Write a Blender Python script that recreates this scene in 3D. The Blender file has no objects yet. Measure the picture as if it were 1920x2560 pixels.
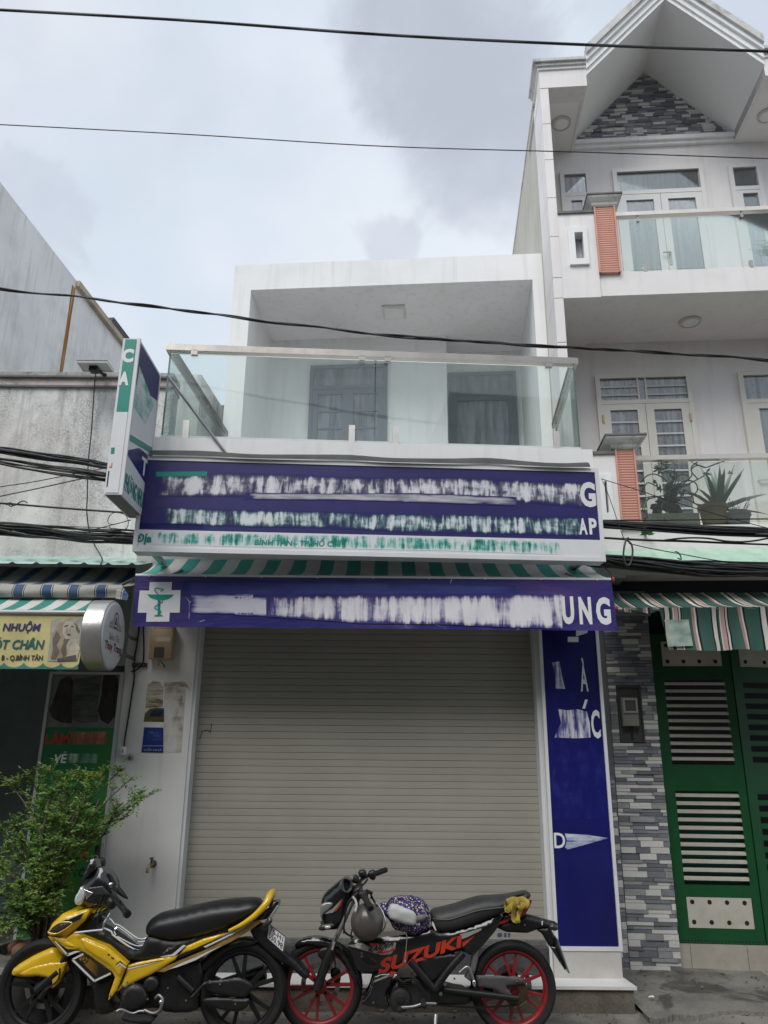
import bpy, bmesh, math, random
from mathutils import Vector, Matrix, noise as mnoise

random.seed(7)
SC = bpy.context.scene
COL = SC.collection
RAD = math.radians

# ------------------------------------------------------------------ camera
CAM_H, PITCH, ROLL, FPX = 1.74, 17.7, 0.5, 1922.0      # focal length in pixels of a 1920 x 2560 picture
cam_d = bpy.data.cameras.new('camera')
cam = bpy.data.objects.new('camera', cam_d)
COL.objects.link(cam)
cam_d.sensor_fit = 'VERTICAL'
cam_d.sensor_height = 36.0
cam_d.lens = FPX / 2560 * 36.0
cam_d.clip_start = 0.1
cam_d.clip_end = 3000
CM = Matrix.Translation((0, 0, CAM_H)) @ Matrix.Rotation(RAD(90 + PITCH), 4, 'X') @ Matrix.Rotation(RAD(ROLL), 4, 'Z')
cam.matrix_world = CM
SC.camera = cam
CR = CM.to_3x3()

# ------------------------------------------------------------------ sky, sun, exposure
SUN_EL, SUN_AZ = 50.0, 203.0      # azimuth clockwise from +Y: the sun stands behind the viewer
w = bpy.data.worlds.new('World')
SC.world = w
w.use_nodes = True
wn = w.node_tree.nodes
wl = w.node_tree.links
wn.clear()
SKY_MATCH = 1.0


def wnode(t, **k):
    n = wn.new(t)
    for a, b in k.items():
        setattr(n, a, b)
    return n


def build_world():
    out = wnode('ShaderNodeOutputWorld')
    bg = wnode('ShaderNodeBackground')
    bg.inputs[1].default_value = 0.10
    wl.new(bg.outputs[0], out.inputs[0])
    sky = wnode('ShaderNodeTexSky', sky_type='NISHITA')
    sky.sun_disc = False
    sky.sun_elevation = RAD(SUN_EL)
    sky.sun_rotation = RAD(SUN_AZ)
    sky.dust_density = 3.0
    tc = wnode('ShaderNodeTexCoord')
    D = tc.outputs['Generated']

    def m(op, a, b=0.0, clamp=False):
        n = wnode('ShaderNodeMath', operation=op, use_clamp=clamp)
        for i_, x in ((0, a), (1, b)):
            if isinstance(x, bpy.types.NodeSocket):
                wl.new(x, n.inputs[i_])
            else:
                n.inputs[i_].default_value = x
        return n.outputs[0]

    def noise(scale, detail, rough, loc=(0, 0, 0), dist=0.0, co=None):
        mp = wnode('ShaderNodeMapping')
        mp.inputs['Location'].default_value = loc
        wl.new(co or D, mp.inputs[0])
        n = wnode('ShaderNodeTexNoise')
        n.inputs['Scale'].default_value = scale
        n.inputs['Detail'].default_value = detail
        n.inputs['Roughness'].default_value = rough
        n.inputs['Distortion'].default_value = dist
        wl.new(mp.outputs[0], n.inputs[0])
        return n.outputs[0]

    def smooth(x, a, b):
        n = wnode('ShaderNodeMapRange', interpolation_type='SMOOTHERSTEP')
        wl.new(x, n.inputs[0])
        n.inputs[1].default_value = a
        n.inputs[2].default_value = b
        return n.outputs[0]

    def mix(f, a, b):
        n = wnode('ShaderNodeMixRGB')
        for i_, x in ((0, f), (1, a), (2, b)):
            if isinstance(x, bpy.types.NodeSocket):
                wl.new(x, n.inputs[i_])
            else:
                n.inputs[i_].default_value = x
        return n.outputs[0]
    veil = smooth(noise(1.7, 4, 0.55, (1.2, 0.4, 2.0)), 0.36, 0.66)
    col = mix(veil, (5.1, 5.7, 6.5, 1), (6.1, 6.5, 7.0, 1))
    # grey cloud banks, everywhere on the dome
    banks = smooth(noise(2.6, 9, 0.56, (4.1, 2.2, 0.7), 0.2), 0.52, 0.70)
    col = mix(m('MULTIPLY', banks, 0.35), col, (4.6, 5.0, 5.65, 1))
    # the broken cumulus seen above the house
    wob = m('MULTIPLY', m('SUBTRACT', noise(6.0, 8, 0.55, (0, 0, 0), 0.2), 0.5), 0.27)
    for (px, py, rad, wgt) in CLOUDS:
        c = ray((px * 1.1573, py * 1.1573)).normalized()
        ds = wnode('ShaderNodeVectorMath', operation='DISTANCE')
        wl.new(D, ds.inputs[0])
        ds.inputs[1].default_value = c
        d = m('ADD', ds.outputs['Value'], wob)
        f = smooth(d, rad * 1.35, rad * 0.62)
        tex = m('ADD', m('MULTIPLY', noise(11.0, 8, 0.65, (3, 1, 0)), 1.3), 0.22, True)
        col = mix(m('MULTIPLY', m('MULTIPLY', f, tex), wgt), col, (3.75, 4.05, 4.7, 1))
    fin = mix(0.94, sky.outputs[0], col)
    wl.new(fin, bg.inputs[0])


# picture place (1659 wide), angular radius, strength
CLOUDS = [(880, 130, 0.10, 0.75), (1010, 60, 0.11, 0.75), (1010, 250, 0.12, 0.65), (1060, 400, 0.08, 0.5), (70, 430, 0.04, 0.35), (150, 130, 0.16, 0.18), (830, 520, 0.05, 0.4), (940, 210, 0.09, 0.5), (1500, 0, 0.12, 0.3)]


def ray(p):
    return CR @ Vector(((p[0] - 960) / FPX, (1280 - p[1]) / FPX, -1.0))


build_world()
sun_d = bpy.data.lights.new('sun', 'SUN')
sun_d.energy = 1.5
sun_d.angle = RAD(35)
sun_d.color = (1.0, 0.97, 0.93)
sun = bpy.data.objects.new('sun', sun_d)
COL.objects.link(sun)
_az, _el = RAD(SUN_AZ), RAD(SUN_EL)
_sd = Vector((math.sin(_az) * math.cos(_el), math.cos(_az) * math.cos(_el), math.sin(_el)))
sun.rotation_euler = _sd.to_track_quat('Z', 'Y').to_euler()
sun.location = (0, -5, 20)

vs = SC.view_settings
vs.view_transform = 'Standard'
vs.look = 'None'
vs.exposure = 0.5
vs.gamma = 1.0
vs.use_curve_mapping = False
SC.cycles.max_bounces = 8
SC.cycles.transparent_max_bounces = 16
SC.cycles.caustics_reflective = False
SC.cycles.caustics_refractive = False


# ------------------------------------------------------------------ sight lines -> places
class Crop:      # reads a position noted in an enlarged view back to picture pixels
    def __init__(s, x0, y0, sc):
        s.x0, s.y0, s.sc = x0, y0, sc

    def __call__(s, x, y):
        return (s.x0 + x / s.sc, s.y0 + y / s.sc)


Q_ = Crop(0, 0, 0.86407)
c3 = Crop(0, 1380, 2.873)
c4 = Crop(1320, 1450, 1.993)
c5 = Crop(240, 820, 2.304)
c6 = Crop(900, 1100, 2.304)
c7 = Crop(1240, 0, 2.44)
c8 = Crop(1380, 700, 2.765)
b1 = Crop(0, 420, 3.814)
b2 = Crop(0, 900, 3.814)
b3 = Crop(400, 600, 1.536)
b4 = Crop(0, 1400, 3.95)
b5 = Crop(300, 1420, 3.607)
b6 = Crop(1300, 1540, 3.35)
b7 = Crop(1340, 2200, 2.86)
b8 = Crop(0, 1900, 3.95)
k1 = Crop(0, 2100, 4.1475)
k2 = Crop(340, 2200, 4.1475)
k3 = Crop(690, 2150, 4.1475)
k4 = Crop(1020, 2150, 4.046)
k5 = Crop(1500, 1080, 3.95)
k6 = Crop(1500, 1480, 2.281)
k7 = Crop(0, 1650, 4.915)
k8 = Crop(240, 820, 3.686)


def ray(p):
    return CR @ Vector(((p[0] - 960) / FPX, (1280 - p[1]) / FPX, -1.0))


class Frame:
    """A vertical reference plane standing somewhere in the street: u runs along it, v away from the street, z up."""

    def __init__(s, x, y, ang):
        s.o = Vector((x, y, 0))
        a = RAD(ang)
        s.U = Vector((math.cos(a), math.sin(a), 0))
        s.V = Vector((-math.sin(a), math.cos(a), 0))
        s.M = Matrix.Translation(s.o) @ Matrix.Rotation(a, 4, 'Z')
        s.a = a

    def P(s, p, v=0.0):        # point on the plane v = const
        d = ray(p)
        k = (v + s.o.dot(s.V)) / d.dot(s.V)
        w_ = Vector((0, 0, CAM_H)) + d * k
        return ((w_ - s.o).dot(s.U), w_.z)

    def S(s, p, u=0.0):        # point on the plane u = const
        d = ray(p)
        k = (u + s.o.dot(s.U)) / d.dot(s.U)
        w_ = Vector((0, 0, CAM_H)) + d * k
        return ((w_ - s.o).dot(s.V), w_.z)

    def Z(s, p, z):            # point on a level plane
        d = ray(p)
        k = (z - CAM_H) / d.z
        w_ = Vector((0, 0, CAM_H)) + d * k
        return ((w_ - s.o).dot(s.U), (w_ - s.o).dot(s.V))


FM = Frame(0, 0, 0)              # ground floor and left neighbour
FS = Frame(0, 6.0, 3.0)          # balcony edge, rail and shop sign
FU = Frame(0, 8.3, -4.5)         # upper storey of the shop house
FR = Frame(1.88, 7.45, -4.5)     # tall house


# ------------------------------------------------------------------ materials
MATS = {}


class NB:
    def __init__(s, name):
        s.m = bpy.data.materials.new(name)
        s.m.use_nodes = True
        s.t = s.m.node_tree
        s.n = s.t.nodes
        s.n.clear()
        s.out = s.node('ShaderNodeOutputMaterial')

    def node(s, t, inp=None, **k):
        n = s.n.new(t)
        for a, b in k.items():
            setattr(n, a, b)
        for a, b in (inp or {}).items():
            s.set(n, a, b)
        return n

    def set(s, n, a, b):
        if isinstance(b, bpy.types.NodeSocket):
            s.t.links.new(b, n.inputs[a])
        else:
            n.inputs[a].default_value = b

    def math(s, op, a, b=0.0, clamp=False):
        n = s.node('ShaderNodeMath', operation=op, use_clamp=clamp)
        s.set(n, 0, a)
        s.set(n, 1, b)
        return n.outputs[0]

    def mix(s, f, a, b, blend='MIX'):
        n = s.node('ShaderNodeMixRGB', blend_type=blend)
        s.set(n, 0, f)
        s.set(n, 1, a)
        s.set(n, 2, b)
        return n.outputs[0]

    def ramp(s, x, stops, interp='LINEAR'):
        n = s.node('ShaderNodeValToRGB')
        cr = n.color_ramp
        cr.interpolation = interp
        while len(cr.elements) < len(stops):
            cr.elements.new(0.5)
        for e, (p, c) in zip(cr.elements, stops):
            e.position = p
            e.color = c if len(c) == 4 else (*c, 1)
        s.set(n, 0, x)
        return n.outputs[0]

    def coord(s, scale=(1, 1, 1), loc=(0, 0, 0), kind='Object', rot=(0, 0, 0)):
        tc = s.node('ShaderNodeTexCoord')
        mp = s.node('ShaderNodeMapping')
        mp.inputs['Scale'].default_value = scale
        mp.inputs['Location'].default_value = loc
        mp.inputs['Rotation'].default_value = rot
        s.t.links.new(tc.outputs[kind], mp.inputs[0])
        return mp.outputs[0]

    def noise(s, co, scale=5, detail=4, rough=0.55, dist=0.0):
        n = s.node('ShaderNodeTexNoise', {0: co, 'Scale': scale, 'Detail': detail, 'Roughness': rough, 'Distortion': dist})
        return n.outputs[0]

    def bsdf(s, col, rough=0.6, metal=0.0, spec=0.5, bump=None, bstr=0.3, bdist=0.01, coat=0.0, alpha=None, trans=None, emis=None):
        b = s.node('ShaderNodeBsdfPrincipled')
        s.set(b, 'Base Color', col if isinstance(col, bpy.types.NodeSocket) or len(col) == 4 else (*col, 1))
        s.set(b, 'Roughness', rough)
        s.set(b, 'Metallic', metal)
        s.set(b, 'Specular IOR Level', spec)
        if coat:
            s.set(b, 'Coat Weight', coat)
            s.set(b, 'Coat Roughness', 0.08)
        if bump is not None:
            bn = s.node('ShaderNodeBump', {'Height': bump, 'Strength': bstr, 'Distance': bdist})
            s.t.links.new(bn.outputs[0], b.inputs['Normal'])
        s.t.links.new(b.outputs[0], s.out.inputs[0])
        return b


def c4_(c):
    return (c[0], c[1], c[2], 1)


def mat(name, col, rough=0.6, metal=0.0, var=0.12, scale=3.0, bump=0.1, bscale=60, coat=0.0, spec=0.5, dirt=0.0, dirtcol=(0.12, 0.11, 0.1), dscale=1.5, streak=0.0, rvar=0.1):
    """Plain surface: colour varies softly, optional blotches of dirt and run-down streaks, fine relief."""
    if name in MATS:
        return MATS[name]
    b = NB(name)
    co = b.coord()
    n = b.noise(co, scale, 5, 0.6)
    lo = c4_([max(0, c * (1 - var)) for c in col])
    hi = c4_([min(1, c * (1 + var * 0.6)) for c in col])
    cc = b.ramp(n, [(0.3, lo), (0.7, hi)])
    if dirt:
        d = b.noise(b.coord(loc=(3.1, 1.7, 5.2)), dscale, 7, 0.68)
        cc = b.mix(b.math('MULTIPLY', b.ramp(d, [(0.5, (0, 0, 0)), (0.72, (1, 1, 1))]), dirt), cc, c4_(dirtcol))
    if streak:
        d = b.noise(b.coord(scale=(7, 7, 0.45), loc=(1, 2, 3)), 1.6, 5, 0.6)
        cc = b.mix(b.math('MULTIPLY', b.ramp(d, [(0.52, (0, 0, 0)), (0.75, (1, 1, 1))]), streak), cc, c4_(dirtcol))
    rr = b.math('ADD', b.math('MULTIPLY', b.noise(co, scale * 4, 3), rvar), rough - rvar * 0.5)
    bp = b.noise(co, bscale, 4, 0.6) if bump else None
    b.bsdf(cc, rr, metal, spec, bp, bump, 0.01, coat)
    MATS[name] = b.m
    return b.m


def glass(name, tint=(0.925, 0.965, 0.95), refl=1.0, rough=0.02, haze=0.05):
    if name in MATS:
        return MATS[name]
    b = NB(name)
    tr = b.node('ShaderNodeBsdfTransparent', {0: c4_(tint)})
    gl = b.node('ShaderNodeBsdfGlossy', {0: (0.95, 0.98, 0.97, 1), 'Roughness': rough})
    df = b.node('ShaderNodeBsdfDiffuse', {0: (0.72, 0.80, 0.77, 1)})
    fr = b.node('ShaderNodeFresnel', {0: 1.5})
    f = b.math('MULTIPLY', fr.outputs[0], refl, True)
    m0 = b.node('ShaderNodeMixShader', {0: haze, 1: tr.outputs[0], 2: df.outputs[0]})
    m1 = b.node('ShaderNodeMixShader', {0: f, 1: m0.outputs[0], 2: gl.outputs[0]})
    b.t.links.new(m1.outputs[0], b.out.inputs[0])
    MATS[name] = b.m
    return b.m


def stripes(name, period, stops, axis=0, off=0.0, rough=0.75, dirt=0.25, ang=0.0):
    """Woven or printed stripes along one axis of the cloth; stops give (start, colour) within one repeat."""
    b = NB(name)
    co = b.coord(rot=(0, 0, ang))
    sp = b.node('ShaderNodeSeparateXYZ', {0: co})
    wob = b.math('MULTIPLY', b.math('SUBTRACT', b.noise(b.coord(), 3, 2), 0.5), period * 0.10)
    x = b.math('ADD', b.math('ADD', sp.outputs[axis], off), wob)
    fr = b.math('FRACT', b.math('DIVIDE', x, period))
    cc = b.ramp(fr, stops, 'CONSTANT')
    n = b.noise(b.coord(loc=(4, 4, 4)), 4, 6, 0.65)
    cc = b.mix(b.math('MULTIPLY', b.ramp(n, [(0.42, (0, 0, 0)), (0.75, (1, 1, 1))]), dirt), cc, (0.13, 0.12, 0.1, 1))
    b.bsdf(cc, rough, 0, 0.25, b.noise(b.coord(), 25, 4, 0.6), 0.25, 0.01)
    MATS[name] = b.m
    return b.m


def smear(name, stops, sx=30.0, sz=2.0, rough=0.35, seed=0.0, lo=0.33, hi=0.66, detail=5, rim=-0.30):
    """Print whose lettering has run into upright streaks."""
    b = NB(name)
    n1 = b.noise(b.coord(scale=(sx, sx, sz), loc=(seed, seed * 1.3, seed * 0.7)), 1.0, detail, 0.62, 0.4)
    n2 = b.noise(b.coord(scale=(sx * 0.35, sx * 0.35, sz * 4), loc=(seed + 5, 0, seed)), 1.0, 3, 0.6)
    x = b.math('ADD', b.math('MULTIPLY', n1, 0.72), b.math('MULTIPLY', n2, 0.28))
    at_ = b.node('ShaderNodeAttribute', attribute_name='rim')
    x = b.math('ADD', x, b.math('MULTIPLY', at_.outputs['Fac'], rim))
    k = len(stops) - 1
    cc = b.ramp(x, [(lo + (hi - lo) * i / k, c) for i, c in enumerate(stops)])
    b.bsdf(cc, rough, 0, 0.4)
    MATS[name] = b.m
    return b.m


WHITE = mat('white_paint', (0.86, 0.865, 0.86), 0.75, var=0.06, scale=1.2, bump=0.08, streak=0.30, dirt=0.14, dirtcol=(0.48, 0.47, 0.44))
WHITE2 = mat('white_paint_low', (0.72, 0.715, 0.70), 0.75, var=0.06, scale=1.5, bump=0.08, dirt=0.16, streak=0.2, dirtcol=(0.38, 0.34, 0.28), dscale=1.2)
PINKW = mat('pinkish_white_paint', (0.83, 0.80, 0.79), 0.78, var=0.06, scale=1.4, bump=0.1, dirt=0.12, streak=0.22, dirtcol=(0.40, 0.38, 0.36))
SOFFIT = mat('soffit_paint', (0.87, 0.87, 0.86), 0.8, var=0.06, scale=0.8, bump=0.05)
MOULD = mat('weathered_moulding', (0.62, 0.62, 0.60), 0.8, var=0.15, scale=4, bump=0.2, dirt=0.7, streak=0.5, dirtcol=(0.13, 0.125, 0.12), dscale=4)
CAPST = mat('dark_coping', (0.17, 0.165, 0.16), 0.85, var=0.3, scale=9, bump=0.4)
STEEL = mat('brushed_steel', (0.40, 0.375, 0.34), 0.26, 1.0, var=0.15, scale=3, bump=0.0)
STEELD = mat('dull_steel', (0.36, 0.36, 0.36), 0.4, 0.9, var=0.2, scale=8, bump=0.05)
ALU = mat('white_aluminium', (0.72, 0.73, 0.74), 0.4, 0.0, var=0.06, bump=0.03, dirt=0.12)
BLACK = mat('black_plastic', (0.014, 0.014, 0.015), 0.42, var=0.3, scale=8, bump=0.08, spec=0.4)
RUBBER = mat('tyre_rubber', (0.011, 0.011, 0.012), 0.8, var=0.4, scale=12, bump=0.3, dirt=0.2, dirtcol=(0.05, 0.045, 0.04), dscale=6)
CABLE = mat('cable_sheath', (0.018, 0.018, 0.020), 0.45, var=0.5, scale=14, bump=0.1)
GLASS = glass('balustrade_glass')
GREYDOOR = mat('blue_grey_door', (0.10, 0.125, 0.165), 0.5, var=0.08, bump=0.04)
DKGLASS = mat('dark_glazing', (0.03, 0.035, 0.045), 0.06, var=0.3, bump=0, spec=0.8)
TEAL = mat('teal_print', (0.0, 0.25, 0.20), 0.4, var=0.12, bump=0.0)
PURPLE = mat('purple_print', (0.028, 0.024, 0.14), 0.38, var=0.15, scale=2, bump=0.04)
NAVY = mat('deep_blue_print', (0.006, 0.008, 0.125), 0.34, var=0.35, scale=1.6, bump=0.25, bscale=3, dirt=0.10, dirtcol=(0.05, 0.055, 0.12), dscale=3)
WPRINT = mat('white_print', (0.78, 0.78, 0.79), 0.42, var=0.05, bump=0)
SIGNW = mat('sign_white', (0.74, 0.76, 0.78), 0.4, var=0.06, bump=0, dirt=0.15, streak=0.15, dirtcol=(0.4, 0.42, 0.42))


# ------------------------------------------------------------------ mesh helpers
class MB:
    def __init__(s, fr=None):
        s.v, s.f, s.mi, s.m, s.fr = [], [], [], 0, fr

    def add(s, vs_, fs_):
        o = len(s.v)
        s.v += [tuple(p) for p in vs_]
        s.f += [tuple(i + o for i in f_) for f_ in fs_]
        s.mi += [s.m] * len(fs_)
        return s

    def box(s, x0, x1, y0, y1, z0, z1):
        return s.add([(x0, y0, z0), (x1, y0, z0), (x1, y1, z0), (x0, y1, z0), (x0, y0, z1), (x1, y0, z1), (x1, y1, z1), (x0, y1, z1)],
                     [(0, 3, 2, 1), (4, 5, 6, 7), (0, 1, 5, 4), (1, 2, 6, 5), (2, 3, 7, 6), (3, 0, 4, 7)])

    def prism(s, poly, v0, v1):            # outline in (u, z), pushed from v0 to v1
        n = len(poly)
        return s.add([(p[0], v0, p[1]) for p in poly] + [(p[0], v1, p[1]) for p in poly],
                     [tuple(range(n)), tuple(range(2 * n - 1, n - 1, -1))] + [(i, i + n, (i + 1) % n + n, (i + 1) % n) for i in range(n)])

    def prism_z(s, poly, z0, z1):          # outline in plan
        n = len(poly)
        return s.add([(p[0], p[1], z0) for p in poly] + [(p[0], p[1], z1) for p in poly],
                     [tuple(range(n)), tuple(range(2 * n - 1, n - 1, -1))] + [(i, i + n, (i + 1) % n + n, (i + 1) % n) for i in range(n)])

    def prism_u(s, poly, u0, u1):          # outline in (v, z), pushed along u
        n = len(poly)
        return s.add([(u0, p[0], p[1]) for p in poly] + [(u1, p[0], p[1]) for p in poly],
                     [tuple(range(n)), tuple(range(2 * n - 1, n - 1, -1))] + [(i, i + n, (i + 1) % n + n, (i + 1) % n) for i in range(n)])

    def pillow(s, poly, v0, v1, bev):      # prism with a softened edge on the v0 side
        n = len(poly)
        area = sum(poly[i][0] * poly[(i + 1) % n][1] - poly[(i + 1) % n][0] * poly[i][1] for i in range(n))
        sg = 1 if area > 0 else -1
        sgn = 1 if v1 > v0 else -1

        def inset(d):
            out = []
            for i in range(n):
                a, b_, c_ = Vector(poly[i - 1]), Vector(poly[i]), Vector(poly[(i + 1) % n])
                e1, e2 = (b_ - a), (c_ - b_)
                if e1.length < 1e-6 or e2.length < 1e-6:
                    out.append(tuple(b_))
                    continue
                e1.normalize()
                e2.normalize()
                n1, n2 = Vector((-e1.y, e1.x)) * sg, Vector((-e2.y, e2.x)) * sg
                m_ = n1 + n2
                if m_.length < 0.2:
                    m_ = n1
                m_.normalize()
                k_ = min(1.8, 1 / max(0.3, m_.dot(n1)))
                out.append(tuple(b_ + m_ * d * k_))
            return out
        r0, r1 = inset(bev), inset(bev * 0.28)
        rings = [[(p[0], v0, p[1]) for p in r0], [(p[0], v0 + sgn * bev * 0.3, p[1]) for p in r1],
                 [(p[0], v0 + sgn * bev, p[1]) for p in poly], [(p[0], v1, p[1]) for p in poly]]
        fs_ = [tuple(range(n))]
        for k_ in range(3):
            fs_ += [(k_ * n + i, k_ * n + (i + 1) % n, (k_ + 1) * n + (i + 1) % n, (k_ + 1) * n + i) for i in range(n)]
        fs_.append(tuple(range(4 * n - 1, 3 * n - 1, -1)))
        return s.add(sum(rings, []), fs_)

    def quad(s, a, b_, c_, d):
        return s.add([a, b_, c_, d], [(0, 1, 2, 3)])

    def face(s, poly, v):
        return s.add([(p[0], v, p[1]) for p in poly], [tuple(range(len(poly)))])

    def loft(s, rings, closed=True, caps=True):
        n = len(rings[0])
        fs_ = []
        for k_ in range(len(rings) - 1):
            for i in range(n if closed else n - 1):
                fs_.append((k_ * n + i, k_ * n + (i + 1) % n, (k_ + 1) * n + (i + 1) % n, (k_ + 1) * n + i))
        if caps:
            fs_.append(tuple(range(n)))
            fs_.append(tuple(range(len(rings) * n - 1, (len(rings) - 1) * n - 1, -1)))
        return s.add([p for r in rings for p in r], fs_)

    def tube(s, pts, r, n=8, caps=True):
        pts = [Vector(p) for p in pts]
        rr = r if isinstance(r, (list, tuple)) else [r] * len(pts)
        rings = []
        up = None
        for i, p in enumerate(pts):
            t = (pts[min(i + 1, len(pts) - 1)] - pts[max(i - 1, 0)])
            if t.length < 1e-9:
                t = Vector((1, 0, 0))
            t.normalize()
            if up is None:
                up = Vector((0, 0, 1)) if abs(t.z) < 0.9 else Vector((1, 0, 0))
            a = t.cross(up)
            if a.length < 1e-4:
                a = t.cross(Vector((0, 1, 0)))
            a.normalize()
            b_ = a.cross(t)
            up = b_
            rings.append([p + (a * math.cos(2 * math.pi * k_ / n) + b_ * math.sin(2 * math.pi * k_ / n)) * rr[i] for k_ in range(n)])
        return s.loft(rings, True, caps)

    def lathe(s, prof, o, axis, n=24, start=0.0, end=None):
        """profile (radius, along) swung round an axis"""
        o, ax_ = Vector(o), Vector(axis).normalized()
        a = ax_.cross(Vector((0, 0, 1)) if abs(ax_.z) < 0.9 else Vector((1, 0, 0))).normalized()
        b_ = ax_.cross(a)
        rings = []
        for k_ in range(n):
            t = 2 * math.pi * k_ / n
            d = a * math.cos(t) + b_ * math.sin(t)
            rings.append([o + d * r + ax_ * h for r, h in prof])
        m_ = len(prof)
        fs_ = []
        for k_ in range(n):
            for i in range(m_ - 1):
                fs_.append((k_ * m_ + i, ((k_ + 1) % n) * m_ + i, ((k_ + 1) % n) * m_ + i + 1, k_ * m_ + i + 1))
        return s.add([p for r in rings for p in r], fs_)

    def ball(s, c, r, nu=14, nv=9, jit=0.0, seed=0):
        r = r if isinstance(r, (list, tuple)) else (r, r, r)
        vs_ = []
        for j in range(nv + 1):
            ph = math.pi * j / nv
            for i in range(nu):
                th = 2 * math.pi * i / nu
                d = Vector((math.sin(ph) * math.cos(th), math.sin(ph) * math.sin(th), math.cos(ph)))
                k_ = 1 + (jit * mnoise.noise(d * 1.7 + Vector((seed, seed * 2, 0))) if jit else 0)
                vs_.append((c[0] + d.x * r[0] * k_, c[1] + d.y * r[1] * k_, c[2] + d.z * r[2] * k_))
        fs_ = [(j * nu + i, j * nu + (i + 1) % nu, (j + 1) * nu + (i + 1) % nu, (j + 1) * nu + i) for j in range(nv) for i in range(nu)]
        return s.add(vs_, fs_)

    def grid(s, fn, nu, nv):
        vs_ = [fn(i / nu, j / nv) for j in range(nv + 1) for i in range(nu + 1)]
        w_ = nu + 1
        return s.add(vs_, [(j * w_ + i, j * w_ + i + 1, (j + 1) * w_ + i + 1, (j + 1) * w_ + i) for j in range(nv) for i in range(nu)])

    def mesh(s, name, mats, smooth=0, fix=True):
        me = bpy.data.meshes.new(name)
        vv = s.v
        if s.fr is not None:
            vv = [tuple(s.fr.M @ Vector(p)) for p in vv]
        me.from_pydata(vv, [], s.f)
        for m_ in (mats if isinstance(mats, (list, tuple)) else [mats]):
            me.materials.append(m_)
        if s.m or any(s.mi):
            me.polygons.foreach_set('material_index', s.mi)
        if fix:
            bm = bmesh.new()
            bm.from_mesh(me)
            bmesh.ops.remove_doubles(bm, verts=bm.verts, dist=1e-5)
            bmesh.ops.recalc_face_normals(bm, faces=bm.faces)
            bm.to_mesh(me)
            bm.free()
        if smooth:
            me.polygons.foreach_set('use_smooth', [True] * len(me.polygons))
            me.set_sharp_from_angle(angle=RAD(smooth))
        me.update()
        return me

    def build(s, name, mats, parent=None, smooth=0, label=None, fix=True, kind=None):
        o = bpy.data.objects.new(name, s.mesh(name, mats, smooth, fix))
        COL.objects.link(o)
        if parent is not None:
            put(o, parent)
        if label:
            o['label'] = label
        if kind:
            o['kind'] = kind
        return o


def put(o, parent):
    o.parent = parent
    o.matrix_parent_inverse = (parent.matrix_parent_inverse @ parent.matrix_basis).inverted() if parent.parent is None else \
        (parent.parent.matrix_basis @ parent.matrix_parent_inverse @ parent.matrix_basis).inverted()


def tag(o, label, cat, group=None):
    o['label'] = label
    o['category'] = cat
    if group:
        o['group'] = group
    return o


def thing(name, label, cat, loc=(0, 0, 0), group=None):
    o = bpy.data.objects.new(name, None)
    o.empty_display_size = 0.2
    o.location = loc
    COL.objects.link(o)
    return tag(o, label, cat, group)


def piece(name, me, parent, loc, scale=(1, 1, 1), rot=0.0, mat_=None):
    """one more piece of an existing mesh"""
    o = bpy.data.objects.new(name, me)
    COL.objects.link(o)
    o.location = loc
    o.scale = scale
    o.rotation_euler = (0, 0, rot)
    put(o, parent)
    return o


def rect(m, n):
    (a, b_), (c_, d) = m, n
    return min(a, c_), max(a, c_), min(b_, d), max(b_, d)


_TXT = {}


def text_geo(body, bold=0.0, shear=0.0):
    """outline of a word as (verts in 0..1, faces, aspect)"""
    key = (body, bold, shear)
    if key in _TXT:
        return _TXT[key]
    cu = bpy.data.curves.new('txt', 'FONT')
    cu.body = body
    cu.size = 1.0
    cu.offset = bold
    cu.shear = shear
    cu.resolution_u = 3
    cu.fill_mode = 'BOTH'
    ob = bpy.data.objects.new('txt', cu)
    COL.objects.link(ob)
    bpy.context.view_layer.update()
    me = bpy.data.meshes.new_from_object(ob.evaluated_get(bpy.context.evaluated_depsgraph_get()))
    bpy.data.objects.remove(ob)
    vs_ = [tuple(v.co) for v in me.vertices]
    fs_ = [tuple(p.vertices) for p in me.polygons]
    bpy.data.meshes.remove(me)
    bpy.data.curves.remove(cu)
    x0, x1 = min(v[0] for v in vs_), max(v[0] for v in vs_)
    y0, y1 = min(v[1] for v in vs_), max(v[1] for v in vs_)
    r = ([((v[0] - x0) / (x1 - x0), (v[1] - y0) / (y1 - y0)) for v in vs_], fs_, (x1 - x0) / (y1 - y0))
    _TXT[key] = r
    return r


def lettering(mb, body, corners, bold=0.02, shear=0.0):
    """lay a word into four 3D corners: bottom left, bottom right, top right, top left"""
    vs_, fs_, _ = text_geo(body, bold, shear)
    A, B, C, D = [Vector(c) for c in corners]
    pts = [(A * (1 - s_) + B * s_) * (1 - t) + (D * (1 - s_) + C * s_) * t for s_, t in vs_]
    mb.add(pts, fs_)


def face_quad(fr, v, *px):
    return [(fr.P(p, v)[0], v, fr.P(p, v)[1]) for p in px]


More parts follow.
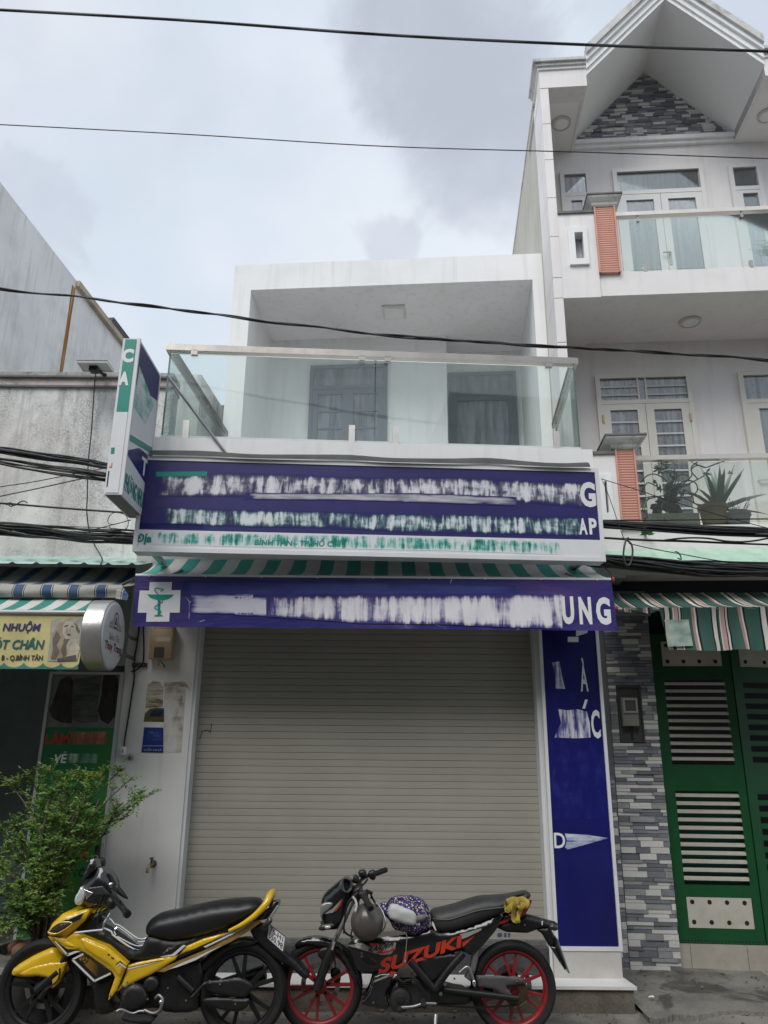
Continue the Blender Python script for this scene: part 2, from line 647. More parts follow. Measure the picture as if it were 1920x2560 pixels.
def smear_band(name, fr, v, T, Bt, m, parent, n=70, wobf=None, rows=8):
    """a strip of run print between two lines read off the picture; 'rim' rises to 1 at its edges"""
    T = [fr.P(p, v) for p in T]
    Bt = [fr.P(p, v) for p in Bt]

    def at(L, t):
        x = t * (len(L) - 1)
        i = min(int(x), len(L) - 2)
        f_ = x - i
        return (L[i][0] * (1 - f_) + L[i + 1][0] * f_, L[i][1] * (1 - f_) + L[i + 1][1] * f_)
    rim = []

    def fn(a, b_):
        p, q_ = at(T, a), at(Bt, a)
        u_, z_ = p[0] * (1 - b_) + q_[0] * b_, p[1] * (1 - b_) + q_[1] * b_
        e = abs(2 * b_ - 1)
        rim.append(max(e ** 4.5, max(0, 1 - a * 25), max(0, 1 - (1 - a) * 25) * 0.4))
        return (u_, v + (wobf(u_, z_) if wobf else 0), z_)
    mb = MB(fr if fr.a or fr.o.length else None)
    mb.grid(fn, n, rows)
    o = mb.build(name, m, parent, fix=False)
    at_ = o.data.attributes.new('rim', 'FLOAT', 'POINT')
    at_.data.foreach_set('value', rim)
    return o


def fill(mb, poly, v, step, wobf):
    """outline on hanging cloth, meshed finely so that it follows the folds"""
    from mathutils.geometry import delaunay_2d_cdt
    P_ = [Vector(p) for p in poly]
    bd_ = []
    for i in range(len(P_)):
        a, b_ = P_[i], P_[(i + 1) % len(P_)]
        k_ = max(1, int((b_ - a).length / step))
        bd_ += [a.lerp(b_, j / k_) for j in range(k_)]
    n = len(bd_)
    pts = list(bd_)
    x0, x1, y0, y1 = min(p.x for p in bd_), max(p.x for p in bd_), min(p.y for p in bd_), max(p.y for p in bd_)
    for i in range(1, int((x1 - x0) / step)):
        for j in range(1, int((y1 - y0) / step)):
            pts.append(Vector((x0 + i * step, y0 + j * step)))
    vv, ee, ff, *_ = delaunay_2d_cdt(pts, [(i, (i + 1) % n) for i in range(n)], [], 1, 1e-6)
    mb.add([(p.x, v + wobf(p.x, p.y), p.y) for p in vv], [tuple(f_) for f_ in ff])


# ================================================================== GROUND
def concrete(name, base, stain=0.6, seed=0.0):
    b = NB(name)
    co = b.coord(loc=(seed, seed, 0))
    n = b.noise(co, 2.2, 8, 0.65)
    cc = b.ramp(n, [(0.28, c4_([c * 0.55 for c in base])), (0.5, c4_(base)), (0.75, c4_([c * 1.35 for c in base]))])
    d = b.noise(b.coord(loc=(7 + seed, 3, 1)), 1.7, 7, 0.62, 0.6)
    cc = b.mix(b.math('MULTIPLY', b.ramp(d, [(0.50, (0, 0, 0)), (0.56, (1, 1, 1))]), stain), cc, c4_([c * 0.24 for c in base]))
    f = b.noise(co, 70, 3, 0.7)
    cc = b.mix(0.35, cc, b.ramp(f, [(0.35, (0.05, 0.05, 0.048)), (0.7, (0.5, 0.49, 0.46))]), 'OVERLAY')
    h = b.math('ADD', b.math('MULTIPLY', n, 1.0), b.math('MULTIPLY', b.noise(co, 45, 5, 0.7), 0.35))
    b.bsdf(cc, b.ramp(d, [(0.5, (0.9, 0.9, 0.9)), (0.62, (0.6, 0.6, 0.6))]), 0, 0.35, h, 0.55, 0.03)
    MATS[name] = b.m
    return b.m


STREET = concrete('street_concrete', (0.26, 0.245, 0.215), 0.3)
APRON = concrete('apron_concrete', (0.22, 0.213, 0.19), 0.75, 4.0)
RISER = concrete('riser_concrete', (0.21, 0.185, 0.15), 0.25, 9.0)

g = MB()
random.seed(3)


def ground_z(x, y):
    return 0.012 * mnoise.noise(Vector((x * 1.3, y * 1.7, 0.3))) + 0.005 * mnoise.noise(Vector((x * 5, y * 5, 2)))


g.grid(lambda a, b_: (-14 + 28 * a, -2.7 + 10.1 * b_, ground_z(-14 + 28 * a, -2.7 + 10.1 * b_) - 0.004), 260, 110)
go = g.build('street', STREET, smooth=60)
go['kind'] = 'structure'
g = MB()
g.quad((-1500, -1500, -0.03), (1500, -1500, -0.03), (1500, 1500, -0.03), (-1500, 1500, -0.03))
go = g.build('ground', STREET)
go['kind'] = 'structure'
# raised apron in front of the tall house, its front edge broken away
random.seed(12)
edge_px = [(735, 950), (790, 990), (860, 1003), (930, 1000), (985, 975), (1080, 983), (1160, 985), (1240, 958), (1330, 940), (1460, 938), (1560, 952), (1659, 950), (1800, 960), (2100, 965)]
front = []
for p in edge_px:
    u_, v_ = FM.Z(b7(*p), 0.02)
    front.append((u_, v_))
xr = front[-1][0]
x_l = 1.875
g = MB()
rows = []
NV = 14
dense = []
for i in range(len(front) - 1):
    for k_ in range(6):
        t = k_ / 6
        a, b_ = Vector(front[i]), Vector(front[i + 1])
        p = a.lerp(b_, t)
        dense.append((p.x, p.y + 0.008 * math.sin(i * 5 + k_ * 2.1)))
dense.append(front[-1])
dense = [(max(x_l, p[0]), p[1]) for p in dense]
for j in range(NV + 1):
    t = j / NV
    r = []
    for p in dense:
        y = p[1] + (7.6 - p[1]) * t
        r.append((p[0], y, 0.028 + 0.03 * t + 0.010 * mnoise.noise(Vector((p[0] * 2.2, y * 2.2, 5))) + 0.004 * mnoise.noise(Vector((p[0] * 9, y * 9, 5)))))
    rows.append(r)
rows = [[(p[0], p[1] - 0.012, -0.02) for p in dense]] + rows
g.loft(rows, closed=False, caps=False)
go = g.build('apron', APRON, smooth=40)
go['kind'] = 'structure'

# ================================================================== SHOP HOUSE (ground floor + balcony + upper storey)
XL, XR, VF = -2.18, 1.82, 6.60
house = thing('shop_house', 'narrow white two-storey shop house with glass balcony and closed ground-floor shutter', 'house', (-0.18, 6.9, 0))
ZS = FS.P(Q_(800, 957), 0)[1]            # balcony floor edge
Z_SLAB0 = FS.P(Q_(800, 1003), 0)[1] - 0.10
uJL = FM.P(c3(1392, 900), VF)[0]         # left jamb
uJR = FM.P(c4(108, 1500), VF)[0]         # right jamb
VSH = 6.76
m_ = MB()
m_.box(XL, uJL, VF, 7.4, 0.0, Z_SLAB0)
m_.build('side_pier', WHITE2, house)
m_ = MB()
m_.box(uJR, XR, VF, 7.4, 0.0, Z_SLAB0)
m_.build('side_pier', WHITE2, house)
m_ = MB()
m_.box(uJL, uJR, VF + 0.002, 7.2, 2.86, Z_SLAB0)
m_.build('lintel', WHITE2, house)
m_ = MB()
m_.box(uJL, uJL + 0.026, VF + 0.02, VSH + 0.06, 0.15, 2.86)
m_.build('door_jamb', ALU, house)
m_ = MB()
m_.box(uJR - 0.026, uJR, VF + 0.02, VSH + 0.06, 0.15, 2.86)
m_.build('door_jamb', ALU, house)
# base stone under the blue panel
m_ = MB()
u0, z0 = FM.P(b7(130, 682), VF - 0.03)
u1, z1 = FM.P(b7(625, 512), VF - 0.03)
m_.box(u0, XR + 0.004, VF - 0.045, VF - 0.002, 0.165, z1 + 0.03)
m_.build('pier_base', mat('base_stone', (0.55, 0.53, 0.49), 0.7, var=0.12, scale=5, bump=0.15, dirt=0.35, dirtcol=(0.3, 0.24, 0.16), dscale=3), house)
# entrance step: white tread on a rough riser
st = MB()
sv = FM.Z(b7(722, 767), 0.17)[1]
su1 = FM.Z(b7(722, 767), 0.17)[0]
SU0 = XL + 0.02
pl = [(SU0, sv + 0.02), (su1 - 0.02, sv + 0.02), (XR + 0.03, VF + 0.02), (SU0, VF + 0.02)]
st.prism_z(pl, -0.02, 0.15)
step_o = st.build('step', RISER, house)
st = MB()
st.prism_z([(SU0, sv), (su1, sv), (XR + 0.01, VF + 0.1), (SU0, VF + 0.1)], 0.151, 0.172)
st.build('tread', mat('white_tile', (0.74, 0.74, 0.72), 0.3, var=0.05, bump=0.03, dirt=0.25, dirtcol=(0.4, 0.36, 0.3), dscale=2.5), house)
# threshold of dark granite below the shutter
zt = FM.P(k4(1100, 812), VSH - 0.02)[1]
zr_ = FM.P(k4(1300, 892), VF + 0.04)[1]
GRAN = mat('dark_granite', (0.055, 0.057, 0.06), 0.45, var=0.4, scale=30, bump=0.05, dirt=0.3, dirtcol=(0.16, 0.15, 0.14))
m_ = MB()
m_.box(uJL, uJR, VF + 0.03, VSH + 0.2, 0.173, zr_)
m_.build('threshold', GRAN, house)
m_ = MB()
m_.box(uJL + 0.026, uJR - 0.026, VSH - 0.03, VSH + 0.1, zr_, zt)
m_.build('threshold', mat('grey_granite', (0.16, 0.165, 0.165), 0.5, var=0.3, scale=30, bump=0.05), house)

# balcony slab follows the street line
uSL, uSR = FS.P(Q_(300, 958), 0)[0], FS.P(Q_(1281, 990), 0)[0]
m_ = MB(FS)
m_.box(uSL, uSR, 0, 2.2, Z_SLAB0, ZS)
m_.build('balcony_slab', WHITE, house)
m_ = MB(FU)
m_.box(-2.0, 2.0, -1.3, 3.6, Z_SLAB0 + 0.02, ZS - 0.01)
m_.build('terrace_floor', mat('terrace_tile', (0.70, 0.68, 0.65), 0.5), house)
# upper storey: a white box frame, set back
z_top = (FU.P(Q_(508, 573))[1] + FU.P(Q_(1187, 547))[1]) / 2
z_cei = (FU.P(Q_(542, 628))[1] + FU.P(Q_(1150, 602))[1]) / 2
ua, ub = FU.P(Q_(508, 573))[0], FU.P(Q_(1187, 547))[0]
ia, ib = FU.P(Q_(542, 628))[0], FU.P(Q_(1150, 602))[0]
m_ = MB(FU)
m_.prism([(ua, ZS - 0.3), (ia, ZS - 0.3), (ia, z_cei), (ib, z_cei), (ib, ZS - 0.3), (ub, ZS - 0.3), (ub, z_top), (ua, z_top)], 0, 3.4)
m_.build('portal_frame', WHITE, house)
VB = 1.25                                 # back wall of the terrace
VB2 = 1.75
ustep = FU.P(Q_(965, 800), VB)[0]
m_ = MB(FU)
m_.box(ia, ustep, VB, 3.0, ZS - 0.2, z_cei)
m_.build('wall', WHITE, house)
m_ = MB(FU)
m_.box(ustep, ib, VB2, 3.0, ZS - 0.2, z_cei)
m_.build('wall', WHITE, house)


def door_leafs(fr, v, u0, u1, z0, z1, parent, leaves=2, transom=0.32, name='door'):
    d = MB(fr)
    t = 0.05
    d.box(u0, u0 + t, v - 0.045, v, z0, z1)
    d.box(u1 - t, u1, v - 0.045, v, z0, z1)
    d.box(u0 + t, u1 - t, v - 0.045, v, z1 - t, z1)
    d.box(u0 + t, u1 - t, v - 0.045, v, z1 - transom - t, z1 - transom)
    o = d.build(name, GREYDOOR, parent)
    w_ = (u1 - u0 - 2 * t) / leaves
    for i in range(leaves):
        a, b_ = u0 + t + i * w_, u0 + t + (i + 1) * w_
        l = MB(fr)
        zt_ = z1 - transom - t
        f_ = 0.075
        l.box(a, a + f_, v - 0.035, v, z0, zt_)
        l.box(b_ - f_, b_, v - 0.035, v, z0, zt_)
        l.box(a + f_, b_ - f_, v - 0.035, v, zt_ - f_, zt_)
        l.box(a + f_, b_ - f_, v - 0.035, v, z0, z0 + 0.7)
        l.build('leaf', GREYDOOR, o)
        n = 6 if leaves == 2 else 1
        zz0, zz1 = z0 + 0.7, zt_ - f_
        p = MB(fr)
        p.box(a + f_, b_ - f_, v - 0.014, v - 0.002, zz0, zz1)
        p.build('pane', DOORGL, o)
        if leaves == 2:
            for k_ in range(1, n):
                zz = zz0 + (zz1 - zz0) * k_ / n
                q = MB(fr)
                q.box(a + f_, b_ - f_, v - 0.026, v - 0.014, zz - 0.012, zz + 0.012)
                q.build('glazing_bar', GREYDOOR, o)
            q = MB(fr)
            q.box((a + b_) / 2 - 0.01, (a + b_) / 2 + 0.01, v - 0.028, v - 0.0145, zz0, zz1)
            q.build('glazing_bar', GREYDOOR, o)
    p = MB(fr)
    p.box(u0 + t, u1 - t, v - 0.02, v - 0.004, z1 - transom, z1 - t)
    p.build('pane', DOORGL, o)
    return o


def doorglass():
    b = NB('door_glazing')
    n = b.noise(b.coord(scale=(9, 9, 1.2)), 1.2, 4)
    cc = b.ramp(n, [(0.35, (0.045, 0.056, 0.07)), (0.65, (0.20, 0.23, 0.27))])
    b.bsdf(cc, 0.12, 0, 0.6)
    MATS['door_glazing'] = b.m
    return b.m


DOORGL = doorglass()
u0, zt1 = FU.P(b3(580, 488), VB)
u1, _ = FU.P(b3(874, 488), VB)
door_leafs(FU, VB - 0.002, u0, u1, ZS, zt1, house, 2)
u0, zt2 = FU.P(b3(1106, 515), VB2)
u1, _ = FU.P(b3(1364, 510), VB2)
door_leafs(FU, VB2 - 0.002, u0, u1, ZS, zt2, house, 1)
# ceiling lamp of the terrace
cu_, cv_ = FU.Z(b3(899, 272), z_cei)
lamp = thing('ceiling_lamp', 'square white ceiling lamp under the terrace roof of the white shop house', 'ceiling lamp', tuple(FU.M @ Vector((cu_, cv_, z_cei))))
m_ = MB(FU)
m_.box(cu_ - 0.15, cu_ + 0.15, cv_ - 0.15, cv_ + 0.15, z_cei - 0.035, z_cei - 0.001)
m_.build('housing', mat('lamp_housing', (0.7, 0.7, 0.68), 0.5), lamp)
m_ = MB(FU)
m_.box(cu_ - 0.12, cu_ + 0.12, cv_ - 0.12, cv_ + 0.12, z_cei - 0.045, z_cei - 0.0352)
m_.build('diffuser', mat('lamp_diffuser', (0.86, 0.86, 0.84), 0.35, bump=0), lamp)

# ------------------------------------------------------------------ glass balustrade of the terrace
bal = thing('glass_balustrade', 'frameless glass balustrade with steel handrail around the shop house balcony', 'balustrade', tuple(FS.M @ Vector((-0.1, 0.05, ZS))))
VR = 0.05
rl, rz = FS.P(Q_(368, 752), VR)
rr_, rz2 = FS.P(Q_(1240, 783), VR)
z_rail = (rz + rz2) / 2
# side rails run back to the portal frame; take their far ends on the level of the rail
lb = FS.Z(Q_(487, 938), z_rail)
rb = FS.Z(Q_(1198, 920), z_rail)


def rail_bar(a, b_, parent, fr):
    m = MB(fr)
    d = (Vector(b_) - Vector(a)).normalized()
    s_ = Vector((-d.y, d.x, 0)) * 0.03
    z = Vector((0, 0, 0.03))
    A, B = Vector(a), Vector(b_)
    m.loft([[A - s_ - z, A + s_ - z, A + s_ + z, A - s_ + z], [B - s_ - z, B + s_ - z, B + s_ + z, B - s_ + z]])
    return m.build('handrail', STEEL, parent)


rail_bar((rl - 0.03, VR, z_rail), (rr_ + 0.03, VR, z_rail), bal, FS)
rail_bar((rl, VR + 0.034, z_rail), (lb[0], lb[1], z_rail), bal, FS)
rail_bar((rr_, VR + 0.034, z_rail), (rb[0], rb[1], z_rail), bal, FS)
umid = FS.P(b3(826, 600), VR)[0]
zg0 = ZS + 0.03


def pane(a, b_, parent, fr, z0, z1, t=0.006, name='pane', gm=None):
    m = MB(fr)
    A, B = Vector((a[0], a[1], 0)), Vector((b_[0], b_[1], 0))
    d = (B - A).normalized()
    s_ = Vector((-d.y, d.x, 0)) * t
    m.loft([[A - s_ + Vector((0, 0, z0)), A + s_ + Vector((0, 0, z0)), A + s_ + Vector((0, 0, z1)), A - s_ + Vector((0, 0, z1))],
            [B - s_ + Vector((0, 0, z0)), B + s_ + Vector((0, 0, z0)), B + s_ + Vector((0, 0, z1)), B - s_ + Vector((0, 0, z1))]])
    m.m = 1
    e = 0.0015
    for P_ in (A, B):                     # polished edges read green
        m.loft([[P_ - s_ * 1.05 - d * e + Vector((0, 0, z0)), P_ + s_ * 1.05 - d * e + Vector((0, 0, z0)), P_ + s_ * 1.05 - d * e + Vector((0, 0, z1)), P_ - s_ * 1.05 - d * e + Vector((0, 0, z1))],
                [P_ - s_ * 1.05 + d * e + Vector((0, 0, z0)), P_ + s_ * 1.05 + d * e + Vector((0, 0, z0)), P_ + s_ * 1.05 + d * e + Vector((0, 0, z1)), P_ - s_ * 1.05 + d * e + Vector((0, 0, z1))]])
    return m.build(name, [gm or GLASS, GEDGE], parent)


GEDGE = mat('glass_edge', (0.12, 0.24, 0.20), 0.2, var=0.1, bump=0)
pane((rl + 0.01, VR), (umid - 0.006, VR), bal, FS, zg0, z_rail - 0.05)
pane((umid + 0.006, VR), (rr_ - 0.01, VR), bal, FS, zg0, z_rail - 0.05)
SGLASS = glass('side_glass', (0.93, 0.965, 0.95), 0.22, 0.02, 0.05)
pane((rl, VR + 0.02), (lb[0], lb[1] - 0.05), bal, FS, zg0, z_rail - 0.05, gm=SGLASS)
pane((rr_, VR + 0.02), (rb[0], rb[1] - 0.05), bal, FS, zg0, z_rail - 0.05, gm=SGLASS)
for p in (b3(135, 428), b3(775, 458), b3(874, 460), b3(1489, 482)):
    u_, z_ = FS.P(p, VR)
    m_ = MB(FS)
    m_.box(u_ - 0.028, u_ + 0.028, VR - 0.03, VR - 0.007, z_rail - 0.075, z_rail - 0.022)
    m_.box(u_ - 0.022, u_ + 0.022, VR - 0.034, VR - 0.0305, z_rail - 0.071, z_rail - 0.045)
    m_.build('clamp', STEEL, bal)
for p in (b3(100, 745), b3(736, 765), b3(904, 770), b3(1521, 790)):
    u_, z_ = FS.P(p, VR)
    m_ = MB(FS)
    m_.box(u_ - 0.026, u_ + 0.026, VR - 0.028, VR - 0.007, ZS - 0.06, ZS + 0.17)
    m_.build('spigot', mat('spigot_steel', (0.72, 0.70, 0.66), 0.35, 0.6, var=0.1), bal)
m_ = MB(FS)
m_.box(rl, rr_, VR - 0.011, VR + 0.011, ZS + 0.004, zg0 + 0.004)
m_.build('bottom_seal', mat('clear_seal', (0.62, 0.66, 0.66), 0.3, bump=0), bal)

# ------------------------------------------------------------------ roller shutter
shut = thing('roller_shutter', 'closed beige roller shutter with narrow slats filling the shop front', 'shutter', ((uJL + uJR) / 2, VSH, zt))


def slat_mat():
    b = NB('shutter_slat')
    oi = b.node('ShaderNodeObjectInfo')
    co = b.coord()
    n = b.noise(b.node('ShaderNodeVectorMath', {0: co, 1: oi.outputs['Location']}, operation='ADD').outputs[0], 2.0, 5, 0.6)
    base = b.ramp(n, [(0.3, (0.35, 0.336, 0.288)), (0.7, (0.405, 0.39, 0.335))])
    base = b.mix(b.math('MULTIPLY', oi.outputs['Random'], 0.3), base, (0.335, 0.322, 0.277, 1))
    b.bsdf(base, 0.48, 0.1, 0.4, b.noise(co, 90, 2), 0.05, 0.005)
    return b.m


SLAT = slat_mat()
DARKGAP = mat('dark_recess', (0.012, 0.012, 0.013), 0.9, bump=0)
H_SL = 0.0553
n_sl = int((2.86 - zt) / H_SL) + 1
sw = (uJR - uJL - 0.053)
m_ = MB()
# interlocking profile: shallow curve, rolled lower bead, narrow mid groove
prof = [(0.010, 0.0004), (0.0006, 0.0006), (0.0, 0.0014), (-0.0006, 0.0258), (0.0, 0.0266), (0.0, 0.0280), (-0.0006, 0.0288), (0.0, 0.0520), (0.0012, 0.0532), (0.009, 0.0538), (0.014, 0.0538), (0.014, 0.0004)]
m_.prism_u(prof, -sw / 2, sw / 2)
slat_me = m_.mesh('slat', SLAT, smooth=35)
for i in range(n_sl):
    piece('slat', slat_me, shut, ((uJL + uJR) / 2, VSH + random.uniform(-0.0008, 0.0008), zt + 0.06 + i * H_SL))
m_ = MB()
m_.box(uJL + 0.026, uJR - 0.026, VSH + 0.016, VSH + 0.02, zt, 2.9)
m_.build('backing', DARKGAP, shut)
m_ = MB()
m_.box(uJL + 0.028, uJR - 0.028, VSH - 0.004, VSH + 0.015, zt + 0.002, zt + 0.059)
m_.build('bottom_bar', SLAT, shut)
# worn scratch on the shutter
m_ = MB()
pp = [FM.P(b5(*p), VSH - 0.006) for p in [(720, 1545), (738, 1475), (775, 1460), (800, 1465), (812, 1490), (820, 1440), (828, 1400)]]
m_.tube([(p[0], VSH - 0.006, p[1]) for p in pp], 0.0022, 5)
m_.build('scratch', BLACK, shut)
m_ = MB()
qa = face_quad(FM, VSH - 0.006, k4(905, 778), k4(1040, 778), k4(1040, 735), k4(905, 735))
A, B, C, D = [Vector(q) for q in qa]
for i in range(3):
    for r_ in range(5):
        s0, s1 = (0, 0.42) if i == 0 else ((0.48, 0.72) if i == 1 else (0.78, 1.0))
        t0 = r_ / 5
        a_ = A.lerp(B, s0) * (1 - t0) + D.lerp(C, s0) * t0
        m_.quad(a_, a_ + (B - A) * (s1 - s0) * (0.75 + 0.25 * ((r_ * 7 + i) % 3) / 2), a_ + (B - A) * (s1 - s0) * 0.8 + (D - A) * 0.13, a_ + (D - A) * 0.13)
m_.build('sticker', mat('blue_sticker', (0.05, 0.10, 0.25), 0.5, bump=0), shut)

# ------------------------------------------------------------------ blue panel on the right pier
pan = thing('blue_sign_panel', 'tall dark blue sign panel with white frame beside the shutter', 'sign', (1.5, VF - 0.04, 0.4))
VP = VF - 0.035
pu0, pz0 = FM.P(c4(135, 1845), VP)
pu1, _ = FM.P(c4(470, 1845), VP)
pzt = 2.95
m_ = MB()
m_.box(pu0 + 0.02, pu1 - 0.02, VP, VF - 0.003, pz0 + 0.02, pzt)
m_.build('face', NAVY, pan)
for (a, b_, c_, d) in ((pu0, pu0 + 0.026, pz0, pzt), (pu1 - 0.026, pu1, pz0, pzt), (pu0 + 0.026, pu1 - 0.026, pz0, pz0 + 0.028)):
    m_ = MB()
    m_.box(a, b_, VP - 0.016, VF - 0.003, c_, d)
    m_.build('frame', ALU, pan)
V2 = VP - 0.002
m_ = MB()


def lay(mb, fr, v, body, p0, p1, bold=0.03, shear=0.0, lean=None):
    """word between two picture corners (top left, bottom right) on plane v"""
    a, zt_ = fr.P(p0, v)
    b_, zb = fr.P(p1, v)
    lettering(mb, body, [(a, v, zb), (b_, v, zb), (b_, v, zt_), (a, v, zt_)], bold, shear)


for ch, p0, p1, bo in (('À', b6(492, 352), b6(575, 632), 0.02), ('C', b6(588, 785), b6(680, 1026), 0.03), ('D', b6(282, 1815), b6(382, 1945), 0.015)):
    m_ = MB()
    lay(m_, FM, V2, ch, p0, p1, bo)
    m_.build('letter', WPRINT, pan, fix=False)
for L in (((522, 775), (545, 775), (568, 700), (545, 700)), ((400, 218), (490, 218), (490, 175), (400, 175)), ((470, 172), (566, 140), (566, 122), (470, 122))):
    m_ = MB()
    m_.quad(*face_quad(FM, V2, *[b6(*p) for p in L]))
    m_.build('letter_fragment', WPRINT, pan)
SMB = smear('blue_smear', [(0.012, 0.015, 0.18), (0.10, 0.11, 0.30), (0.62, 0.63, 0.70), (0.8, 0.8, 0.82)], 26, 3, seed=1)
SMB2 = smear('blue_smear_faint', [(0.006, 0.007, 0.11), (0.008, 0.01, 0.14), (0.02, 0.025, 0.19)], 14, 4, seed=4)
m_ = MB()
m_.face([FM.P(b6(*p), V2 + 0.0003) for p in [(320, 780), (400, 790), (480, 780), (560, 800), (585, 900), (590, 1018), (470, 1024), (290, 1018), (310, 960), (345, 900)]], V2 + 0.0003)
m_.build('smeared_lettering', SMB, pan)
m_ = MB()
m_.face([FM.P(b6(*p), V2) for p in [(268, 390), (330, 380), (350, 500), (378, 610), (300, 608), (295, 500)]], V2)
m_.build('smeared_lettering', SMB, pan)
m_ = MB()
m_.face([FM.P(b6(*p), V2) for p in [(376, 1822), (560, 1832), (735, 1860), (600, 1900), (400, 1955), (376, 1940), (392, 1880)]], V2)
m_.build('smeared_lettering', smear('blue_smear_wide', [(0.05, 0.07, 0.3), (0.45, 0.5, 0.62), (0.7, 0.72, 0.78)], 5, 22, seed=9), pan)
m_ = MB()
m_.face([FM.P(b6(*p), V2 + 0.0006) for p in [(215, 420), (260, 400), (480, 500), (470, 640), (470, 760), (350, 760), (230, 640)]], V2 + 0.0006)
m_.build('faded_print', SMB2, pan)
m_ = MB()
m_.face([FM.P(b6(*p), V2 + 0.0006) for p in [(240, 1040), (700, 1040), (735, 1300), (735, 1700), (260, 1700)]], V2 + 0.0006)
m_.build('faded_print', SMB2, pan)

# ------------------------------------------------------------------ main fascia sign
sg = thing('fascia_sign', 'long purple and white shop sign box with blurred lettering below the balcony', 'sign', tuple(FS.M @ Vector((-0.1, -0.2, 3.2))))
VS = -0.16
sl, sb = FS.P(Q_(287, 1192), VS)
sr, sb2 = FS.P(Q_(1307, 1212), VS)
sbot = (sb + sb2) / 2
stop = FS.P(Q_(1290, 1014), VS)[1]
m_ = MB(FS)
m_.box(sl, sr, VS, VS + 0.14, sbot, stop)
m_.build('casing', ALU, sg)
zdiv = FS.P(c6(1390, 577), VS)[1]         # purple above, white strip below
m_ = MB(FS)
m_.box(sl + 0.03, sr - 0.03, VS - 0.006, VS - 0.0005, zdiv, stop - 0.03)
m_.build('upper_face', PURPLE, sg)
m_ = MB(FS)
m_.box(sl + 0.03, sr - 0.03, VS - 0.006, VS - 0.0005, sbot + 0.03, zdiv - 0.001)
m_.build('lower_face', SIGNW, sg)
for a in ((sl - 0.003, sl + 0.03, sbot - 0.003, stop + 0.003), (sr - 0.03, sr + 0.003, sbot - 0.003, stop + 0.003), (sl + 0.03, sr - 0.03, sbot - 0.003, sbot + 0.03), (sl + 0.03, sr - 0.03, stop - 0.03, stop + 0.003)):
    m_ = MB(FS)
    m_.box(a[0], a[1], VS - 0.014, VS + 0.002, a[2], a[3])
    m_.build('frame', ALU, sg)
V3 = VS - 0.0075


def strip(mb, fr, v, pts_top, pts_bot):
    poly = [fr.P(p, v) for p in pts_top] + [fr.P(p, v) for p in reversed(pts_bot)]
    mb.face(poly, v)


BGP = (0.028, 0.024, 0.14)
SMP = smear('purple_smear', [BGP, (0.05, 0.05, 0.11), (0.14, 0.14, 0.2), (0.55, 0.56, 0.62), (0.74, 0.75, 0.78)], 15, 3.2, seed=2.3, lo=0.34, hi=0.58, rim=-0.22)
SMP2 = smear('purple_smear_low', [BGP, (0.04, 0.06, 0.1), (0.12, 0.22, 0.25), (0.52, 0.60, 0.63), (0.72, 0.75, 0.77)], 22, 4.5, seed=7.3, lo=0.34, hi=0.58, rim=-0.22)
SMT = smear('teal_smear', [(0.02, 0.16, 0.14), (0.12, 0.42, 0.37), (0.5, 0.64, 0.63), (0.72, 0.74, 0.76)], 28, 4.5, seed=3.1, lo=0.40, hi=0.60, rim=0.16)
SMG = smear('grey_smear', [BGP, (0.30, 0.30, 0.36), (0.52, 0.53, 0.56), (0.62, 0.63, 0.65)], 2.5, 12, seed=5, rim=-0.3)
smear_band('smeared_lettering', FS, V3, [c5(345, 850), c5(760, 832), c5(1150, 842), c6(0, 215), c6(540, 212), c6(1000, 235), c6(1280, 245)], [c5(330, 972), c5(760, 972), c5(1150, 978), c6(0, 325), c6(540, 335), c6(1000, 365), c6(1280, 392)], SMP, sg, 150)
smear_band('smeared_band', FS, V3 - 0.0006, [c5(860, 948), c5(1400, 955), c6(300, 305), c6(900, 328)], [c5(860, 988), c5(1400, 992), c6(300, 360), c6(900, 380)], SMG, sg)
smear_band('smeared_lettering', FS, V3, [c5(350, 1030), c5(900, 1050), c5(1300, 1055), c6(300, 425), c6(700, 430), c6(1270, 445)], [c5(350, 1132), c5(900, 1148), c5(1300, 1152), c6(300, 535), c6(700, 540), c6(1270, 555)], SMP2, sg, 150)
smear_band('smeared_lettering', FS, V3, [c5(318, 1174), c5(900, 1180), c6(500, 562), c6(1150, 584)], [c5(318, 1246), c5(900, 1262), c6(500, 638), c6(1150, 660)], SMT, sg, 120)
smear_band('dark_band', FS, V3, [c5(240, 1122), c5(620, 1130)], [c5(240, 1150), c5(620, 1156)], NAVY, sg, 20)
for ch, p0, p1, bo, sh, mm in (('G', c6(1262, 240), c6(1363, 388), 0.045, 0, WPRINT), ('A', c6(1258, 450), c6(1312, 545), 0.04, 0, WPRINT), ('P', c6(1316, 450), c6(1368, 545), 0.04, 0, WPRINT), ('Địa', c5(232, 1182), c5(318, 1248), 0.04, 0.1, TEAL), ('BÌNH TÂN - TP. HỒ CHÍ', c5(915, 1200), c5(1415, 1262), 0.03, 0.1, TEAL)):
    m_ = MB(FS)
    lay(m_, FS, V3 - 0.001, ch, p0, p1, bo, sh)
    m_.build('lettering', mm, sg, fix=False)
m_ = MB(FS)
strip(m_, FS, V3 - 0.0005, [c5(345, 828), c5(640, 826)], [c5(345, 856), c5(640, 852)])
m_.build('teal_bar', TEAL, sg)
m_ = MB(FS)                               # thin tin flashing over the box, buckled
n = 40
random.seed(5)


def flash(a, b_):
    u_ = sl + 0.05 + (sr - sl - 0.12) * a
    wv = 0.014 * math.sin(a * 19) + 0.02 * mnoise.noise(Vector((a * 7, 0, 1)))
    return (u_, VS - 0.035 + 0.16 * b_ + wv * 0.3, stop + 0.004 + 0.10 * (b_ ** 0.45) + wv * (0.4 + 0.6 * b_))


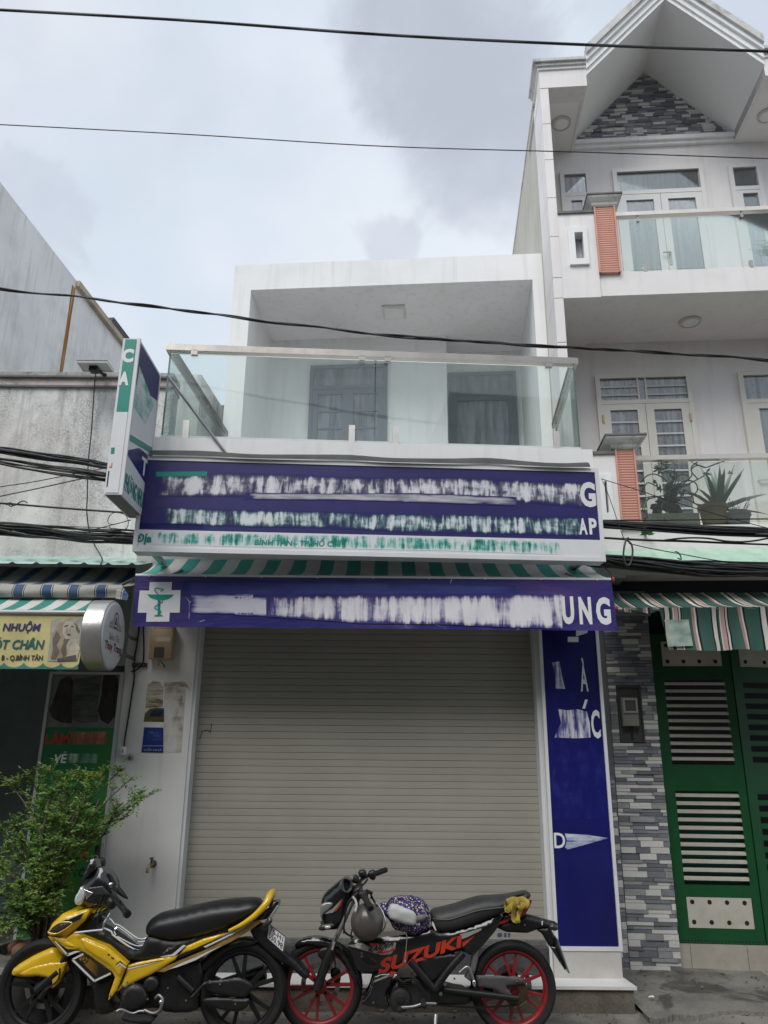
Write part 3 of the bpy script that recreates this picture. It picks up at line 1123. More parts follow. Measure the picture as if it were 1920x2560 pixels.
m_.grid(flash, n, 8)
m_.build('flashing', mat('tin_flashing', (0.075, 0.08, 0.078), 0.85, 0.0, var=0.3, scale=5, bump=0.15), sg, smooth=60, fix=False)
m_ = MB(FS)
m_.box(sl + 0.06, sl + 0.10, VS + 0.14, 0.5, sbot + 0.05, sbot + 0.09)
m_.build('bracket', STEELD, sg)
m_ = MB(FS)
m_.box(sr - 0.12, sr - 0.08, VS + 0.14, 0.42, sbot + 0.05, sbot + 0.09)
m_.build('bracket', STEELD, sg)

# ------------------------------------------------------------------ projecting light box
pj = thing('projecting_sign', 'narrow upright light box sign with green front, projecting over the street', 'sign', (-1.95, 5.3, 3.5))
DF = 5.25
pxl, pzt_ = FM.P(Q_(265, 731), DF)
pxr, _ = FM.P(Q_(298, 733), DF)
pzb = FM.P(Q_(245, 1068), DF)[1]
pxl = (pxl + FM.P(Q_(226, 1066), DF)[0]) / 2
pxr = (pxr + FM.P(Q_(265, 1070), DF)[0]) / 2
DBK = 5.83
m_ = MB()
m_.box(pxl, pxr, DF, DBK, pzb, pzt_)
m_.build('casing', ALU, pj)
m_ = MB()
m_.box(pxl + 0.012, pxr - 0.012, DF + 0.02, DBK - 0.02, pzb - 0.004, pzb - 0.0005)
m_.build('underside', mat('sign_underside', (0.17, 0.165, 0.155), 0.7, dirt=0.3), pj)
zgr = FM.P(k8(250, 775), DF)[1]
m_ = MB()
m_.box(pxl + 0.018, pxr - 0.022, DF - 0.005, DF - 0.0005, zgr, pzt_ - 0.01)
m_.build('front_panel', TEAL, pj, label='green upper half of the front')
m_ = MB()
m_.box(pxl + 0.012, pxr - 0.022, DF - 0.005, DF - 0.0005, pzb + 0.012, zgr - 0.001)
m_.build('front_panel', SIGNW, pj)
V4 = DF - 0.0065
for ch, p0, p1 in (('C', k8(248, 190), k8(340, 318)), ('A', k8(218, 402), k8(298, 528))):
    m_ = MB()
    lay(m_, FM, V4, ch, p0, p1, 0.055)
    m_.build('letter', WPRINT, pj, fix=False)
m_ = MB()
m_.face([FM.P(k8(*p), V4) for p in [(140, 1103), (174, 1100), (168, 1158), (135, 1160)]], V4)
m_.build('emblem', TEAL, pj)
m_ = MB()
m_.face([FM.P(k8(*p), V4) for p in [(143, 1242), (152, 1242), (146, 1290), (120, 1285), (120, 1272), (138, 1276)]], V4)
m_.build('emblem', mat('orange_print', (0.65, 0.12, 0.06), 0.5, bump=0), pj)
m_ = MB()
m_.face([FM.P(k8(*p), V4) for p in [(112, 1318), (124, 1316), (106, 1462), (95, 1465)]], V4)
m_.build('small_print', BLACK, pj)
# side face towards the shop
XS = pxr + 0.002


def side_poly(mb, pts, x):
    mb.add([(x, p[0], p[1]) for p in pts], [tuple(range(len(pts)))])


def sv_(f_, t):      # fraction back, fraction up
    return (DF + (DBK - DF) * f_, pzb + (pzt_ - pzb) * t)


m_ = MB()
side_poly(m_, [sv_(0.03, 0.02), sv_(0.97, 0.02), sv_(0.97, 0.98), sv_(0.03, 0.98)], XS)
m_.build('side_panel', SIGNW, pj)
m_ = MB()
side_poly(m_, [sv_(0.05, 0.70), sv_(0.97, 0.80), sv_(0.97, 0.98), sv_(0.05, 0.98)], XS + 0.0012)
m_.build('side_band', PURPLE, pj)
m_ = MB()
side_poly(m_, [sv_(0.05, 0.25), sv_(0.97, 0.20), sv_(0.97, 0.40), sv_(0.45, 0.37), sv_(0.05, 0.28)], XS + 0.0012)
m_.build('side_band', PURPLE, pj)
m_ = MB()
side_poly(m_, [sv_(0.05, 0.56), sv_(0.6, 0.56), sv_(0.85, 0.74), sv_(0.10, 0.84)], XS + 0.002)
m_.build('smeared_picture', smear('side_smear', [(0.03, 0.25, 0.18), (0.25, 0.5, 0.45), (0.6, 0.66, 0.66), (0.75, 0.77, 0.78)], 6, 6, seed=11), pj)
m_ = MB()
side_poly(m_, [sv_(0.05, 0.34), sv_(0.97, 0.43), sv_(0.97, 0.47), sv_(0.05, 0.38)], XS + 0.002)
lettering(m_, 'PHƯƠNG NHUNG', [(XS + 0.0025, *sv_(0.06, 0.035)), (XS + 0.0025, *sv_(0.99, 0.035)), (XS + 0.0025, *sv_(0.99, 0.165)), (XS + 0.0025, *sv_(0.06, 0.165))], 0.03)
m_.build('lettering', TEAL, pj, fix=False)
m_ = MB()
lettering(m_, 'T', [(XS + 0.0025, *sv_(0.60, 0.24)), (XS + 0.0025, *sv_(0.86, 0.235)), (XS + 0.0025, *sv_(0.86, 0.36)), (XS + 0.0025, *sv_(0.60, 0.345))], 0.03)
m_.build('lettering', WPRINT, pj, fix=False)
for a in ((DF - 0.003, DF + 0.016), (DBK - 0.016, DBK + 0.003)):
    m_ = MB()
    m_.box(pxr - 0.003, pxr + 0.008, a[0], a[1], pzb - 0.002, pzt_ + 0.002)
    m_.build('corner_profile', ALU, pj)
m_ = MB()
a, b_ = FM.P(Q_(362, 812), 5.86), FM.P(Q_(490, 982), 5.93)
m_.tube([(a[0], 5.86, a[1]), (b_[0], 5.93, b_[1])], 0.013, 8)
m_.build('stay_rod', STEELD, pj)

# ------------------------------------------------------------------ shop awning
aw = thing('shop_awning', 'teal and white striped awning with purple printed valance over the shutter', 'awning', (-0.2, 6.3, 2.7))
VA = 6.02
al, azt = FM.P(b5(140, 70), VA)
ar, azt2 = FM.P(c6(1447, 806), VA)
abl, azb = FM.P(b5(105, 540), VA)
abr, azb2 = FM.P(c6(1484, 1092), VA)
azt = (azt + azt2) / 2
azb = (azb + azb2) / 2
AWT = stripes('teal_white_awning', 0.235, [(0.0, (0.10, 0.46, 0.39)), (0.5, (0.84, 0.82, 0.79))], 0, 0.08, 0.7, 0.2)
zbk = FM.P(Q_(800, 1218), 6.58)[1]


def awtop(a, b_):
    u_ = al + 0.01 + (ar - al - 0.02) * a
    return (u_, VA + (6.60 - VA) * b_, azt + 0.012 + (zbk + 0.02 - azt) * b_ - 0.03 * math.sin(math.pi * b_) + 0.006 * mnoise.noise(Vector((a * 20, b_ * 2, 0))))


m_ = MB()
m_.grid(awtop, 60, 6)
m_.build('canopy', AWT, aw, smooth=60, fix=False)


def purp():
    b = NB('purple_tarpaulin')
    co = b.coord()
    n = b.noise(b.coord(scale=(1, 1, 2.2)), 1.6, 4)
    cc = b.ramp(n, [(0.3, (0.022, 0.024, 0.15)), (0.5, (0.030, 0.028, 0.165)), (0.72, (0.075, 0.048, 0.19))])
    cr = b.node('ShaderNodeTexVoronoi', {0: b.coord(scale=(1, 1, 1.6)), 'Scale': 3.0}, feature='DISTANCE_TO_EDGE')
    d = b.math('ADD', cr.outputs[0], b.math('MULTIPLY', b.noise(co, 7, 5), 0.10))
    wear = b.math('MULTIPLY', b.ramp(d, [(0.048, (1, 1, 1)), (0.056, (0, 0, 0))]), b.ramp(b.noise(co, 2.3, 2), [(0.55, (0, 0, 0)), (0.62, (1, 1, 1))]))
    cc = b.mix(wear, cc, (0.6, 0.6, 0.64, 1))
    h = b.math('ADD', b.math('MULTIPLY', b.noise(co, 5, 4), 0.8), b.math('MULTIPLY', b.noise(b.coord(scale=(2, 2, 9)), 2, 4), 0.5))
    b.bsdf(cc, 0.33, 0, 0.45, h, 0.5, 0.02)
    MATS['purple_tarpaulin'] = b.m
    return b.m


PTARP = purp()


def wob(u_, z_):
    t = max(0, (azt - z_) / (azt - azb))
    return t * (0.022 * mnoise.noise(Vector((u_ * 2.1, z_ * 1.3, 3))) + 0.008 * mnoise.noise(Vector((u_ * 8, z_ * 5, 9))))


def valance(a, b_):
    u_ = (al + (ar - al) * a) * (1 - b_) + (abl + (abr - abl) * a) * b_
    z_ = azt - (azt - azb) * b_ + (0.006 * mnoise.noise(Vector((a * 14, 0, 0))) * b_)
    return (u_, VA - 0.002 + wob(u_, z_), z_)


m_ = MB()
m_.grid(valance, 150, 22)
m_.build('valance', PTARP, aw, smooth=60, fix=False)


def on_val(mb):      # press flat print onto the hanging cloth
    mb.v = [(p[0], p[1] + wob(p[0], p[2]), p[2]) for p in mb.v]


V5 = VA - 0.0055
CW = MB()
fill(CW, [FM.P(b5(*p), V5) for p in [(268, 127), (470, 127), (463, 200), (546, 200), (538, 402), (448, 402), (443, 483), (232, 483), (240, 402), (157, 402), (178, 203), (262, 203)]], V5, 0.025, wob)
CW.build('white_cross', mat('white_vinyl', (0.74, 0.74, 0.75), 0.5, var=0.06, scale=9, bump=0.1), aw, fix=False)
V5b = VA - 0.0075
m_ = MB()
cp = lambda *a: [FM.P(b5(*p), V5b) for p in a]
m_.face(cp((242, 238), (485, 240), (470, 262), (430, 283), (392, 290), (362, 292), (320, 286), (275, 270)), V5b)
m_.face(cp((340, 288), (368, 288), (360, 420), (386, 428), (386, 436), (305, 436), (308, 428), (338, 420)), V5b)


def snake(pts, w0):
    vs_ = [Vector((FM.P(b5(*p), V5b)[0], 0, FM.P(b5(*p), V5b)[1])) for p in pts]
    out1, out2 = [], []
    for i, p in enumerate(vs_):
        t = (vs_[min(i + 1, len(vs_) - 1)] - vs_[max(0, i - 1)]).normalized()
        n_ = Vector((-t.z, 0, t.x)) * w0
        out1.append(p + n_)
        out2.append(p - n_)
    for i in range(len(vs_) - 1):
        m_.quad((out1[i].x, V5b - 0.0006, out1[i].z), (out1[i + 1].x, V5b - 0.0006, out1[i + 1].z), (out2[i + 1].x, V5b - 0.0006, out2[i + 1].z), (out2[i].x, V5b - 0.0006, out2[i].z))


snake([(345, 238), (322, 215), (312, 196), (320, 184), (340, 181), (365, 190), (385, 188), (394, 196), (380, 203), (365, 211)], 0.0045)
snake([(385, 290), (382, 308), (360, 322), (330, 338), (312, 352), (315, 366), (345, 376), (368, 390), (366, 404), (345, 420), (335, 438)], 0.0045)
on_val(m_)
m_.build('snake_and_bowl', TEAL, aw, fix=False)
m_ = MB()
for ch, p0, p1 in (('U', c6(1158, 900), c6(1238, 1062)), ('N', c6(1256, 903), c6(1340, 1062)), ('G', c6(1354, 904), c6(1450, 1065))):
    m_ = MB()
    lay(m_, FM, V5, ch, p0, p1, 0.048)
    on_val(m_)
    m_.build('letter', WPRINT, aw, fix=False)
BGV = (0.028, 0.027, 0.16)
SMV = smear('valance_smear', [BGV, (0.10, 0.09, 0.24), (0.40, 0.38, 0.48), (0.64, 0.62, 0.67), (0.72, 0.71, 0.74)], 19, 2.4, seed=6.6, lo=0.30, hi=0.54, rough=0.5, rim=-0.22)
SMV0 = smear('valance_smear_pale', [BGV, (0.20, 0.21, 0.42), (0.50, 0.50, 0.62), (0.60, 0.60, 0.68)], 3, 9, seed=2.6, rough=0.5, lo=0.22, hi=0.5, rim=-0.28)
SMF = smear('valance_faded', [BGV, (0.03, 0.038, 0.19), (0.045, 0.06, 0.24), (0.09, 0.07, 0.23)], 2.2, 8, seed=3.6, rim=-0.3)
smear_band('faded_print', FM, V5, [b5(560, 120), b5(1200, 100), c5(1000, 1455), c6(0, 815), c6(900, 835)], [b5(560, 250), b5(1200, 250), c5(1000, 1545), c6(0, 895), c6(900, 900)], SMF, aw, 90, wob)
smear_band('smeared_lettering', FM, V5 - 0.001, [b5(640, 240), b5(1200, 236), c5(800, 1550), c5(1060, 1548)], [b5(640, 408), b5(1200, 418), c5(800, 1654), c5(1060, 1662)], SMV0, aw, 60, wob)
smear_band('smeared_lettering', FM, V5 - 0.002, [c5(980, 1545), c5(1400, 1543), c6(0, 895), c6(500, 898), c6(800, 893), c6(1165, 890)], [c5(980, 1662), c5(1400, 1692), c6(0, 1058), c6(500, 1064), c6(800, 1078), c6(1165, 1088)], SMV, aw, 150, wob)
m_ = MB()
m_.tube([(al, VA + 0.012, azt + 0.004), (ar, VA + 0.012, azt + 0.004)], 0.016, 10)
m_.build('front_bar', ALU, aw, smooth=40)
for i in range(9):
    m_ = MB()
    x = al + (ar - al) * (0.03 + 0.94 * i / 8)
    m_.ball((x, VA - 0.006, azt - 0.002), 0.007, 8, 5)
    m_.build('rivet', WPRINT, aw, smooth=60)
m_ = MB()
m_.lathe([(0, 0.0), (0.022, 0.0), (0.026, 0.008), (0.022, 0.02), (0, 0.022)], (ar + 0.004, VA + 0.012, azt + 0.004), (1, 0, 0), 12)
m_.build('end_cap', mat('red_plastic', (0.45, 0.05, 0.06), 0.4), aw, smooth=40)
for x in (al + 0.25, ar - 0.25):
    m_ = MB()
    m_.tube([(x, VA + 0.02, azt - 0.01), (x * 0.97, 6.25, azt + 0.10), (x * 0.96, 6.59, azt + 0.02)], 0.014, 8)
    m_.build('arm', STEELD, aw, smooth=40)


# ================================================================== TALL HOUSE ON THE RIGHT
th = thing('townhouse', 'tall pinkish white townhouse with stone gable and two glass balconies', 'house', tuple(FR.M @ Vector((1.7, 0.5, 0))))
BV = 1.1                                   # rear wall of the balconies
UR = 4.3
z_e = (FR.P(c7(550, 455))[1] + FR.P(c7(1635, 415))[1]) / 2       # eaves of the gable opening
el, er = FR.P(c7(550, 455))[0], FR.P(c7(1635, 415))[0]
ua_, za_ = FR.P(c7(1037, 5))
um = (el + er) / 2
z_ap = za_
z_cor = FR.P(c7(230, 390))[1]              # top of the flat cornice
gl, gz = FR.P(c7(485, 872), BV)
gr, gz2 = FR.P(c7(1455, 838), BV)
gu, gza = FR.P(c7(915, 438), BV)
z_soff = FR.P(c7(550, 522))[1]             # underside of the front beam
# rear wall with all storeys
m_ = MB(FR)
m_.box(0.15, UR, BV, BV + 0.2, 3.3, z_soff + 0.3)
m_.build('wall', PINKW, th)
m_ = MB(FR)
m_.box(0.0, 0.15, 0.62, 9.5, 0.0, z_cor - 0.05)
m_.build('side_wall', mat('bare_side_render', (0.52, 0.50, 0.44), 0.85, var=0.1, scale=1, bump=0.25, streak=0.45, dirt=0.3, dirtcol=(0.30, 0.28, 0.24)), th)
m_ = MB(FR)                                 # stained coping along the side wall
m_.box(-0.012, 0.17, 0.0, 9.5, z_cor - 0.05, z_cor - 0.02)
m_.build('coping', MOULD, th)
# front corner pier in courses with open joints
pr = FR.P(c7(345, 900))[0]
js = [FR.P(c7(290, y))[1] for y in (540, 756, 975, 1208, 1445)] + [FR.P(c7(375, y))[1] for y in (1693, 1818)]
js += [FR.P(c8(60, 128))[1] - 0.001, FR.P(c8(65, 430))[1]]
js = sorted(set([round(z, 3) for z in js if z > 3.3]), reverse=True) + [3.2]
js2 = [js[0]]
for z in js[1:]:
    if js2[-1] - z > 0.12:
        js2.append(z)
for a, b_ in zip(js2[:-1], js2[1:]):
    m_ = MB(FR)
    m_.box(0.0, pr, 0.0, 0.6, b_ + 0.005, a - 0.005)
    m_.build('pier_block', PINKW, th)
m_ = MB(FR)
m_.box(0.012, pr - 0.01, 0.012, 0.615, 0.0, js2[0])
m_.build('pier_core', mat('joint_shadow', (0.35, 0.33, 0.33), 0.9), th)
# head beam, flat soffit, weathered cornice
for (a, b_) in ((0.0, el), (er, UR)):
    m_ = MB(FR)
    m_.box(a, b_, 0.0, 0.25, z_soff, z_cor - 0.12)
    m_.build('head_beam', PINKW, th)
    m_ = MB(FR)
    m_.box(a, b_, 0.251, BV + 0.1, z_soff + 0.02, z_soff + 0.2)
    m_.build('soffit', SOFFIT, th)
    for k_, (o_, zz0, zz1) in enumerate(((0.02, z_cor - 0.12, z_cor - 0.08), (0.045, z_cor - 0.08, z_cor - 0.04), (0.075, z_cor - 0.04, z_cor))):
        m_ = MB(FR)
        m_.box(a - (o_ if a == 0 else 0), b_, -o_, 0.5, zz0 + 0.0005, zz1)
        m_.build('cornice', MOULD if k_ else PINKW, th)
# gable roof: thick slab following both slopes, running back
s_l = (z_ap - z_e) / (um - el)
TH = 0.24
tt = TH * math.hypot(1, s_l)
poly_in = [(el, z_e), (um, z_ap), (er, z_e)]
poly_out = [(er, z_e + tt), (um, z_ap + tt), (el, z_e + tt)]
m_ = MB(FR)
m_.prism([(el, z_e), (um, z_ap), (um, z_ap + tt), (el, z_e + tt)], 0.0, 5.0)
m_.build('roof_slope', SOFFIT, th)
m_ = MB(FR)
m_.prism([(um, z_ap), (er, z_e), (er, z_e + tt), (um, z_ap + tt)], 0.0, 5.0)
m_.build('roof_slope', SOFFIT, th)
for k_, (o_, f0, f1, mm) in enumerate(((-0.025, 0.0, 0.22, WHITE), (-0.05, 0.22, 0.5, WHITE), (-0.085, 0.5, 0.72, WHITE), (-0.12, 0.72, 1.06, MOULD))):
    for sgn in (-1, 1):
        e_ = el if sgn < 0 else er
        m_ = MB(FR)
        m_.prism([(e_, z_e + tt * f0), (um, z_ap + tt * f0), (um, z_ap + tt * f1), (e_, z_e + tt * f1)], o_, -0.0005)
        m_.build('barge_moulding', mm, th)
# vertical cheeks between gable soffit and flat soffit
for (a, b_) in ((el - 0.03, el), (er, er + 0.03)):
    m_ = MB(FR)
    m_.box(a, b_, 0.001, BV + 0.05, z_soff + 0.001, z_e + 0.12)
    m_.build('cheek', PINKW, th)
# stone gable face
zg_ = z_e - 0.012
m_ = MB(FR)
m_.prism([(el, z_soff + 0.03), (er, z_soff + 0.03), (er, z_e + 0.1), (um, z_ap + 0.1), (el, z_e + 0.1)], BV - 0.001, BV + 0.19)
m_.build('gable_wall', mat('mortar_grey', (0.16, 0.165, 0.17), 0.9, var=0.2), th)
m_ = MB(FR)
m_.box(el, er, BV - 0.004, BV - 0.0012, z_soff + 0.02, zg_ - 0.05)
m_.build('wall_band', PINKW, th)
m_ = MB(FR)
m_.box(el, er, BV - 0.09, BV - 0.0015, zg_ - 0.06, zg_)
m_.build('ledge', WHITE, th)
m_ = MB(FR)
m_.box(el, er, BV - 0.05, BV - 0.0015, zg_ - 0.11, zg_ - 0.0605)
m_.build('ledge', WHITE, th)


def stone_mat(name, col, v=0.25):
    b = NB(name)
    oi = b.node('ShaderNodeObjectInfo')
    co = b.node('ShaderNodeVectorMath', {0: b.coord(scale=(1, 1, 1)), 1: b.node('ShaderNodeVectorMath', {0: oi.outputs['Location'], 1: (9.1, 7.3, 5.7)}, operation='MULTIPLY').outputs[0]}, operation='ADD').outputs[0]
    n = b.noise(co, 1.4, 6, 0.65, 0.8)
    cc = b.ramp(n, [(0.3, c4_([c * (1 - v) for c in col])), (0.7, c4_([c * (1 + v) for c in col]))])
    cc = b.mix(b.math('MULTIPLY', oi.outputs['Random'], 0.3), cc, c4_([c * 0.68 for c in col]))
    b.bsdf(cc, 0.42, 0, 0.4, n, 0.15, 0.01)
    MATS[name] = b.m
    return b.m


STONES = [stone_mat('slate_dark', (0.165, 0.174, 0.195)), stone_mat('slate_mid', (0.31, 0.315, 0.32)), stone_mat('stone_pale', (0.64, 0.63, 0.60), 0.12), stone_mat('slate_blue', (0.21, 0.222, 0.25))]
_u = MB()
_u.add([(-.5, -.5, -.5), (.5, -.5, -.5), (.5, .5, -.5), (-.5, .5, -.5), (-.5, -.5, .5), (.5, -.5, .5), (.5, .5, .5), (-.5, .5, .5)],
       [(0, 3, 2, 1), (4, 5, 6, 7), (0, 1, 5, 4), (1, 2, 6, 5), (2, 3, 7, 6), (3, 0, 4, 7)])
STONE_ME = [_u.mesh('stone', m) for m in STONES]


def stones(fr, v, u_of, z0, z1, parent, rnd, hmin=0.032, hmax=0.056, lmin=0.09, lmax=0.24, limit=290, skip=None):
    z = z0
    cnt = 0
    last = 0
    while z < z1 - 0.012 and cnt < limit:
        h = min(rnd.choice((hmin, hmin, hmax)), z1 - z)
        a, b_ = u_of(z + h / 2)
        x = a - rnd.uniform(0, 0.08)
        while x < b_ - 0.01:
            L = rnd.uniform(lmin, lmax)
            x0, x1 = max(a, x), min(b_, x + L)
            x += L
            if x1 - x0 < 0.012:
                continue
            parts_ = [(x0, x1)]
            if skip and z + h > skip[2] and z < skip[3]:
                parts_ = [(p, q) for p, q in ((x0, min(x1, skip[0])), (max(x0, skip[1]), x1)) if q - p > 0.012]
            k_ = rnd.choices((0, 1, 2, 3), (3, 3, 4, 3))[0]
            if k_ == last and rnd.random() < 0.6:
                k_ = (k_ + rnd.choice((1, 2))) % 4
            last = k_
            for p, q in parts_:
                t = 0.020 + rnd.uniform(-0.006, 0.011)
                w_ = fr.M @ Vector(((p + q) / 2, v - t / 2 + 0.002, z + h / 2))
                piece('stone', STONE_ME[k_], parent, w_, (q - p - 0.003, t, h - 0.003), fr.a)
                cnt += 1
        z += h
    return cnt


rs = random.Random(21)


def gab(z):
    t = max(0.0, (z - z_e) / (z_ap - z_e))
    return (el + (um - el) * t, er - (er - um) * t)


stones(FR, BV - 0.003, gab, zg_ + 0.002, z_ap - 0.03, th, rs, 0.030, 0.048, 0.10, 0.20, 298)

# ------------------------------------------------------------------ windows and balcony doors
CREAM = mat('cream_frame', (0.74, 0.72, 0.65), 0.45, var=0.05, bump=0.03, dirt=0.1)
WFRAME = mat('white_frame', (0.76, 0.75, 0.73), 0.45, var=0.05, bump=0.03, dirt=0.1)


def curtain_mat(name, lo, hi, lace=True):
    b = NB(name)
    v = b.node('ShaderNodeTexVoronoi', {0: b.coord(), 'Scale': 16.0}).outputs[0] if lace else b.noise(b.coord(), 8, 3)
    n = b.noise(b.coord(scale=(22, 22, 1)), 1, 3)
    cc = b.ramp(n, [(0.35, c4_(lo)), (0.65, c4_(hi))])
    cc = b.mix(b.ramp(v, [(0.12, (0.5, 0.5, 0.5)), (0.3, (0, 0, 0))]), cc, c4_([c * 0.55 for c in lo]))
    b.bsdf(cc, 0.8, 0, 0.2)
    MATS[name] = b.m
    return b.m


CURT = curtain_mat('lilac_curtain', (0.36, 0.36, 0.39), (0.80, 0.79, 0.83))
CURT2 = curtain_mat('lace_curtain', (0.62, 0.63, 0.65), (0.90, 0.91, 0.92))
WGLASS = glass('window_glass', (0.985, 0.99, 0.995), 0.9, 0.02, 0.02)


def curtain(fr, v, u0, u1, z0, z1, parent, m=None):
    q = MB(fr)
    n = max(8, int((u1 - u0) / 0.018))
    ph = random.uniform(0, 6)
    q.grid(lambda a, b_: (u0 + (u1 - u0) * a, v - 0.006 + 0.005 * math.sin(ph + a * (u1 - u0) * 85 + math.sin(a * 9) * 1.5), z0 + (z1 - z0) * b_), n, 1)
    q.build('curtain', m or CURT, parent, smooth=60, fix=False)


def bars(fr, v0, v1, rects, m, parent, name='frame'):
    for (a, b_, c_, d) in rects:
        q = MB(fr)
        q.box(a, b_, v0, v1, c_, d)
        q.build(name, m, parent)


def glazed(fr, v, r, parent, cur, rows=0, m=None, t=0.03):
    """one light: curtain, pane and its horizontal bars"""
    u0, u1, z0, z1 = r
    curtain(fr, v - 0.002, u0, u1, z0, z1, parent, cur)
    q = MB(fr)
    q.box(u0 - 0.004, u1 + 0.004, v - 0.026, v - 0.021, z0 - 0.004, z1 + 0.004)
    q.build('pane', WGLASS, parent)
    for k_ in range(1, rows):
        zz = z0 + (z1 - z0) * k_ / rows
        q = MB(fr)
        q.box(u0 - 0.003, u1 + 0.003, v - 0.034, v - 0.027, zz - 0.011, zz + 0.011)
        q.build('glazing_bar', m or CREAM, parent)


def window_set(fr, v, R, rows, m, cur, parent, name, top_rows=0, splits=None, z_floor=None):
    """R: outer (u0,u1,z0,z1); rows of lights below, transom above"""
    u0, u1, z0, z1 = R
    o = MB(fr)
    t = 0.055
    o.box(u0, u0 + t, v - 0.055, v, z0, z1)
    o.box(u1 - t, u1, v - 0.055, v, z0, z1)
    o.box(u0 + t, u1 - t, v - 0.055, v, z1 - t, z1)
    w_ = o.build(name, m, parent)
    return w_, (u0 + t, u1 - t, z0, z1 - t)


def RP(c, x, y, v=BV):
    return FR.P(c(x, y), v)


ZF2 = FR.P(c7(900, 1640), 0.0)[1]          # upper balcony floor edge
ZF1 = FR.P(c8(700, 1690), 0.0)[1]          # lower balcony floor edge
v = BV - 0.001
# upper, left window
u0, z1_ = RP(c7, 385, 1062)
u1, _ = RP(c7, 566, 1060)
w_, r = window_set(FR, v, (u0, u1, ZF2 + 0.6, z1_), 2, WFRAME, CURT, th, 'window')
zt_ = RP(c7, 470, 1190)[1]
bars(FR, v - 0.05, v, [(r[0], r[1], zt_ - 0.055, zt_)], WFRAME, w_)
glazed(FR, v, (r[0], r[1], zt_, r[3]), w_, CURT)
bars(FR, v - 0.045, v, [(r[0], r[0] + 0.07, r[2], zt_ - 0.056), (r[1] - 0.07, r[1], r[2], zt_ - 0.056), (r[0] + 0.07, r[1] - 0.07, zt_ - 0.12, zt_ - 0.056)], WFRAME, w_, 'sash')
glazed(FR, v, (r[0] + 0.07, r[1] - 0.07, r[2], zt_ - 0.12), w_, CURT)
# upper, balcony door
u0, z1_ = RP(c7, 703, 1048)
u1, _ = RP(c7, 1252, 1030)
w_, r = window_set(FR, v, (u0, u1, ZF2, z1_), 2, WFRAME, CURT, th, 'balcony_door')
zt_ = RP(c7, 980, 1170)[1]
bars(FR, v - 0.05, v, [(r[0], r[1], zt_ - 0.06, zt_)], WFRAME, w_)
glazed(FR, v, (r[0], r[1], zt_, r[3]), w_, CURT)
um2 = (r[0] + r[1]) / 2
for a, b_ in ((r[0], um2 - 0.003), (um2 + 0.003, r[1])):
    bars(FR, v - 0.045, v, [(a, a + 0.09, ZF2, zt_ - 0.062), (b_ - 0.09, b_, ZF2, zt_ - 0.062), (a + 0.09, b_ - 0.09, zt_ - 0.15, zt_ - 0.062), (a + 0.09, b_ - 0.09, ZF2, ZF2 + 0.5)], WFRAME, w_, 'leaf')
    glazed(FR, v, (a + 0.09, b_ - 0.09, ZF2 + 0.5, zt_ - 0.15), w_, CURT2)
q = MB(FR)
hu, hz = RP(c7, 1010, 1590, BV - 0.06)
q.tube([(um2 + 0.03, v - 0.05, hz + 0.1), (um2 + 0.03, v - 0.085, hz + 0.1), (um2 - 0.07, v - 0.09, hz + 0.1)], 0.009, 8)
q.box(um2 + 0.012, um2 + 0.05, v - 0.052, v - 0.0455, hz - 0.06, hz + 0.14)
q.build('handle', STEEL, w_)
# upper, right window
u0, z1_ = RP(c7, 1405, 1020)
u1, _ = RP(c7, 1600, 1010)
w_, r = window_set(FR, v, (u0, u1, ZF2, z1_), 2, WFRAME, CURT, th, 'window')
zt_ = RP(c7, 1510, 1150)[1]
bars(FR, v - 0.05, v, [(r[0], r[1], zt_ - 0.06, zt_)], WFRAME, w_)
glazed(FR, v, (r[0], r[1], zt_, r[3]), w_, CURT)
bars(FR, v - 0.045, v, [(r[0], r[0] + 0.08, r[2], zt_ - 0.062), (r[1] - 0.03, r[1], r[2], zt_ - 0.062), (r[0] + 0.08, r[1] - 0.03, zt_ - 0.11, zt_ - 0.062)], WFRAME, w_, 'sash')
glazed(FR, v, (r[0] + 0.08, r[1] - 0.03, r[2] + 0.5, zt_ - 0.11), w_, CURT)
# lower, left window with bars
u0, z1_ = RP(c8, 290, 668)
u1, _ = RP(c8, 945, 655)
w_, r = window_set(FR, v, (u0, u1, ZF1, z1_), 2, CREAM, CURT, th, 'balcony_door')
zt_ = RP(c8, 640, 838)[1]
bars(FR, v - 0.05, v, [(r[0], r[1], zt_ - 0.05, zt_)], CREAM, w_)
glazed(FR, v, (r[0], r[1], zt_, r[3]), w_, CURT)
for f_ in (0.44, 0.53):
    x = r[0] + (r[1] - r[0]) * f_
    bars(FR, v - 0.036, v - 0.0345, [(x - 0.012, x + 0.012, zt_, r[3])], CREAM, w_, 'glazing_bar')
for f_ in (0.25, 0.62):
    zz = zt_ + (r[3] - zt_) * f_
    bars(FR, v - 0.034, v - 0.027, [(r[0], r[0] + (r[1] - r[0]) * 0.44, zz - 0.011, zz + 0.011), (r[0] + (r[1] - r[0]) * 0.53, r[1], zz - 0.011, zz + 0.011)], mat('pale_bar', (0.62, 0.67, 0.68), 0.5), w_, 'glazing_bar')
um2 = (r[0] + r[1]) / 2
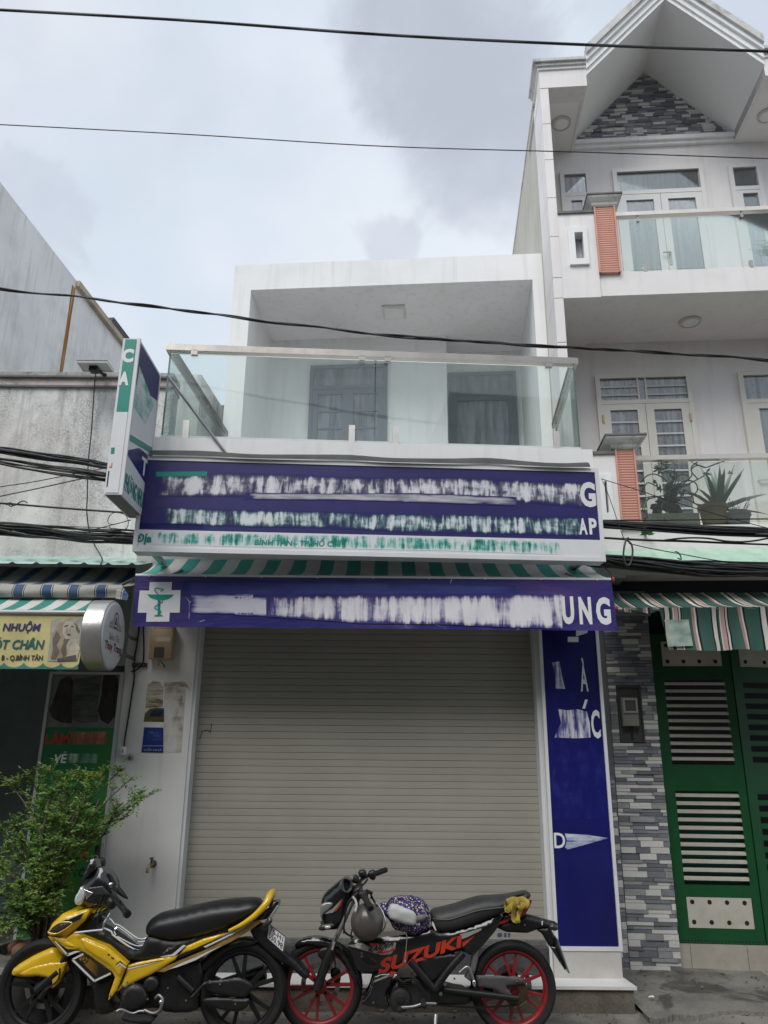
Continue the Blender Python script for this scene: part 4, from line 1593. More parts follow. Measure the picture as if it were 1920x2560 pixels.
for a, b_ in ((r[0], um2 - 0.003), (um2 + 0.003, r[1])):
    bars(FR, v - 0.045, v, [(a, a + 0.095, ZF1, zt_ - 0.052), (b_ - 0.095, b_, ZF1, zt_ - 0.052), (a + 0.095, b_ - 0.095, zt_ - 0.13, zt_ - 0.052), (a + 0.095, b_ - 0.095, ZF1, ZF1 + 0.35)], CREAM, w_, 'leaf')
    glazed(FR, v, (a + 0.095, b_ - 0.095, ZF1 + 0.35, zt_ - 0.13), w_, CURT, 9, MATS['pale_bar'])
    for zz in (zt_ - 0.25,):
        q = MB(FR)
        x = a if a == r[0] else b_
        q.tube([(x, v - 0.058, zz - 0.05), (x, v - 0.058, zz + 0.05)], 0.012, 8)
        q.build('hinge', mat('brass', (0.45, 0.36, 0.18), 0.4, 0.7), w_)
# lower, right door
u0, z1_ = RP(c8, 1272, 645)
w_, r = window_set(FR, v, (u0, u0 + 1.1, ZF1, z1_), 2, CREAM, CURT2, th, 'balcony_door')
zt_ = RP(c8, 1400, 835)[1]
bars(FR, v - 0.05, v, [(r[0], r[1], zt_ - 0.05, zt_)], CREAM, w_)
glazed(FR, v, (r[0], r[1], zt_, r[3]), w_, CURT)
a, b_ = r[0], r[1]
bars(FR, v - 0.045, v, [(a, a + 0.13, ZF1, zt_ - 0.052), (b_ - 0.1, b_, ZF1, zt_ - 0.052), (a + 0.13, b_ - 0.1, zt_ - 0.12, zt_ - 0.052), (a + 0.13, b_ - 0.1, ZF1, ZF1 + 0.3)], CREAM, w_, 'leaf')
glazed(FR, v, (a + 0.13, b_ - 0.1, ZF1 + 0.3, zt_ - 0.12), w_, CURT2)
q = MB(FR)
hu, hz = RP(c8, 1430, 1410, BV - 0.06)
q.box(hu - 0.022, hu + 0.022, v - 0.052, v - 0.0455, hz - 0.11, hz + 0.1)
q.tube([(hu, v - 0.05, hz + 0.04), (hu, v - 0.085, hz + 0.04), (hu + 0.12, v - 0.085, hz + 0.04)], 0.009, 8)
q.build('handle', mat('nickel', (0.74, 0.72, 0.66), 0.35, 0.8), w_)

# ------------------------------------------------------------------ balconies: slab, solid end with peep window, ribbed pier, glass
RIB = mat('terracotta_tile', (0.66, 0.33, 0.25), 0.55, var=0.14, scale=7, bump=0.1, dirt=0.22, dirtcol=(0.3, 0.14, 0.1), dscale=3)


def balcony(c, ztop, zbot, par_t, pier, cap, win, rail_y, glass_x0, spig, floor_z, upper):
    ul = pr + 0.001
    pu0 = FR.P(c(*pier[0]))[0]
    pu1 = FR.P(c(*pier[1]))[0]
    zpt = FR.P(c(*pier[2]))[1]
    zpar = FR.P(c(*par_t))[1]
    # slab and fascia
    m = MB(FR)
    m.box(pu0, UR, 0.04, BV, zbot, floor_z)
    m.build('balcony_slab', PINKW, th)
    m = MB(FR)
    m.box(ul, pu0 - 0.001, 0.0, BV, zbot - 0.035, floor_z - 0.02)
    m.build('balcony_slab', PINKW, th)
    # solid end wall with a small window opening
    (wx0, wy0), (wx1, wy1) = win
    wu0, wz1 = FR.P(c(wx0, wy0))
    wu1, wz0 = FR.P(c(wx1, wy1))
    wu1 = min(wu1, pu0 - 0.03)
    m = MB(FR)
    for (a, b_, c_, d) in ((ul, wu0, floor_z - 0.019, zpar), (wu1, pu0 - 0.001, floor_z - 0.019, zpar), (wu0, wu1, wz1, zpar), (wu0, wu1, floor_z - 0.019, wz0)):
        m.box(a, b_, 0.002, 0.12, c_, d)
    m.build('parapet', PINKW, th)
    f = 0.065
    w2 = MB(FR)
    for (a, b_, c_, d) in ((wu0 - f, wu0 + 0.01, wz0 - f, wz1 + f), (wu1 - 0.01, wu1 + f * 0.6, wz0 - f, wz1 + f), (wu0 + 0.01, wu1 - 0.01, wz1 - 0.01, wz1 + f), (wu0 + 0.01, wu1 - 0.01, wz0 - f, wz0 + 0.01)):
        w2.box(a, b_, -0.03, 0.03, c_, d)
    wo = w2.build('peep_window', WHITE, th)
    m = MB(FR)
    m.box(ul, pu0 - 0.001, -0.02, 0.14, zpar + 0.0005, zpar + 0.03)
    m.build('coping', CAPST, th)
    # ribbed pier
    m = MB(FR)
    m.box(pu0 + 0.006, pu1 - 0.006, 0.004, 0.22, floor_z - 0.03, zpt)
    core = m.build('pier', RIB, th)
    n = 30
    h = (zpt - (floor_z - 0.03)) / n
    q = MB()
    q.prism_u([(0.0, 0.0), (-0.006, h * 0.08), (-0.008, h * 0.4), (-0.006, h * 0.86), (0.0, h * 0.95)], -(pu1 - pu0) / 2 + 0.02, (pu1 - pu0) / 2 - 0.02)
    me = q.mesh('rib', RIB)
    for i in range(n):
        w_ = FR.M @ Vector(((pu0 + pu1) / 2, 0.0038, floor_z - 0.03 + i * h))
        piece('rib', me, core, w_, (1, 1, 1), FR.a)
    for a, b_ in ((pu0, pu0 + 0.018), (pu1 - 0.018, pu1)):
        m = MB(FR)
        m.box(a, b_, -0.016, 0.21, floor_z - 0.03, zpt)
        m.build('edge_strip', RIB, core)
    # cap
    cu0 = FR.P(c(*cap[0]), -0.1)[0]
    cu1 = FR.P(c(*cap[1]), -0.1)[0]
    cz1 = FR.P(c(*cap[0]), -0.1)[1]
    cx, cw = (pu0 + pu1) / 2, (cu1 - cu0) / 2
    hw = (pu1 - pu0) / 2
    rings = []
    vc = 0.11
    for (f_, zz) in ((0.12, 0.0), (0.30, 0.12), (0.42, 0.3), (0.62, 0.42), (0.9, 0.62), (1.0, 0.72), (1.0, 0.86)):
        r_ = hw + (cw - hw) * f_
        rv = 0.115 + (cw - hw) * f_
        z_ = zpt + (cz1 - zpt) * zz
        rings.append([(cx - r_, vc - rv, z_), (cx + r_, vc - rv, z_), (cx + r_, vc + rv, z_), (cx - r_, vc + rv, z_)])
    m = MB(FR)
    m.loft(rings)
    co = m.build('cap', MOULD, th)
    m = MB(FR)
    r_, rv = cw * 1.05, 0.115 + (cw - hw) + 0.012
    m.box(cx - r_, cx + r_, vc - rv, vc + rv, zpt + (cz1 - zpt) * 0.861, cz1)
    m.build('cap_slab', CAPST, co)
    # glass balustrade
    b = thing('glass_balustrade', 'glass balustrade with pale handrail on the %s balcony of the townhouse' % ('upper' if upper else 'lower'), 'balustrade', tuple(FR.M @ Vector((pu1 + 0.8, 0.08, floor_z))))
    zr = FR.P(c(*rail_y), 0.06)[1]
    m = MB(FR)
    m.box(pu1 + 0.002, UR, 0.03, 0.10, zr - 0.025, zr + 0.025)
    m.build('handrail', mat('pale_rail', (0.68, 0.65, 0.60), 0.3, 0.5, var=0.1, scale=3), b)
    gu0 = FR.P(c(*glass_x0), 0.065)[0]
    pane((gu0, 0.065), (UR, 0.065), b, FR, floor_z + 0.03, zr - 0.055, 0.005)
    for p in spig:
        x, y = p
        su = FR.P(c(x, y), 0.065)[0]
        for vv in (0,):
            m = MB(FR)
            m.box(su - 0.02, su + 0.02, 0.04, 0.0595, floor_z - 0.01, floor_z + 0.09)
            m.build('spigot', STEEL, b)
            m = MB(FR)
            m.lathe([(0.0, -0.012), (0.018, -0.012), (0.02, 0), (0.018, 0.008), (0, 0.008)], FR_pt(su - 0.02, 0.052, zr - 0.09), (0, 1, 0), 14)
            m.box(su - 0.028, su - 0.012, 0.045, 0.0594, zr - 0.085, zr - 0.0255)
            m.build('clamp', STEEL, b)
    return pu0, pu1, zr


def FR_pt(u, v, z):
    return (u, v, z)


zb2 = FR.P(c7(1100, 1790), 0.04)[1]
balcony(c7, None, zb2, (460, 1305), ((610, 1450), (742, 1450), (660, 1264)), ((560, 1172), (768, 1168)), ((470, 1422), (545, 1588)), (1100, 1300), (752, 1400), [(905, 1620), (1550, 1595)], ZF2, True)
zb1 = FR.P(k5(900, 1165), 0.04)[1] - 0.25
balcony(c8, None, zb1, (300, 1207), ((443, 1300), (592, 1400), (510, 1172)), ((365, 1066), (642, 1062)), ((350, 1390), (400, 1620)), (1000, 1228), (640, 1400), [(785, 1600)], ZF1, False)
# curtain behind the peep windows
for (c, x0, y0, x1, y1) in ((c7, 470, 1422, 545, 1588), (c8, 350, 1390, 400, 1620)):
    a, zt_ = FR.P(c(x0, y0))
    b_, zb_ = FR.P(c(x1, y1))
    q = MB(FR)
    q.box(a - 0.06, b_ + 0.06, 0.13, 0.14, zb_ - 0.08, zt_ + 0.08)
    q.build('peep_glazing', CURT, th)

# round ceiling lamps
RLH = mat('lamp_rim', (0.62, 0.58, 0.50), 0.5)


def round_lamp(px, z, label):
    a, b_ = FR.Z(px, z)
    o = thing('ceiling_lamp', label, 'ceiling lamp', tuple(FR.M @ Vector((a, b_, z))))
    w_ = FR.M @ Vector((a, b_, z))
    m = MB()
    m.lathe([(0.0, -0.001), (0.125, -0.001), (0.125, -0.02), (0.108, -0.032), (0.10, -0.032), (0.10, -0.02)], w_, (0, 0, 1), 28)
    m.build('rim', RLH, o, smooth=40)
    m = MB()
    m.lathe([(0.0, -0.045), (0.05, -0.042), (0.085, -0.033), (0.0995, -0.021)], w_, (0, 0, 1), 28)
    m.build('diffuser', MATS['lamp_diffuser'], o, smooth=60)


round_lamp(c7(398, 750), z_soff + 0.02, 'round ceiling lamp under the eaves at the corner pier of the townhouse')
round_lamp(c7(1655, 700), z_soff + 0.02, 'round ceiling lamp at the picture edge, right of the stone gable')
round_lamp(c8(955, 285), zb2, 'round ceiling lamp above the lower townhouse balcony')

# ================================================================== TALL HOUSE, STREET LEVEL
SV = -0.06                                 # stone-clad pier
wb = FR.P(c4(560, 1935), SV)[1]
pL = -0.05
pRr = FR.P(k6(462, 2130), SV)[0]
ztw = FR.P(c4(520, 170), SV)[1]
m_ = MB(FR)
m_.box(pL, pRr, SV + 0.002, SV + 0.5, 0.0, 3.3)
spier = m_.build('stone_pier', MATS['mortar_grey'], th)
mu0, mz1 = FR.P(c4(437, 530), SV)
mu1, mz0 = FR.P(c4(580, 808), SV)
uj = FR.P(c4(440, 1100), SV)[0]
rs = random.Random(5)
skip = (mu0 - 0.004, mu1 + 0.004, mz0 - 0.004, mz1 + 0.004)
stones(FR, SV, lambda z: (uj + 0.004, pRr), 0.03, ztw - 0.02, spier, rs, 0.030, 0.052, 0.11, 0.24, 298, skip)
rs = random.Random(8)
stones(FR, SV, lambda z: (pL, uj), 0.03, ztw - 0.02, spier, rs, 0.036, 0.06, 0.06, 0.16, 110)
m_ = MB(FR)
m_.box(pL, pRr + 0.02, SV - 0.05, SV + 0.001, ztw - 0.02, ztw + 0.16)
m_.build('pier_head', mat('grey_stone_head', (0.33, 0.32, 0.30), 0.8, dirt=0.4), th)
# meter in a recess on the pier
met = thing('electricity_meter', 'grey electricity meter in a dark recess of the stone pier', 'electricity meter', tuple(FR.M @ Vector(((mu0 + mu1) / 2, SV, mz0))))
m_ = MB(FR)
for (a, b_, c_, d) in ((mu0, mu0 + 0.012, mz0, mz1), (mu1 - 0.012, mu1, mz0, mz1), (mu0 + 0.012, mu1 - 0.012, mz1 - 0.012, mz1), (mu0 + 0.012, mu1 - 0.012, mz0, mz0 + 0.012)):
    m_.box(a, b_, SV - 0.03, SV + 0.0015, c_, d)
m_.build('recess_frame', mat('dark_frame', (0.06, 0.06, 0.058), 0.8), met)
m_ = MB(FR)
m_.box(mu0 + 0.012, mu1 - 0.012, SV - 0.006, SV + 0.001, mz0 + 0.012, mz1 - 0.012)
m_.build('back_plate', mat('dusty_dark', (0.055, 0.058, 0.056), 0.8, dirt=0.4), met)
a, zt_ = FR.P(c4(462, 585), SV - 0.07)
b_, zb_ = FR.P(c4(556, 728), SV - 0.07)
m_ = MB(FR)
m_.pillow([(a, zb_), (b_, zb_), (b_, zt_), (a, zt_)], SV - 0.085, SV - 0.0065, 0.014)
mb_ = m_.build('meter_body', mat('meter_grey', (0.24, 0.235, 0.215), 0.55), met, smooth=40)
a, zt_ = FR.P(c4(470, 590), SV - 0.09)
b_, zb_ = FR.P(c4(548, 662), SV - 0.09)
m_ = MB(FR)
for (p, q_, r_, s_) in ((a, a + 0.016, zb_, zt_), (b_ - 0.016, b_, zb_, zt_), (a + 0.016, b_ - 0.016, zt_ - 0.016, zt_), (a + 0.016, b_ - 0.016, zb_, zb_ + 0.016)):
    m_.box(p, q_, SV - 0.105, SV - 0.0855, r_, s_)
m_.build('window_rim', mat('meter_rim', (0.33, 0.325, 0.30), 0.5), mb_)
m_ = MB(FR)
m_.box(a + 0.016, b_ - 0.016, SV - 0.092, SV - 0.0855, zb_ + 0.016, zt_ - 0.016)
m_.build('window', mat('meter_window', (0.10, 0.10, 0.095), 0.2), mb_)
for dx in (-0.03, 0.03):
    m_ = MB(FR)
    c_ = (mu0 + mu1) / 2
    m_.tube([(c_ + dx * 1.2, SV - 0.04, zb_ - 0.08), (c_ + dx * 0.2, SV - 0.035, zb_ - 0.14), (c_, SV - 0.02, mz0 + 0.02)], 0.008, 6)
    m_.build('lead', CABLE, met)

# ------------------------------------------------------------------ green gate
GREEN = mat('green_gate_paint', (0.004, 0.075, 0.022), 0.42, var=0.2, scale=4, bump=0.06, dirt=0.25, dirtcol=(0.01, 0.035, 0.018), dscale=2)
GREEND = mat('green_louvre', (0.012, 0.085, 0.055), 0.55, var=0.2)
BEIGE = mat('beige_metal', (0.52, 0.50, 0.43), 0.5, var=0.1, scale=6, bump=0.05, dirt=0.3, dirtcol=(0.25, 0.22, 0.17), dscale=6)
GV = 0.06


def gate_pt(x, y, v=GV):
    return FR.P(k6(x, y), v)


gz0 = gate_pt(480, 2000)[1]
gz1 = 2.9
gu0 = pRr + 0.01
gu1 = gate_pt(945, 2000)[0]
gate = thing('folding_gate', 'green steel folding gate with cream louvre slats beside the stone pier', 'gate', tuple(FR.M @ Vector((gu0 + 0.5, GV, gz0))))


def rc(x0, y0, x1, y1):
    a, zt_ = gate_pt(x0, y0)
    b_, zb_ = gate_pt(x1, y1)
    return a, b_, zb_, zt_


# read the openings along the middle of the leaf so that the leaf stays upright
lu0 = gate_pt(490, 1740)[0]
lu1 = gate_pt(865, 1745)[0]
zA0, zA1 = gate_pt(600, 1920)[1], gate_pt(600, 1738)[1]        # bottom plate
zB0, zB1 = gate_pt(640, 1672)[1], gate_pt(600, 1135)[1]        # lower louvre
zC0, zC1 = gate_pt(590, 985)[1], gate_pt(540, 500)[1]          # upper louvre
zD0, zD1 = gate_pt(520, 425)[1], gate_pt(520, 280)[1]          # top plate
for (a, b_, c_, d) in ((gu0, lu0, gz0, gz1), (lu1, gu1, gz0, gz1), (lu0, lu1, gz0, zA0), (lu0, lu1, zA1, zB0), (lu0, lu1, zB1, zC0), (lu0, lu1, zC1, zD0), (lu0, lu1, zD1, gz1)):
    m_ = MB(FR)
    m_.box(a, b_, GV, GV + 0.045, c_, d)
    m_.build('frame_bar', GREEN, gate)
m_ = MB(FR)
m_.box(lu0, lu1, GV + 0.06, GV + 0.064, zB0, zB1)
m_.build('back_sheet', GREEND, gate)
holes = MB()
holes.lathe([(0.0, -0.001), (0.017, -0.001), (0.019, 0.0)], (0, 0, 0), (0, 1, 0), 12)
hole_me = holes.mesh('vent_hole', DARKGAP)
for (c_, d) in ((zA0, zA1), (zD0, zD1)):
    m_ = MB(FR)
    m_.box(lu0 + 0.004, lu1 - 0.004, GV + 0.004, GV + 0.02, c_ + 0.004, d - 0.004)
    pl_ = m_.build('vent_plate', BEIGE, gate)
    for i in range(4):
        for zz in (c_ + (d - c_) * 0.2, c_ + (d - c_) * 0.83):
            piece('vent_hole', hole_me, pl_, FR.M @ Vector((lu0 + (lu1 - lu0) * (0.09 + 0.265 * i), GV + 0.0025, zz)), (1, 1, 1), FR.a)
q = MB()
sw_ = lu1 - lu0
q.add([(-sw_ / 2, -0.014, -0.012), (sw_ / 2, -0.014, -0.012), (sw_ / 2, 0.012, 0.004), (-sw_ / 2, 0.012, 0.004), (-sw_ / 2, -0.014, 0.010), (sw_ / 2, -0.014, 0.010), (sw_ / 2, 0.012, 0.018), (-sw_ / 2, 0.012, 0.018)],
      [(0, 3, 2, 1), (4, 5, 6, 7), (0, 1, 5, 4), (1, 2, 6, 5), (2, 3, 7, 6), (3, 0, 4, 7)])
sl_me = q.mesh('louvre_slat', BEIGE)
for (c_, d) in ((zB0, zB1), (zC0, zC1)):
    for i in range(11):
        f_ = (i + 0.72) / 11.3
        piece('louvre_slat', sl_me, gate, FR.M @ Vector(((lu0 + lu1) / 2, GV + 0.015, c_ + (d - c_) * f_)), (0.998, 1, 1), FR.a)
m_ = MB(FR)
for i in range(26):
    x = gu0 + 0.02 + i * (gu1 - gu0 - 0.04) / 25
    m_.box(x - 0.006, x + 0.006, GV - 0.002, GV - 0.0005, gz0 + 0.012, gz0 + 0.024)
m_.build('perforation', DARKGAP, gate, kind='stuff')
# second leaf stands folded at an angle
F2 = Frame(*(FR.M @ Vector((gu1 + 0.012, GV, 0))).xy, -4.5 + 14)
gate2 = thing('folding_gate', 'second leaf of the green gate at the picture edge, folded half open', 'gate', tuple(F2.M @ Vector((0.4, 0, gz0))))
W2 = 1.0
for (a, b_, c_, d) in ((0, 0.09, gz0, gz1), (W2 - 0.09, W2, gz0, gz1), (0.09, W2 - 0.09, gz0, zA0), (0.09, W2 - 0.09, zC1, zD0), (0.09, W2 - 0.09, zB1, zC0), (0.09, W2 - 0.09, zD1, gz1), (0.09, W2 - 0.09, zA1, zB0)):
    m_ = MB(F2)
    m_.box(a, b_, 0.0, 0.045, c_, d)
    m_.build('frame_bar', GREEN, gate2)
for (c_, d) in ((zB0, zB1), (zC0, zC1)):
    n = 8
    for i in range(n + 1):
        z_ = c_ + (d - c_) * i / n
        m_ = MB(F2)
        m_.box(0.09, W2 - 0.09, 0.006, 0.03, max(c_, z_ - 0.022), min(d, z_ + 0.022))
        m_.build('slat', GREEN, gate2)
m_ = MB(F2)
m_.box(0.09, W2 - 0.09, 0.006, 0.02, zD0, zD1)
pl_ = m_.build('vent_plate', BEIGE, gate2)
for i in range(4):
    for zz in (zD0 + (zD1 - zD0) * 0.2, zD0 + (zD1 - zD0) * 0.83):
        piece('vent_hole', hole_me, pl_, F2.M @ Vector((0.15 + 0.2 * i, 0.004, zz)), (1, 1, 1), F2.a)
m_ = MB(F2)
m_.box(0.09, W2 - 0.09, 0.006, 0.02, zA0, zA1)
m_.build('vent_plate', GREEN, gate2)
# tiled sill below the gate
SILL = mat('sill_tile', (0.40, 0.375, 0.32), 0.45, var=0.12, scale=5, bump=0.08, dirt=0.3, dirtcol=(0.16, 0.13, 0.1), dscale=4)
xs = [pRr + 0.002, FR.P(k6(520, 2080), 0.0)[0], FR.P(k6(845, 2080), 0.0)[0]]
xs += [xs[-1] + 0.45, xs[-1] + 0.9, xs[-1] + 1.35]
for a, b_ in zip(xs[:-1], xs[1:]):
    m_ = MB(FR)
    m_.box(a + 0.002, b_ - 0.002, 0.0, 0.3, 0.0, gz0 - 0.006)
    m_.build('sill_tile', SILL, th)
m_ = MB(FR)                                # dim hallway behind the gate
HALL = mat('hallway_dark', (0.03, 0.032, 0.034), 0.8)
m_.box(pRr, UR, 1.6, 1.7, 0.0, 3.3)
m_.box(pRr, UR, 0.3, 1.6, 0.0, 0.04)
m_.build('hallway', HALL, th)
m_ = MB(FR)
m_.box(pL, UR, 0.32, 0.4, gz1, zb1 - 0.001)
m_.build('fascia_sheet', mat('dark_navy_sheet', (0.012, 0.018, 0.026), 0.6, var=0.3), th)

# ------------------------------------------------------------------ pale green tin roof over the entrance
TIN = mat('pale_green_tin', (0.42, 0.62, 0.48), 0.5, var=0.12, scale=5, bump=0.05, dirt=0.3, dirtcol=(0.25, 0.30, 0.22), dscale=5)
tr = MB(FR)
ra, rza = FR.P(k5(60, 1172), 0.02)
zr_f = FR.P(k5(600, 1315), -0.5)[1]
NR = 26


def tin(a, b_):
    u_ = -0.16 + (UR + 0.16) * a
    k_ = (u_ / 0.215) % 1.0
    rib = 0.030 * max(0.0, 1 - abs(k_ - 0.5) / 0.16)
    stp = 0.006 * ((b_ * 13) % 1.0)
    return (u_, -0.5 + 0.52 * b_, zr_f + (rza - zr_f) * b_ + rib + stp + 0.012 * mnoise.noise(Vector((u_ * 1.5, b_, 3))))


tr.grid(tin, 200, 52)
trf = tr.build('tin_roof', TIN, smooth=50, fix=False)
tag(trf, 'pale green ribbed tin canopy roof above the striped awning of the townhouse', 'canopy')

# ------------------------------------------------------------------ striped awning of the townhouse
ST = stripes('green_pink_stripes', 0.40, [(0.0, (0.05, 0.125, 0.105)), (0.28, (0.012, 0.014, 0.016)), (0.31, (0.74, 0.72, 0.66)), (0.40, (0.012, 0.014, 0.016)), (0.43, (0.05, 0.125, 0.105)), (0.47, (0.74, 0.72, 0.66)), (0.50, (0.62, 0.40, 0.36)), (0.58, (0.012, 0.014, 0.016)), (0.60, (0.74, 0.72, 0.66)), (0.63, (0.012, 0.014, 0.016)), (0.66, (0.05, 0.125, 0.105)), (0.86, (0.45, 0.28, 0.25)), (0.92, (0.74, 0.72, 0.66)), (0.955, (0.012, 0.014, 0.016))], 0, 0.1, 0.8, 0.3)
aw2 = thing('striped_awning', 'faded green awning with cream and pink stripes hanging over the green gate', 'awning', (3.0, 6.6, 2.6))
FV = Frame(1.9, 6.62, -4.5)
fu0, fzt = FV.P(c4(425, 82), 0.0)
_, fz = FV.P(c4(800, 137), 0.0)
fz_low = FV.P(c4(900, 350), 0.0)[1]
uL = FV.P(c4(470, 140), 0.0)[0]
uC = FV.P(c4(655, 165), 0.0)[0]
z_torn = FV.P(c4(560, 168), 0.0)[1]
zback = FV.P(c4(560, 78), 0.72)[1]


def aw2top(a, b_):
    u_ = uL + (3.6 - uL) * a
    return (u_, 0.75 * b_, fz + (zback + 0.03 - fz) * b_ - 0.05 * math.sin(math.pi * b_) + 0.01 * mnoise.noise(Vector((u_ * 3, b_ * 2, 1))))


m_ = MB(FV)
m_.grid(aw2top, 60, 8)
m_.build('canopy', ST, aw2, smooth=60, fix=False)


def aw2val(a, b_):
    u_ = uC + (3.6 - uC) * a
    d = (fz - fz_low)
    rag = 0.02 * mnoise.noise(Vector((u_ * 3, 0, 7)))
    z_ = fz - (d + rag) * b_
    return (u_ + (0.05 * b_ if a < 0.02 else 0), -0.004 - 0.01 * b_ + b_ * 0.03 * math.sin(u_ * 16 + math.sin(u_ * 5) * 2) + 0.02 * b_ * mnoise.noise(Vector((u_ * 4, z_ * 3, 2))), z_)


m_ = MB(FV)
m_.grid(aw2val, 90, 8)
m_.build('valance', ST, aw2, smooth=60, fix=False)


def aw2torn(a, b_):
    u_ = uL + (uC - 0.01 - uL) * a
    d = (fz - z_torn) * (0.75 + 0.8 * mnoise.noise(Vector((u_ * 9, 0, 3))))
    return (u_, -0.004 + 0.01 * math.sin(u_ * 30) * b_, fz - d * b_)


m_ = MB(FV)
m_.grid(aw2torn, 24, 3)
m_.build('torn_edge', ST, aw2, smooth=60, fix=False)
pq = [FV.P(c4(*p), -0.05) for p in [(680, 198), (800, 197), (822, 328), (697, 332)]]


def patch(a, b_):
    x = (pq[0][0] * (1 - a) + pq[1][0] * a) * (1 - b_) + (pq[3][0] * (1 - a) + pq[2][0] * a) * b_
    z_ = (pq[0][1] * (1 - a) + pq[1][1] * a) * (1 - b_) + (pq[3][1] * (1 - a) + pq[2][1] * a) * b_
    return (x, -0.05 + 0.01 * mnoise.noise(Vector((a * 4, b_ * 4, 2))), z_)


m_ = MB(FV)
m_.grid(patch, 10, 10)
m_.build('patch', smear('patch_cloth', [(0.16, 0.30, 0.25), (0.36, 0.46, 0.40), (0.55, 0.58, 0.5)], 8, 8, seed=8, rough=0.6), aw2, smooth=60, fix=False)
m_ = MB(FV)
m_.tube([(uL - 0.04, 0.012, fz - 0.012), (3.7, 0.012, fz - 0.012)], 0.016, 8)
m_.build('front_bar', STEELD, aw2, smooth=40)
m_ = MB(FV)
m_.lathe([(0, 0), (0.026, 0), (0.026, -0.03), (0.0, -0.03)], (uL - 0.04, 0.012, fz - 0.012), (1, 0, 0), 12)
m_.build('end_cap', MATS['red_plastic'], aw2, smooth=40)

# ================================================================== LEFT: HAIR SALON
DSAL = 7.2
sal = thing('salon_house', 'low salon house with mould-stained parapet wall and dark open front', 'house', (-4.0, 7.2, 0))


def stained():
    b = NB('stained_plaster')
    co = b.coord()
    n = b.noise(co, 2.0, 6, 0.6)
    cc = b.ramp(n, [(0.3, (0.72, 0.72, 0.705)), (0.7, (0.85, 0.845, 0.83))])
    # mould: large soft drifts that carry fine grey specks
    drift = b.ramp(b.noise(b.coord(scale=(1, 1, 0.6), loc=(2, 0, 5.6)), 1.5, 6, 0.68, 0.3), [(0.42, (0, 0, 0)), (0.58, (1, 1, 1))])
    speck = b.ramp(b.noise(co, 55, 8, 0.8, 0.6), [(0.42, (0.15, 0.15, 0.15)), (0.60, (1, 1, 1))])
    cc = b.mix(b.math('MULTIPLY', b.math('MULTIPLY', drift, speck), 0.8), cc, (0.13, 0.13, 0.128, 1))
    fine_ = b.ramp(b.noise(b.coord(loc=(8, 1, 2)), 9, 8, 0.75), [(0.56, (0, 0, 0)), (0.72, (1, 1, 1))])
    cc = b.mix(b.math('MULTIPLY', fine_, 0.5), cc, (0.22, 0.22, 0.215, 1))
    st_ = b.ramp(b.noise(b.coord(scale=(6, 6, 0.5)), 1.4, 5, 0.6), [(0.5, (0, 0, 0)), (0.7, (1, 1, 1))])
    cc = b.mix(b.math('MULTIPLY', st_, 0.6), cc, (0.17, 0.168, 0.165, 1))
    pk = b.ramp(b.noise(b.coord(loc=(9, 9, 2)), 0.9, 3), [(0.5, (0, 0, 0)), (0.7, (1, 1, 1))])
    cc = b.mix(b.math('MULTIPLY', pk, 0.35), cc, (0.62, 0.54, 0.50, 1))
    b.bsdf(cc, 0.9, 0, 0.2, b.noise(co, 30, 6, 0.7), 0.4, 0.01)
    MATS['stained_plaster'] = b.m
    return b.m


STAIN = stained()
STAINP = mat('stained_pink_band', (0.60, 0.51, 0.48), 0.9, var=0.12, scale=4, bump=0.3, dirt=0.8, dirtcol=(0.15, 0.14, 0.135), dscale=6)
STAIND = mat('mouldy_coping', (0.42, 0.41, 0.40), 0.9, var=0.25, scale=5, bump=0.5, dirt=1.0, dirtcol=(0.05, 0.05, 0.048), dscale=9)
zp = (FM.P(Q_(5, 806), DSAL)[1] + FM.P(Q_(240, 808), DSAL)[1]) / 2
zp1 = FM.P(b2(500, 172), DSAL)[1]
zp2 = FM.P(b2(500, 250), DSAL)[1]
m_ = MB()
m_.box(-5.2, XL - 0.012, DSAL, DSAL + 0.2, 2.9, zp2 - 0.02)
m_.build('wall', STAIN, sal)
for (o_, a, b_, mm) in ((-0.03, zp2 - 0.02, zp2 + 0.0, CAPST), (-0.015, zp2 + 0.0005, zp1 - 0.012, STAINP), (-0.05, zp1 - 0.0115, zp1 + 0.006, CAPST), (-0.035, zp1 + 0.0065, zp, STAIND)):
    m_ = MB()
    m_.box(-5.2, XL - 0.012, DSAL + o_, DSAL + 0.24, a, b_)
    m_.build('parapet', mm, sal)
# rear block with its receding flank
zrb = FM.P(c5(500, 268), 8.0)[1]
urb = FM.P(c5(606, 300), 8.0)[0]
m_ = MB()
m_.prism_z([(-4.6, 8.0), (urb, 8.0), (urb + 0.25, 11.2), (-4.6, 11.2)], 3.0, zrb)
m_.build('rear_block', STAIN, sal)
m_ = MB()
m_.prism_z([(urb - 0.3, 9.0), (urb + 0.10, 8.9), (urb + 0.28, 11.3), (urb - 0.3, 11.3)], zrb + 0.001, zrb + 0.05)
m_.build('roof_sheet', mat('old_tile', (0.12, 0.11, 0.10), 0.9, var=0.4, scale=9, bump=0.5), sal)
